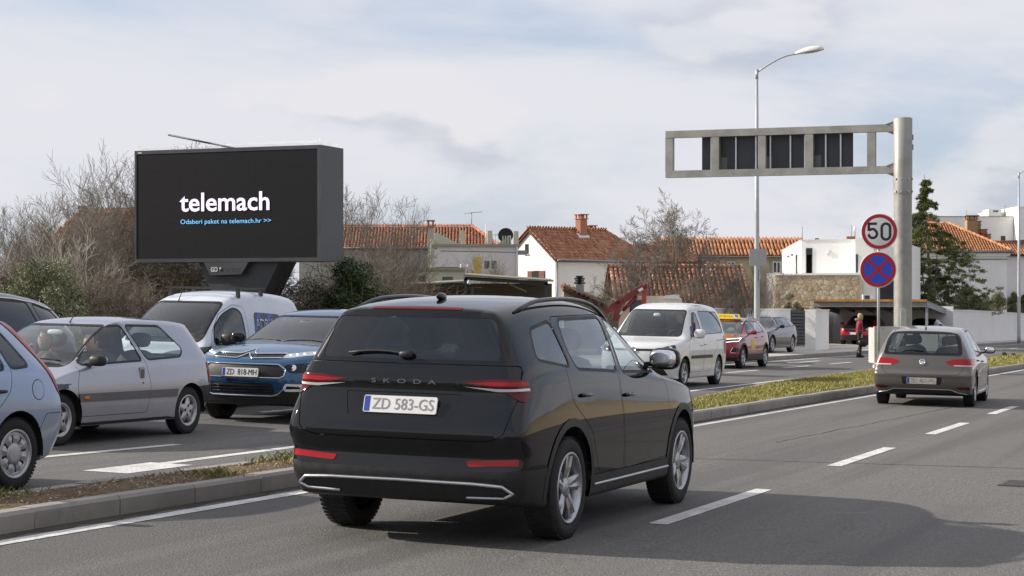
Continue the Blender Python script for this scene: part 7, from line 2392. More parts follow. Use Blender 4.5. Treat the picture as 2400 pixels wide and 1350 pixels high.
def road_signs():
    Y0 = 45.0
    b = px(2059, 700, Y0); b.z = gz(b.x, b.y) + .12
    ps = thing('sign_post', 'thin grey steel post carrying the two round signs', 'post', loc=b)
    zt = HC + (700 - 505) / F * Y0 - b.z
    m = MB(); m.tube([(0, 0, -.05), (0, 0, zt)], .036, 12); m.build('tube', MT['galv_light'], ps)
    m = MB(); m.tube([(0, 0, zt), (0, 0, zt + .02)], .039, 12); m.build('cap', MT['black'], ps)
    view = Vector((-b.x, -b.y, 0)).normalized()
    rr = 42.5 / F * Y0
    for cy, cx, kind in ((543, 2061, 'speed'), (632, 2058, 'stop')):
        c = px(cx, cy, Y0) + view * .06
        lab = 'round white speed limit sign with red rim reading 50' if kind == 'speed' else 'round blue no stopping sign with red rim and red cross'
        t = thing('speed_sign' if kind == 'speed' else 'no_stopping_sign', lab, 'road sign', loc=c)
        right = Vector((-view.y, view.x, 0)); right = Vector((0, 0, 1)).cross(view)
        M = frame((0, 0, 0), right, (0, 0, 1))
        m = MB(); m.lathe([(rr - .02, -.02), (rr, -.018), (rr, .0), (rr - .012, .002), (.001, .002)], M, 48); m.build('plate', MT['sign_white'], t)
        m = MB(); m.lathe([(rr - .02, .003), (rr - .02, .0045), (rr * .77, .0045), (rr * .77, .003)], M, 48, smooth=False); m.build('red_rim', MT['signal_red'], t)
        if kind == 'speed':
            ltr = Mat('sign numerals', (.02, .02, .022), .5).m
            for ch, dx in (('5', -.16), ('0', .16)):
                digits(ch, M @ Matrix.Translation((dx, 0, .0035)), .46, .27, .066, ltr, t)
        else:
            m = MB(); m.lathe([(rr * .77, .0025), (rr * .77, .0035), (.001, .0035)], M, 48, smooth=False); m.build('blue_field', MT['signal_blue'], t)
            for a in (45, -45):
                m = MB(); Mr = M @ Matrix.Rotation(R(a), 4, 'Z')
                L_ = rr * .785; w2 = rr * .085
                m.prism([(-L_, -w2), (L_, -w2), (L_, w2), (-L_, w2)], Mr, .0045 + (.001 if a > 0 else 0), .0055 + (.001 if a > 0 else 0)); m.build('cross_bar', MT['signal_red'], t)
        for zz in (-.18, .18):
            m = MB(); m.bb((-.10, -.02, zz - .02), (.10, .10, zz + .02)); o = m.build('clamp', MT['galv'], t)
            o.matrix_local = frame(-view * .045, right, -view)

def digits(ch, M, h, w, s, mat, parent):
    """road-sign numerals as flat ribbons of constant stroke"""
    def ribbon(c):
        vs, n = [], len(c)
        for i in range(n):
            a = Vector(c[max(i - 1, 0)]); b = Vector(c[min(i + 1, n - 1)])
            t = (b - a).normalized(); nn = Vector((-t.y, t.x)) * s / 2
            p = Vector(c[i]); vs += [M @ Vector((p.x + nn.x, p.y + nn.y, 0)), M @ Vector((p.x - nn.x, p.y - nn.y, 0))]
        m = MB(); m.add(vs, [(2 * i, 2 * i + 1, 2 * i + 3, 2 * i + 2) for i in range(n - 1)])
        return m
    X, Hh = w / 2 - s / 2, h / 2 - s / 2
    if ch == '0':
        c = [(X * math.cos(R(a)), (Hh - X) + X * math.sin(R(a))) for a in range(0, 181, 12)] + [(X * math.cos(R(a)), -(Hh - X) + X * math.sin(R(a))) for a in range(180, 361, 12)]
        c += [c[0]]
        m = ribbon(c)
    else:
        m = ribbon([(X, Hh), (-X + s * .0, Hh)])
        m2 = ribbon([(-X + s * .12, Hh + s / 2), (-X + s * .02, .02)])
        r_ = X; cy = -(Hh - r_) + .02
        c = [(-X + s * .02, .035), (-.02, .065), (.03, .06)] + [(r_ * math.cos(R(a)), cy + .02 + (r_ + .0) * math.sin(R(a))) for a in range(55, -180, -12)] + [(-X - .005, cy + .01)]
        m3 = ribbon(c)
        for q in (m2, m3):
            m.add(q.v, q.f)
    me = m.mesh('numeral', [mat])
    o = bpy.data.objects.new('numeral', me); link(o, parent)

def lamp_post(px_x, Y0, top_y, label, plates=False, group='street lamps'):
    b = px(px_x, 700, Y0); b.z = gz(b.x, b.y) + .13
    t = thing('street_lamp', label, 'street lamp', loc=b, group=group)
    zt = HC + (700 - top_y) / F * Y0 - b.z
    m = MB(); m.tube([(0, 0, -.05), (0, 0, .4), (0, 0, zt * .5), (0, 0, zt)], [.115, .115, .085, .05], 14); m.build('pole', MT['galv_light'], t)
    m = MB(); m.tube([(0, 0, zt - .25), (0, 0, zt + .12)], .055, 12); m.build('collar', MT['galv_light'], t)
    d_ = -N
    pts = [Vector((0, 0, zt))]
    for k in range(1, 9):
        s_ = k / 8; pts.append(d_ * (1.55 * s_) + Vector((0, 0, zt + .62 * math.sin(s_ * math.pi / 2))))
    m = MB(); m.tube(pts, .032, 8); m.build('arm', MT['galv_light'], t)
    e = pts[-1]
    M = frame(e + d_ * .46 + Vector((0, 0, .07)), d_, (-d_.y, d_.x, 0)) @ Matrix.Rotation(R(-7), 4, 'Y')
    m = MB(); m.blob((0, 0, 0), (1.10, .42, .34), e=2.5, n=3)
    for i, v in enumerate(m.v):
        if v[2] < -.035: m.v[i] = (v[0], v[1], -.035)
        if v[0] < 0: m.v[i] = (v[0], v[1] * (1 + v[0] * .5), m.v[i][2] * (1 + v[0] * .5))
    m.v = [tuple(M @ Vector(v)) for v in m.v]
    h = m.build('lamp_head', plain('lamp white', (.72, .70, .66), .4, var=.04), t)
    m = MB(); m.blob((.12, 0, -.04), (.62, .26, .07), e=2.4, n=2); m.v = [tuple(M @ Vector(v)) for v in m.v]; m.build('lamp_glass', plain('lamp glass', (.45, .42, .35), .2), h)
    if plates:
        bk = plain('sign back grey', (.40, .40, .42), .5, .2, var=.1)
        for x0, x1, dx in ((1757, 1776, -.02), (1778, 1798, .03)):
            p0, p1 = px(x0, 583, Y0 - .25), px(x1, 623, Y0 - .25)
            m = MB(); m.bb((p0.x - b.x, -.16 + dx, p1.z - b.z), (p1.x - b.x, -.13 + dx, p0.z - b.z)); m.build('plate_back', bk, t)
        p0, p1 = px(1779, 630, Y0), px(1790, 655, Y0)
        m = MB(); m.bb((p0.x - b.x, -.25, p1.z - b.z), (p1.x - b.x, -.05, p0.z - b.z)); m.build('control_box', MT['galv'], t)
        for zz in (HC + (700 - 604) / F * Y0 - b.z, HC + (700 - 590) / F * Y0 - b.z):
            m = MB(); m.lathe([(.10, -.02), (.105, .02)], Matrix.Translation((0, 0, zz)), 14); m.build('band', MT['alu'], t)

def billboard():
    Y0 = 48.0
    fr = px(752, 700, Y0)
    ex = Vector((.934, -.357, 0)).normalized(); ey = Vector((-ex.y, ex.x, 0))      # right along the face; back
    Wd, Dp = 5.76, 1.35
    zb = HC + (700 - 612) / F * Y0; zt = HC + (700 - 339) / F * Y0; Hh = zt - zb
    cen = fr - ex * (Wd / 2) + ey * (Dp / 2); g = gz(cen.x, cen.y)
    base = Vector((cen.x, cen.y, g))
    M0 = frame(base, ex, ey)
    t = thing('led_billboard', 'large black LED billboard showing the word telemach above the bushes', 'billboard', mat=M0)
    z0, z1 = zb - g, zt - g
    case = plain('anthracite cladding', (.070, .074, .082), .42, .25, var=.1, sc=1.2)
    x = Wd / 2; y = Dp / 2
    def loc(px_, py_):                 # pixel on the face plane to face coordinates
        u = (px_ - 1200) / F
        # ray (u,1) meets the front plane
        n_ = ey; p0 = fr
        Y = (p0.dot(n_)) / (u * n_.x + n_.y)
        w_ = Vector((u * Y, Y, HC + (700 - py_) / F * Y))
        l = M0.inverted() @ w_
        return l.x, l.z
    m = MB(); m.bb((-x, -y + .06, z0), (x, y, z1)); m.build('cabinet', case, t)
    # frame of four bars round the screen
    fw = .10
    for a, b in (((-x, z0), (x, z0 + .10)), ((-x, z1 - .10), (x, z1)), ((-x, z0 + .10), (-x + .06, z1 - .10)), ((x - .11, z0 + .10), (x, z1 - .10))):
        m = MB(); m.bb((a[0], -y, a[1]), (b[0], -y + .06, b[1])); m.build('frame_bar', case, t)
    sc_ = Mat('screen', (.010, .010, .011), .6, 0, .15)
    v = sc_.coord('Object')
    led = sc_.node('ShaderNodeTexVoronoi', {'Vector': v, 'Scale': 60.0}, feature='F1').outputs['Distance']
    sc_.set('Base Color', sc_.mix(sc_.ramp(led, .1, .5), (.013, .013, .014), (.008, .008, .0085)))
    sc_.set('Emission Color', (.30, .28, .32, 1)); sc_.set('Emission Strength', .012)
    # the screen as a wall of LED modules
    nx, nz = 12, 6
    sx0, sx1, sz0, sz1 = -x + .06, x - .11, z0 + .10, z1 - .10
    me = None
    for i in range(nx):
        for j in range(nz):
            if me is None:
                q = MB(); q.bb((.001, 0, .001), ((sx1 - sx0) / nx - .001, .02, (sz1 - sz0) / nz - .001)); me = q.mesh('screen_module', [sc_.m])
            o = bpy.data.objects.new('screen_module', me); link(o, t)
            o.location = (sx0 + (sx1 - sx0) / nx * i, -y + .012, sz0 + (sz1 - sz0) / nz * j)
    # words on the screen
    wh = emit('lit lilac letters', (.80, .70, .92), .66)
    cy = emit('lit cyan letters', (.16, .46, .80), .62)
    FM = frame((0, 0, 0), (1, 0, 0), (0, 0, 1))
    a = loc(423, 497); b = loc(633, 497); tp = loc(423, 455)
    yy = -y + .005
    def word(s, x0, x1, zbase, xh, mat, name, bold):
        o = letters(s, Matrix.Translation(((x0 + x1) / 2, yy, zbase)) @ FM, xh, mat, t, name, width=x1 - x0, depth=.004, bold=bold)
        return o
    word('telemach', a[0], b[0], a[1] + .02, .50, wh, 'headline', .010)
    a = loc(423, 526); b = loc(635, 525)
    word('Odaberi paket na telemach.hr >>', a[0], b[0], a[1] + .01, .125, cy, 'subline', .0)
    m = MB(); q = loc(325, 359); m.bb((q[0] - .02, yy - .006, q[1] - .01), (q[0] + .09, yy, q[1] + .02)); m.build('status_mark', MT['white_plastic'], t)
    # aerial arm leaning over the top edge
    p0 = loc(535, 347); p1 = loc(383, 316)
    m = MB(); m.tube([(p0[0] + .16, -y + .35, z1 - .02), (p1[0], -y + .25, p1[1] + .02)], .026, 8); m.build('sensor_arm', MT['black'], t)
    # bird spikes along the top
    m = MB()
    for k in range(150):
        xx = -x + .1 + (2 * x - .2) * k / 149
        for dx, dy in ((-.03, -.02), (.03, .02)):
            m.tube([(xx, -y + .12, z1), (xx + dx, -y + .12 + dy, z1 + .15)], .0022, 3, cap=False)
    for k in range(34):
        yy_ = -y + .15 + (Dp - .3) * k / 33
        m.tube([(x - .1, yy_, z1), (x - .07, yy_, z1 + .14)], .0022, 3, cap=False)
    tag(m.build('bird_spikes', MT['alu'], t), kind='stuff')
    # pedestal
    a = loc(456, 622); b = loc(645, 620); c_ = loc(618, 668); d_ = loc(479, 668)
    def yaw(m_): return m_
    pf = [(a[0], z0), (b[0], z0), (c_[0] - .25, z0 - 1.1), (c_[0] - .25, 0), (d_[0] + .25, 0), (d_[0] + .25, z0 - 1.1)]
    m = MB(); m.prism(pf, frame((0, 0, 0), (1, 0, 0), (0, 0, 1)), -.55, .45); o = m.build('pedestal', case, t)
    e0 = loc(477, 620); e1 = loc(582, 618); e2 = loc(565, 643); e3 = loc(492, 645)
    m = MB(); m.prism([(e0[0], z0), (e1[0], z0), (e2[0], e2[1]), (e3[0], e3[1])], frame((0, -.55, 0), (1, 0, 0), (0, 0, 1)), .0, .12); nm = m.build('name_panel', case, t)
    q0 = loc(494, 637); q1 = loc(510, 637)
    letters('GO', Matrix.Translation(((q0[0] + q1[0]) / 2, -.675, q0[1])) @ FM, .125, MT['white_plastic'], t, 'panel_lettering', width=q1[0] - q0[0], depth=.004, bold=.004)
    q = loc(518, 631); dg = plain('dull green', (.05, .10, .075), .5)
    m = MB(); m.lathe([(.06, 0), (.06, .006), (.001, .006)], frame((q[0], -.670, q[1]), (1, 0, 0), (0, 0, 1)), 20); m.build('panel_dot', dg, t)
    q0 = loc(527, 637); q1 = loc(563, 637)
    letters('DIGITAL', Matrix.Translation(((q0[0] + q1[0]) / 2, -.672, q0[1])) @ FM, .11, plain('unlit lettering', (.085, .088, .094), .5), t, 'panel_lettering', width=q1[0] - q0[0], depth=.002)

gantry(); road_signs(); billboard()
lamp_post(1774, 68.0, 170, 'tall grey street lamp with two small sign backs behind the gantry arm', True)
lamp_post(2388, 115.0, 408, 'distant grey street lamp at the right edge by the white wall', False)
# ================================================================ trees and shrubs
def grow_tree(seed, H, levels=5, n0=1, spread=.6, trunk_r=.06, kids=(5, 9, 7, 5), up=.25, wander=.16, base_h=.25, lenr=(.42, .62), rmin=.0035, multi=0):
    rng = random.Random(seed)
    segs = []
    def branch(p, d, L_, r, lv):
        n = 6 if lv == 0 else (5 if lv < 3 else 3)
        pts = [p]; rs = [r]; dirs = []
        for k in range(n):
            d = (d + Vector((rng.gauss(0, wander), rng.gauss(0, wander), rng.gauss(0, wander * .7) + up * .12))).normalized()
            p = p + d * (L_ / n); pts.append(p); dirs.append(d)
            rs.append(max(rmin, r * (1 - .75 * (k + 1) / n)))
        for k in range(n): segs.append((pts[k], pts[k + 1], rs[k], rs[k + 1], lv))
        if lv + 1 >= levels: return
        nk = kids[min(lv, len(kids) - 1)]
        for k in range(nk):
            t = (base_h if lv == 0 else .15) + (1 - (base_h if lv == 0 else .15)) * (k + rng.random()) / nk
            i = min(n - 1, int(t * n)); f = t * n - i
            q = pts[i].lerp(pts[i + 1], min(1, f))
            dd = dirs[i]
            ax = dd.cross(Vector((rng.gauss(0, 1), rng.gauss(0, 1), rng.gauss(0, 1)))).normalized()
            ang = R(rng.uniform(24, 58)) * (spread / .6)
            nd = (Matrix.Rotation(ang, 3, ax) @ dd + Vector((0, 0, up * .5))).normalized()
            branch(q, nd, L_ * rng.uniform(*lenr) * (1.1 - .35 * t), max(rmin, rs[i] * rng.uniform(.45, .65)), lv + 1)
    stems = max(1, multi)
    for s_ in range(stems):
        a = rng.uniform(0, 6.28); tilt = rng.uniform(.05, .45) if multi else rng.uniform(0, .08)
        d = Vector((math.cos(a) * tilt, math.sin(a) * tilt, 1)).normalized()
        branch(Vector((rng.uniform(-.15, .15), rng.uniform(-.15, .15), -.1)) if multi else Vector((0, 0, -.1)), d, H * rng.uniform(.75, 1.0) if multi else H * .82, trunk_r * rng.uniform(.6, 1), 0)
    return segs
def segs_mesh(name, segs, mat):
    V, Fc = [], []; off = 0
    for lv in sorted(set(s[4] for s in segs)):
        ss = [s for s in segs if s[4] == lv]
        k = 7 if lv == 0 else (5 if lv == 1 else 3)
        p0 = np.array([s[0][:] for s in ss]); p1 = np.array([s[1][:] for s in ss]); r0 = np.array([s[2] for s in ss]); r1 = np.array([s[3] for s in ss])
        d = p1 - p0; d /= np.linalg.norm(d, axis=1, keepdims=True) + 1e-9
        ref = np.where(np.abs(d[:, 2:3]) < .9, np.array([[0, 0, 1.0]]), np.array([[1.0, 0, 0]]))
        u = np.cross(d, ref); u /= np.linalg.norm(u, axis=1, keepdims=True); w_ = np.cross(u, d)
        n = len(ss); a = 2 * np.pi * np.arange(k) / k
        ring = u[:, None, :] * np.cos(a)[None, :, None] + w_[:, None, :] * np.sin(a)[None, :, None]
        v = np.concatenate([p0[:, None, :] + ring * r0[:, None, None], p1[:, None, :] + ring * r1[:, None, None]], 1)
        b = (np.arange(n) * 2 * k + off)[:, None, None]
        idx = np.arange(k); f = np.stack([(idx + 1) % k, idx, idx + k, (idx + 1) % k + k], -1)[None] + b
        V.append(v.reshape(-1, 3)); Fc.append(f.reshape(-1, 4)); off += n * 2 * k
    me = npmesh(name, np.concatenate(V), np.concatenate(Fc), mat)
    me.polygons.foreach_set('use_smooth', [True] * len(me.polygons))
    return me
def bark(name, a, b):
    m = Mat(name, a, .9, 0, .2); v = m.coord('Object'); n1 = m.noise(v, 6, 5, .7)
    m.set('Base Color', m.mix(m.ramp(n1, .3, .7), a, b)); return m.m
BARKP = 3
BARK = [bark('pale bark', (.155, .135, .115), (.26, .23, .195)), bark('brown twig bark', (.13, .105, .08), (.22, .185, .145)), bark('red brown twig bark', (.155, .12, .092), (.25, .205, .16)), bark('pale stem bark', (.30, .265, .22), (.44, .40, .34))]
TREES = {}
def tree_mesh(key, **k):
    mat = k.pop('mat', 0)
    if key not in TREES:
        segs = grow_tree(**k)
        zt = sorted(s[1].z for s in segs)[int(len(segs) * .995)]
        segs = [(a * (1 / zt), b * (1 / zt), r0 / zt, r1 / zt, lv) for a, b, r0, r1, lv in segs]
        a = [s for s in segs if s[4] <= 1]; b = [s for s in segs if s[4] > 1]
        TREES[key] = (segs_mesh('trunk', a, BARK[mat]), segs_mesh('crown', b, BARK[mat if mat != 0 else 0]))
    return TREES[key]
def put_tree(key, x, Y, s, label, rot=0.0, name='bare_tree', cat='tree', group='leafless trees and shrubs', **k):
    t_, c_ = tree_mesh(key, **k)
    p = px(x, 700, Y); p.z = gz(p.x, p.y)
    t = thing(name, label, cat, loc=p, group=group)
    t.rotation_euler = (0, 0, rot); t.scale = (s, s, s)
    link(bpy.data.objects.new('trunk', t_), t); link(bpy.data.objects.new('crown', c_), t)
    return t
def leaf_cloud(rng, centers, radii, n, lw, ll, droop=0.0, flat=1.0):
    """leaf quads spread through clumps"""
    ci = rng.integers(0, len(centers), n)
    d = rng.normal(0, 1, (n, 3)); d /= np.linalg.norm(d, axis=1, keepdims=True)
    r = rng.uniform(0.25, 1, n) ** .6
    p = centers[ci] + d * (r * radii[ci])[:, None] * np.array([1, 1, flat])
    ax = rng.normal(0, 1, (n, 3)); ax[:, 2] -= droop; ax /= np.linalg.norm(ax, axis=1, keepdims=True)
    sd = np.cross(ax, rng.normal(0, 1, (n, 3))); sd /= np.linalg.norm(sd, axis=1, keepdims=True)
    L_ = (ll * rng.uniform(.6, 1.3, n))[:, None]; W_ = (lw * rng.uniform(.7, 1.2, n))[:, None]
    v = np.stack([p, p + ax * L_ * .5 + sd * W_, p + ax * L_, p + ax * L_ * .5 - sd * W_], 1)
    return v.reshape(-1, 3), np.arange(n * 4).reshape(n, 4)
def bush(label, x, Y, h, w_, mat, n=9000, leaf=(.012, .06), seed=0, clumps=40, name='leafy_bush', group='evergreen shrubs', low=.05, key=None, cat='bush', y_off=0):
    rng = np.random.default_rng(seed)
    p = px(x, 700, Y); p.z = gz(p.x, p.y)
    t = thing(name, label, cat, loc=p, group=group)
    kk = ('bush', seed, h, w_)
    c = np.clip(rng.normal(0, .42, (clumps, 3)), -.82, .82)
    c[:, 0] *= w_ / 2; c[:, 1] *= w_ / 2 * .8
    top = np.sqrt(np.clip(1 - (c[:, 0] / (w_ / 2 + .01)) ** 2 * .8, .1, 1))
    c[:, 2] = low * h + (h * .86 * top - low * h) * rng.uniform(0.05, 1, clumps) ** .7
    r = rng.uniform(.12, .24, clumps) * min(w_, h) * .75
    v, f = leaf_cloud(rng, c, r, n, *leaf)
    segs = []
    rr = random.Random(seed)
    for k in range(0, clumps):
        a = Vector((rr.uniform(-.1, .1), rr.uniform(-.1, .1), 0)); b = Vector(c[k].tolist()); m_ = a.lerp(b, .5) + Vector((rr.uniform(-.1, .1), rr.uniform(-.1, .1), .05))
        segs += [(a, m_, .02 * h / 2, .012 * h / 2, 1), (m_, b, .012 * h / 2, .005, 1)]
    link(bpy.data.objects.new('stem', segs_mesh('stem', segs, BARK[1])), t)
    link(bpy.data.objects.new('foliage', npmesh('foliage', v, f, mat)), t)
    return t
def cedar(x, Y, H):
    rng = np.random.default_rng(77); rr = random.Random(77)
    p = px(x, 700, Y); p.z = gz(p.x, p.y)
    t = thing('cedar_tree', 'tall dark green cedar with drooping layered branches behind the gantry pole', 'tree', loc=p)
    segs = []; V = []
    def stem(a, b, r0, r1, n=6, j=.06):
        q = a
        for k in range(n):
            e = a.lerp(b, (k + 1) / n) + Vector((rr.uniform(-j, j), rr.uniform(-j, j), 0))
            segs.append((q, e, r0 + (r1 - r0) * k / n, r0 + (r1 - r0) * (k + 1) / n, 0)); q = e
    stem(Vector((-.3, 0, 0)), Vector((-.85, 0, H)), .16, .015, 10)
    stem(Vector((-.3, 0, 0)), Vector((.1, .3, H * .55)), .10, .03); stem(Vector((-.3, 0, 0)), Vector((-1.2, -.2, H * .5)), .08, .03)
    C = []; Rd = []
    z = 2.4
    while z < H - .15:
        f = (z - 2.4) / (H - 2.4)
        # outline: wide skirt, a waist near two thirds, slim spire
        rad = np.interp(f, [0, .12, .28, .42, .55, .68, .74, .86, 1.0], [3.9, 4.4, 3.3, 3.2, 2.6, 2.4, .75, .55, .10])
        nb = int(4 + rad * 2.0) if f < .7 else 5
        cx = -.3 - .55 * z / H
        for k in range(nb):
            a = rr.uniform(0, 6.28); L_ = rad * rr.uniform(.55, 1.08)
            b = Vector((cx, 0, z + rr.uniform(-.12, .12))); d = Vector((math.cos(a), math.sin(a), 0))
            if d.x < -.3: L_ *= .8
            if d.x > .2 and f < .65: L_ *= 1.15
            pts = []
            for q in range(7):
                s_ = q / 6; pts.append(b + d * (L_ * s_) + Vector((0, 0, L_ * (.30 * s_ - .60 * s_ * s_))))
            for q in range(6): segs.append((pts[q], pts[q + 1], .03 * (1 - q / 7), .03 * (1 - (q + 1) / 7), 1))
            for q in range(2 if rad > 1.5 else 1, 7):
                for s2 in range(3):
                    sp = .06 + .13 * L_ * (q / 6) * .6
                    C.append(tuple(pts[q] + Vector((rr.gauss(0, sp), rr.gauss(0, sp), rr.gauss(-.09, .05))))); Rd.append(rr.uniform(.12, .24) if rad > 1.5 else rr.uniform(.06, .12))
        z += .62 if f < .7 else .40
    C = np.array(C); Rd = np.array(Rd)
    v, f = leaf_cloud(rng, C, Rd, 75000, .022, .17, droop=1.3, flat=.5)
    link(bpy.data.objects.new('trunk', segs_mesh('trunk', segs, BARK[0])), t)
    link(bpy.data.objects.new('foliage', npmesh('foliage', v, f, leafmat('cedar needles', [(.035, .055, .018), (.065, .088, .024), (.105, .12, .03), (.15, .155, .045)], .7))), t)

def vegetation():
    olive = leafmat('olive leaves', [(.075, .088, .04), (.125, .14, .068), (.18, .19, .10), (.25, .25, .155)])
    ivy = leafmat('ivy leaves', [(.018, .034, .010), (.032, .058, .016), (.05, .082, .024), (.085, .12, .04)], .38)
    dark = leafmat('laurel leaves', [(.022, .032, .012), (.04, .055, .02), (.06, .075, .028)], .5)
    kinds = {'tall': dict(seed=2, H=5.0, levels=5, spread=.62, trunk_r=.07, kids=(9, 8, 6, 4), up=.35, wander=.17, base_h=.18, rmin=.0042, mat=0),
             'multi': dict(seed=5, H=4.2, levels=4, spread=.55, trunk_r=.045, kids=(9, 9, 6), up=.42, wander=.16, base_h=.2, rmin=.004, multi=5, mat=0),
             'shrub': dict(seed=8, H=2.6, levels=4, spread=.8, trunk_r=.022, kids=(7, 8, 6), up=.25, wander=.24, base_h=.1, rmin=.0035, multi=11, mat=2),
             'pale': dict(seed=33, H=3.4, levels=4, spread=.5, trunk_r=.05, kids=(6, 6, 4), up=.4, wander=.12, base_h=.25, rmin=.005, multi=6, mat=3),
             'bramble': dict(seed=12, H=2.0, levels=4, spread=.9, trunk_r=.018, kids=(7, 7, 6), up=.05, wander=.32, base_h=.05, rmin=.0045, multi=12, mat=1),
             'fine': dict(seed=21, H=5.6, levels=5, spread=.66, trunk_r=.075, kids=(11, 8, 6, 5), up=.26, wander=.15, base_h=.10, rmin=.006, mat=0)}
    L_ = lambda s: s
    spots = [  # kind, px x, distance, scale, label
        ('pale', 175, 34.5, 3.1, 'pale stemmed leafless shrub right of the olive bush'),
        ('pale', 203, 35, 2.1, 'pale stemmed leafless shrub above the white van bonnet'),
        ('pale', 280, 36, 1.9, 'pale stemmed leafless shrub under the left corner of the billboard'),
        ('multi', 12, 47, 3.9, 'pale leafless sapling clump at the left edge of the thicket'),
        ('tall', 75, 48, 4.2, 'thin leafless tree left of the hidden tiled roof'),
        ('multi', 120, 42, 4.0, 'leafless many stemmed tree in front of the hidden tiled roof'),
        ('tall', 212, 52, 4.9, 'leafless tree with pale forked trunk in the middle of the thicket'),
        ('multi', 160, 43, 4.1, 'leafless clump with pale leaning stems left of the billboard'),
        ('tall', 272, 53, 5.6, 'tallest leafless tree close to the left edge of the billboard'),
        ('multi', 305, 54, 5.9, 'leafless stems rising partly behind the billboard edge'),
        ('tall', 432, 60, 6.7, 'leafless treetop showing above the billboard'),
        ('shrub', 10, 36, 2.2, 'brown leafless shrub at the foot of the thicket by the left edge'),
        ('shrub', 85, 36, 2.0, 'brown leafless shrub above the dark people carrier'),
        ('shrub', 150, 36, 2.2, 'brown leafless shrub below the olive bush'),
        ('bramble', 195, 33, 2.2, 'tangled bramble between the two left shrubs'),
        ('shrub', 235, 34, 2.2, 'brown leafless shrub right of the olive bush'),
        ('bramble', 280, 33.5, 2.0, 'tangled bramble beside the white van roof'),
        ('shrub', 335, 53, 3.3, 'brown leafless shrub under the left end of the billboard'),
        ('shrub', 380, 54, 3.2, 'brown leafless shrub under the billboard left of its pedestal'),
        ('bramble', 425, 53, 2.8, 'tangled bramble against the billboard pedestal'),
        ('bramble', 470, 52, 3.4, 'tangled bramble behind the billboard pedestal'),
        ('shrub', 120, 44, 2.9, 'tall brown shrub behind the olive bush'),
        ('shrub', 45, 44, 2.9, 'tall brown shrub by the dark evergreen'),
        ('shrub', 215, 44, 3.0, 'tall brown shrub deep in the thicket'),
        ('shrub', 285, 56, 3.9, 'tall brown shrub behind the tallest leafless tree'),
        ('bramble', 690, 50, 2.7, 'pale bramble tangle right of the billboard pedestal'),
        ('bramble', 735, 50.5, 2.6, 'pale bramble tangle beside the ivy bush'),
        ('bramble', 875, 51, 2.9, 'pale bramble climbing over the right side of the ivy bush'),
        ('tall', 838, 58, 5.4, 'leafless tree right of the billboard above the ivy bush'),
        ('multi', 893, 61, 5.3, 'leafless tree in front of the long worn roof'),
        ('multi', 925, 66, 3.9, 'smaller leafless tree left of the green building'),
        ('shrub', 915, 63, 3.4, 'brown leafless shrub below the long worn roof'),
        ('multi', 1150, 82, 4.2, 'thin leafless shrub in front of the concrete house window'),
        ('fine', 1548, 74, 6.5, 'large bare spreading tree in the centre in front of the tiled shed'),
        ('fine', 1512, 75.5, 5.4, 'bare tree standing just left of the large bare tree'),
        ('fine', 1592, 75, 5.7, 'bare tree standing just right of the large bare tree'),
        ('multi', 1500, 76, 4.4, 'leafless saplings left of the large bare tree'),
        ('multi', 1702, 76, 4.0, 'leafless shrub in front of the tiled shed'),
        ('multi', 1752, 74, 3.8, 'leafless shrub beside the street lamp pole'),
        ('shrub', 1600, 73, 2.6, 'low brown shrub behind the white passenger van'),
        ('shrub', 1690, 73, 2.6, 'low brown shrub behind the red driving school car'),
        ('multi', 1800, 86, 3.9, 'thin leafless stems in front of the sunlit flank wall'),
        ('tall', 985, 140, 7.0, 'distant leafless treetop behind the long worn roof'),
    ]
    for i, (k, x, Y, s, lab) in enumerate(spots):
        put_tree(k, x, Y, s, lab, rot=i * 2.4, name='bare_shrub' if k in ('shrub', 'bramble') else 'bare_tree', cat='shrub' if k in ('shrub', 'bramble') else 'tree', **kinds[k])
    bush('grey green olive bush in the thicket left of the billboard', 105, 32.0, 2.6, 1.9, olive, 22000, (.010, .065), 3, 60, 'olive_bush')
    bush('dark evergreen bush behind the olive bush', 40, 36, 2.95, 1.2, dark, 7000, (.014, .05), 4, 26)
    bush('glossy ivy covered bush right of the billboard', 826, 49.5, 3.15, 2.3, ivy, 26000, (.026, .06), 5, 60, 'ivy_bush')
    bush('low dark greenery at the foot of the ivy bush', 760, 51, 2.1, 1.5, ivy, 9000, (.022, .055), 6, 26, 'ivy_bush')
    bush('small green bush at the gable end of the tiled shed', 1418, 80, 2.7, 1.3, olive, 5000, (.012, .08), 7, 24)
    bush('pale weeds in front of the gabled house', 1385, 95, 3.2, 1.6, olive, 4000, (.012, .08), 17, 20)
    bush('grey green bush in front of the rubble stone wall', 1850, 88, 3.0, 1.0, olive, 6000, (.014, .09), 8, 24, 'olive_bush')
    bush('round pale green bush behind the slatted gate', 1885, 89, 2.45, 1.2, olive, 6000, (.014, .09), 9, 24, 'olive_bush')
    for i, (x, h_, lab) in enumerate(((2262, 4.0, 'olive bush under the cedar branches'), (2300, 3.6, 'second olive bush from the cedar behind the white wall'), (2338, 3.9, 'third olive bush from the cedar behind the white wall'), (2374, 4.1, 'olive bush next to the distant street lamp'), (2400, 3.9, 'olive bush cut by the right edge'))):
        bush(lab, x, (128, 135, 140, 143, 144)[i], h_ * 1.06, (2.5, 2.3, 2.0, 1.4, 1.0)[i], olive if i else dark, 14000, (.02, .13), 30 + i, 70, 'olive_bush')
    for i, (x, lab) in enumerate(((2354, 'small dry plant on the far median grass, left of a pair'), (2374, 'small dry plant on the far median grass, right of a pair'))):
        p = gp(x, 838); bush(lab, x, 70 + i, .38, .35, dark, 500, (.01, .05), 50 + i, 8, 'small_plant', 'weeds on the median')
    cedar(2197, 122, 11.3)
vegetation()
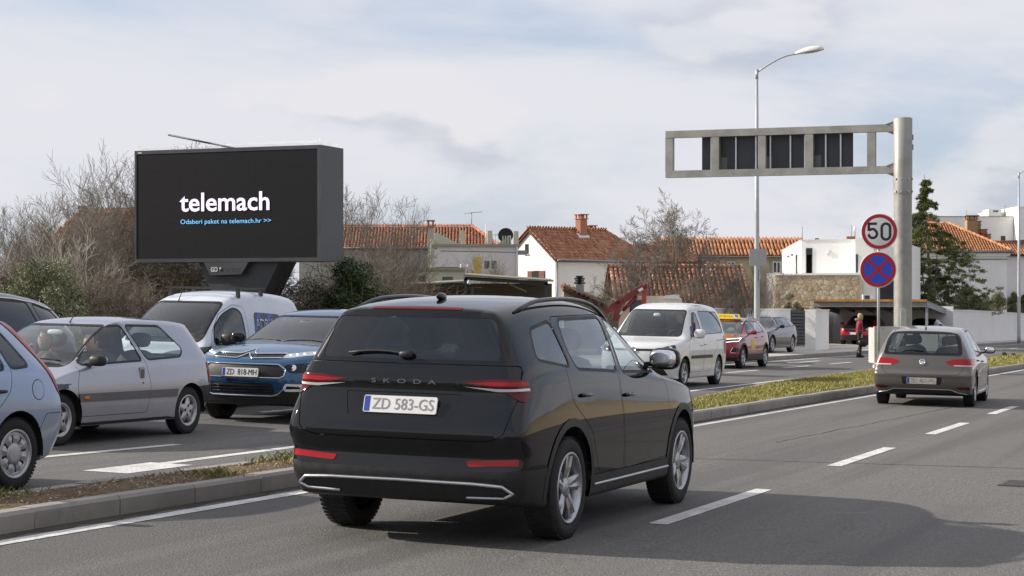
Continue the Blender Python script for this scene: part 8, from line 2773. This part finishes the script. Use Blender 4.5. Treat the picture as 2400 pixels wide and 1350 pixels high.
# ================================================================ people
def skin(name, verts, edges, mat, parent, lv=2, root=0, smooth=True):
    me = bpy.data.meshes.new(name); me.from_pydata([v[:3] for v in verts], edges, [])
    o = bpy.data.objects.new(name, me); COL.objects.link(o)
    sk = o.modifiers.new('k', 'SKIN'); sk.use_smooth_shade = smooth
    d = me.skin_vertices[0].data if me.skin_vertices else None
    if d is None:
        bm = bmesh.new(); bm.from_mesh(me); bm.verts.layers.skin.verify(); bm.to_mesh(me); bm.free(); d = me.skin_vertices[0].data
    for i, v in enumerate(verts):
        r = v[3] if not isinstance(v[3], tuple) else v[3]
        d[i].radius = r if isinstance(r, tuple) else (r, r)
        d[i].use_root = (i == root)
    ss = o.modifiers.new('s', 'SUBSURF'); ss.levels = lv; ss.render_levels = lv
    dg = bpy.context.evaluated_depsgraph_get()
    m2 = bpy.data.meshes.new_from_object(o.evaluated_get(dg)); bpy.data.objects.remove(o)
    m2.name = name; m2.materials.clear()
    for q in (mat if isinstance(mat, (list, tuple)) else [mat]): m2.materials.append(q)
    m2.polygons.foreach_set('use_smooth', [True] * len(m2.polygons))
    ob = bpy.data.objects.new(name, m2); link(ob, parent)
    return ob
SK = plain('skin', (.40, .26, .195), .55, var=.06)
def head(mb, c, h, yaw=0.0):
    """head mesh: skull, jaw, nose, ears; front is +x"""
    pass
def make_head(c, h, parent, hairmat, yaw=0.0, style='short', name='head'):
    M = Matrix.Translation(c) @ Matrix.Rotation(yaw, 4, 'Z')
    m = MB(); m.blob((0, 0, 0), (h * .80, h * .66, h), e=2.3, n=3)
    for i, v in enumerate(m.v):
        x, y, z = v
        if z < -.1 * h and x > 0: x = x * (1 + z / h * .25); y = y * (1 + (z + .1 * h) / h * .55)
        if x > h * .30 and abs(z + .05 * h) < .14 * h and abs(y) < .10 * h: x += h * .07 * (1 - abs(y) / (.10 * h))
        m.v[i] = (x, y, z)
    for s_ in (1, -1): m.blob((-.02 * h, s_ * h * .34, -.02 * h), (h * .16, h * .07, h * .24), e=2, n=2)
    m.v = [tuple(M @ Vector(v)) for v in m.v]
    hd = m.build(name, SK, parent)
    m = MB()
    for s_ in (1, -1): m.blob(M @ Vector((h * .365, s_ * h * .135, .02 * h)), (h * .06, h * .10, h * .055), e=2, n=1)
    m.build('eyes', MT['ink'], hd)
    m = MB(); m.blob(M @ Vector((h * .36, 0, -.27 * h)), (h * .06, h * .20, h * .045), e=2, n=1); m.build('mouth', plain('lips', (.42, .14, .12), .5), hd)
    m = MB(); m.blob((-.06 * h, 0, .09 * h), (h * .82, h * .72, h * .94), e=2.2, n=3)
    for i, v in enumerate(m.v):
        x, y, z = v
        if x > .16 * h and z < .24 * h: x = .16 * h - (.0 if style == 'short' else .02 * h)
        if style == 'short' and z < -.18 * h: z = -.18 * h
        if style != 'short' and z < -.1 * h: z = z * 1.35
        m.v[i] = (x, y, z)
    m.v = [tuple(M @ Vector(v)) for v in m.v]
    m.build('hair', hairmat, hd)
    return hd
def hand(parent, wrist, d, up, mat, s=1.0, side=1):
    """palm and five curled fingers along d, as one mesh"""
    d = Vector(d).normalized(); up = Vector(up); lat = d.cross(up).normalized() * side; up = lat.cross(d).normalized() * side
    m = MB(); w_ = Vector(wrist)
    Mx = Matrix.Identity(3)
    for i, a in enumerate((d, lat, up)):
        for k in range(3): Mx[k][i] = a[k]
    m.blob(w_ + d * .045 * s, (.09 * s, .075 * s, .03 * s), Mx.to_4x4(), e=2.6, n=2)
    for k, (o_, l) in enumerate(((-.03, .062), (-.010, .075), (.010, .072), (.030, .058))):
        a = w_ + d * .085 * s + lat * o_ * s
        b = a + d * l * .45 * s - up * .012 * s; c = b + d * l * .30 * s - up * .028 * s; e = c - up * .02 * s - d * .004 * s
        m.tube([a, b, c, e], [.0095 * s, .009 * s, .008 * s, .006 * s], 6)
    a = w_ + d * .03 * s - lat * .035 * s; b = a + d * .03 * s - lat * .022 * s - up * .01 * s; c = b + d * .028 * s - up * .012 * s
    m.tube([a, b, c], [.012 * s, .010 * s, .008 * s], 6)
    return m.build('hand', mat, parent)

def pedestrian():
    p = gp(2013, 838)
    hd = Vector((.93, -.12, 0))
    M = on_ground(p, hd)
    t = thing('person', 'blonde person in dark red quilted jacket and black trousers crossing with a black bag', 'person', mat=M)
    trs = plain('black trousers', (.016, .016, .02), .8); boot = plain('black boots', (.012, .012, .013), .5)
    jk = Mat('quilted jacket', (.20, .010, .035), .5, 0, .4)
    v = jk.coord('Object'); sp = jk.node('ShaderNodeSeparateXYZ', {0: v}).outputs[2]
    wv = jk.math('SINE', jk.math('MULTIPLY', sp, 2 * math.pi / .085)); jk.set('Base Color', jk.mix(jk.ramp(wv, -1, .4), (.235, .012, .042), (.245, .013, .044)))
    jk.bump(wv, .35, .012)
    # one continuous body: pelvis, spine, neck, legs, arms
    V = [(0, 0, .92, (.13, .15)), (.0, 0, 1.10, (.11, .14)), (.0, 0, 1.30, (.12, .17)), (.0, 0, 1.42, (.07, .10)), (.02, 0, 1.50, .05),
         (.0, .09, .88, (.10, .10)), (.06, .09, .50, (.075, .075)), (-.03, .09, .10, (.055, .055)), (.10, .09, .045, (.035, .045)),
         (0, -.09, .88, (.10, .10)), (.05, -.09, .50, (.075, .075)), (.02, -.09, .10, (.055, .055)), (.15, -.09, .045, (.035, .045)),
         (.0, .19, 1.38, .055), (-.06, .24, 1.12, .042), (.06, .24, .92, .033), (.0, -.19, 1.38, .055), (-.06, -.24, 1.12, .042), (.07, -.25, .92, .033)]
    E_ = [(0, 1), (1, 2), (2, 3), (3, 4), (0, 5), (5, 6), (6, 7), (7, 8), (0, 9), (9, 10), (10, 11), (11, 12), (2, 13), (13, 14), (14, 15), (2, 16), (16, 17), (17, 18)]
    b = skin('body', V, E_, trs, t)
    # boots
    for s_, x, y in ((1, -.03, .09), (-1, .02, -.09)):
        m = MB(); m.blob((x + .06, y, .05), (.26, .095, .10), e=2.6, n=2); m.tube([(x, y, .05), (x, y, .30)], [.06, .062], 10); m.build('boot', boot, t)
    J = [(0, 0, .84, (.165, .19)), (.0, 0, 1.0, (.15, .17)), (.0, 0, 1.15, (.15, .17)), (.0, 0, 1.32, (.15, .19)), (.0, 0, 1.42, (.10, .13)),
         (.0, .20, 1.37, .085), (-.07, .25, 1.12, .072), (.05, .25, .95, .06), (.0, -.20, 1.37, .085), (-.07, -.25, 1.12, .072), (.06, -.26, .95, .06)]
    skin('jacket', J, [(0, 1), (1, 2), (2, 3), (3, 4), (3, 5), (5, 6), (6, 7), (3, 8), (8, 9), (9, 10)], jk.m, t)
    m = MB(); rng = random.Random(2)
    for k in range(26):
        a = 6.28 * k / 26; m.blob((-.03 + .12 * math.cos(a), .15 * math.sin(a), 1.46 + .02 * rng.random()), (.08, .08, .10), e=2, n=1)
    m.build('fur_collar', plain('fur trim', (.22, .18, .15), .95, var=.4, sc=60, bump=.8), t)
    make_head((.03, 0, 1.59), .24, t, plain('blonde hair', (.52, .36, .16), .6, var=.2, sc=20), 0, 'bob')
    for s_ in (1, -1): hand(t, (.06 + .02, s_ * .255, .915), (.25, 0, -1), (1, 0, 0), SK, 1.0, s_)
    # bag held in the near hand
    bg_ = thing('handbag', 'black shoulder bag hanging from the hand of the crossing person', 'bag', mat=M @ Matrix.Translation((.12, -.27, .42)))
    m = MB(); m.blob((0, 0, .14), (.34, .13, .28), e=3.5, n=2); m.build('pouch', plain('black leather', (.012, .012, .013), .4), bg_)
    m = MB(); m.tube([(-.12, 0, .25), (-.08, 0, .40), (-.02, 0, .415), (.06, 0, .38), (.12, 0, .25)], .012, 6); m.build('strap', plain('black leather strap', (.014, .014, .015), .4), bg_)

def seated(car, y, xf, zs, label, top, hairc, style='short', yaw=0.0, arms='wheel', lean=0.0):
    """a person on a car seat; front is +x of the car"""
    M = car.root.matrix_world @ Matrix.Translation((car.X(xf), y, zs))
    t = thing('person', label, 'person', mat=M)
    a = .38
    V = [(0, 0, .10, (.13, .16)), (-.05, 0, .28, (.11, .15)), (-.09, 0, .48, (.12, .17)), (-.10, 0, .60, (.06, .09)), (-.08, 0, .68, .05),
         (-.08, .20, .55, .06), (.06, .25, .34, .045), (.30, .14, .38, .035), (-.08, -.20, .55, .06), (.06, -.25, .34, .045), (.30, -.14, .38, .035),
         (.10, .10, .08, .08), (.44, .12, .10, .06), (.56, .12, .04, .045), (.10, -.10, .08, .08), (.44, -.12, .10, .06), (.56, -.12, .04, .045)]
    if arms == 'face':
        V[10] = (.16, -.06, .66, .035); V[9] = (.16, -.18, .40, .045)
    E_ = [(0, 1), (1, 2), (2, 3), (3, 4), (2, 5), (5, 6), (6, 7), (2, 8), (8, 9), (9, 10), (0, 11), (11, 12), (12, 13), (0, 14), (14, 15), (15, 16)]
    skin('body', V, E_, top, t, lv=1)
    make_head((-.03, 0, .81), .23, t, hairc, yaw, style)
    hand(t, V[7][:3], (.8, -.2, .3), (0, 0, 1), SK, 1.0, 1); hand(t, V[10][:3], (.2, .3, .9) if arms == 'face' else (.8, .2, .3), (0, 0, 1), SK, 1.0, -1)

pedestrian()
dk = plain('dark pullover', (.03, .035, .05), .85); gry = plain('grey jacket', (.10, .10, .11), .85)
br = plain('brown hair', (.05, .03, .02), .6); gr = plain('grey hair', (.16, .15, .14), .6); bl = plain('dark hair', (.015, .012, .01), .55)
seated(CARS['mini_silver'], .32, 1.74, .27, 'person in dark pullover driving the silver hatchback', dk, br)
seated(CARS['mini_silver'], -.32, 1.74, .27, 'person with hand at the face in the passenger seat of the silver hatchback', gry, bl, 'bob', .5, 'face')
seated(CARS['van_white'], .36, 1.80, .72, 'person driving the white panel van', gry, gr)
seated(CARS['van_people'], .38, 2.08, .66, 'person driving the white passenger van', dk, br)
seated(CARS['school_red'], .36, 1.98, .42, 'person driving the red driving school car', dk, bl)
seated(CARS['hatch_grey'], .36, 2.02, .38, 'person driving the grey brown hatchback, seen from behind', dk, br)
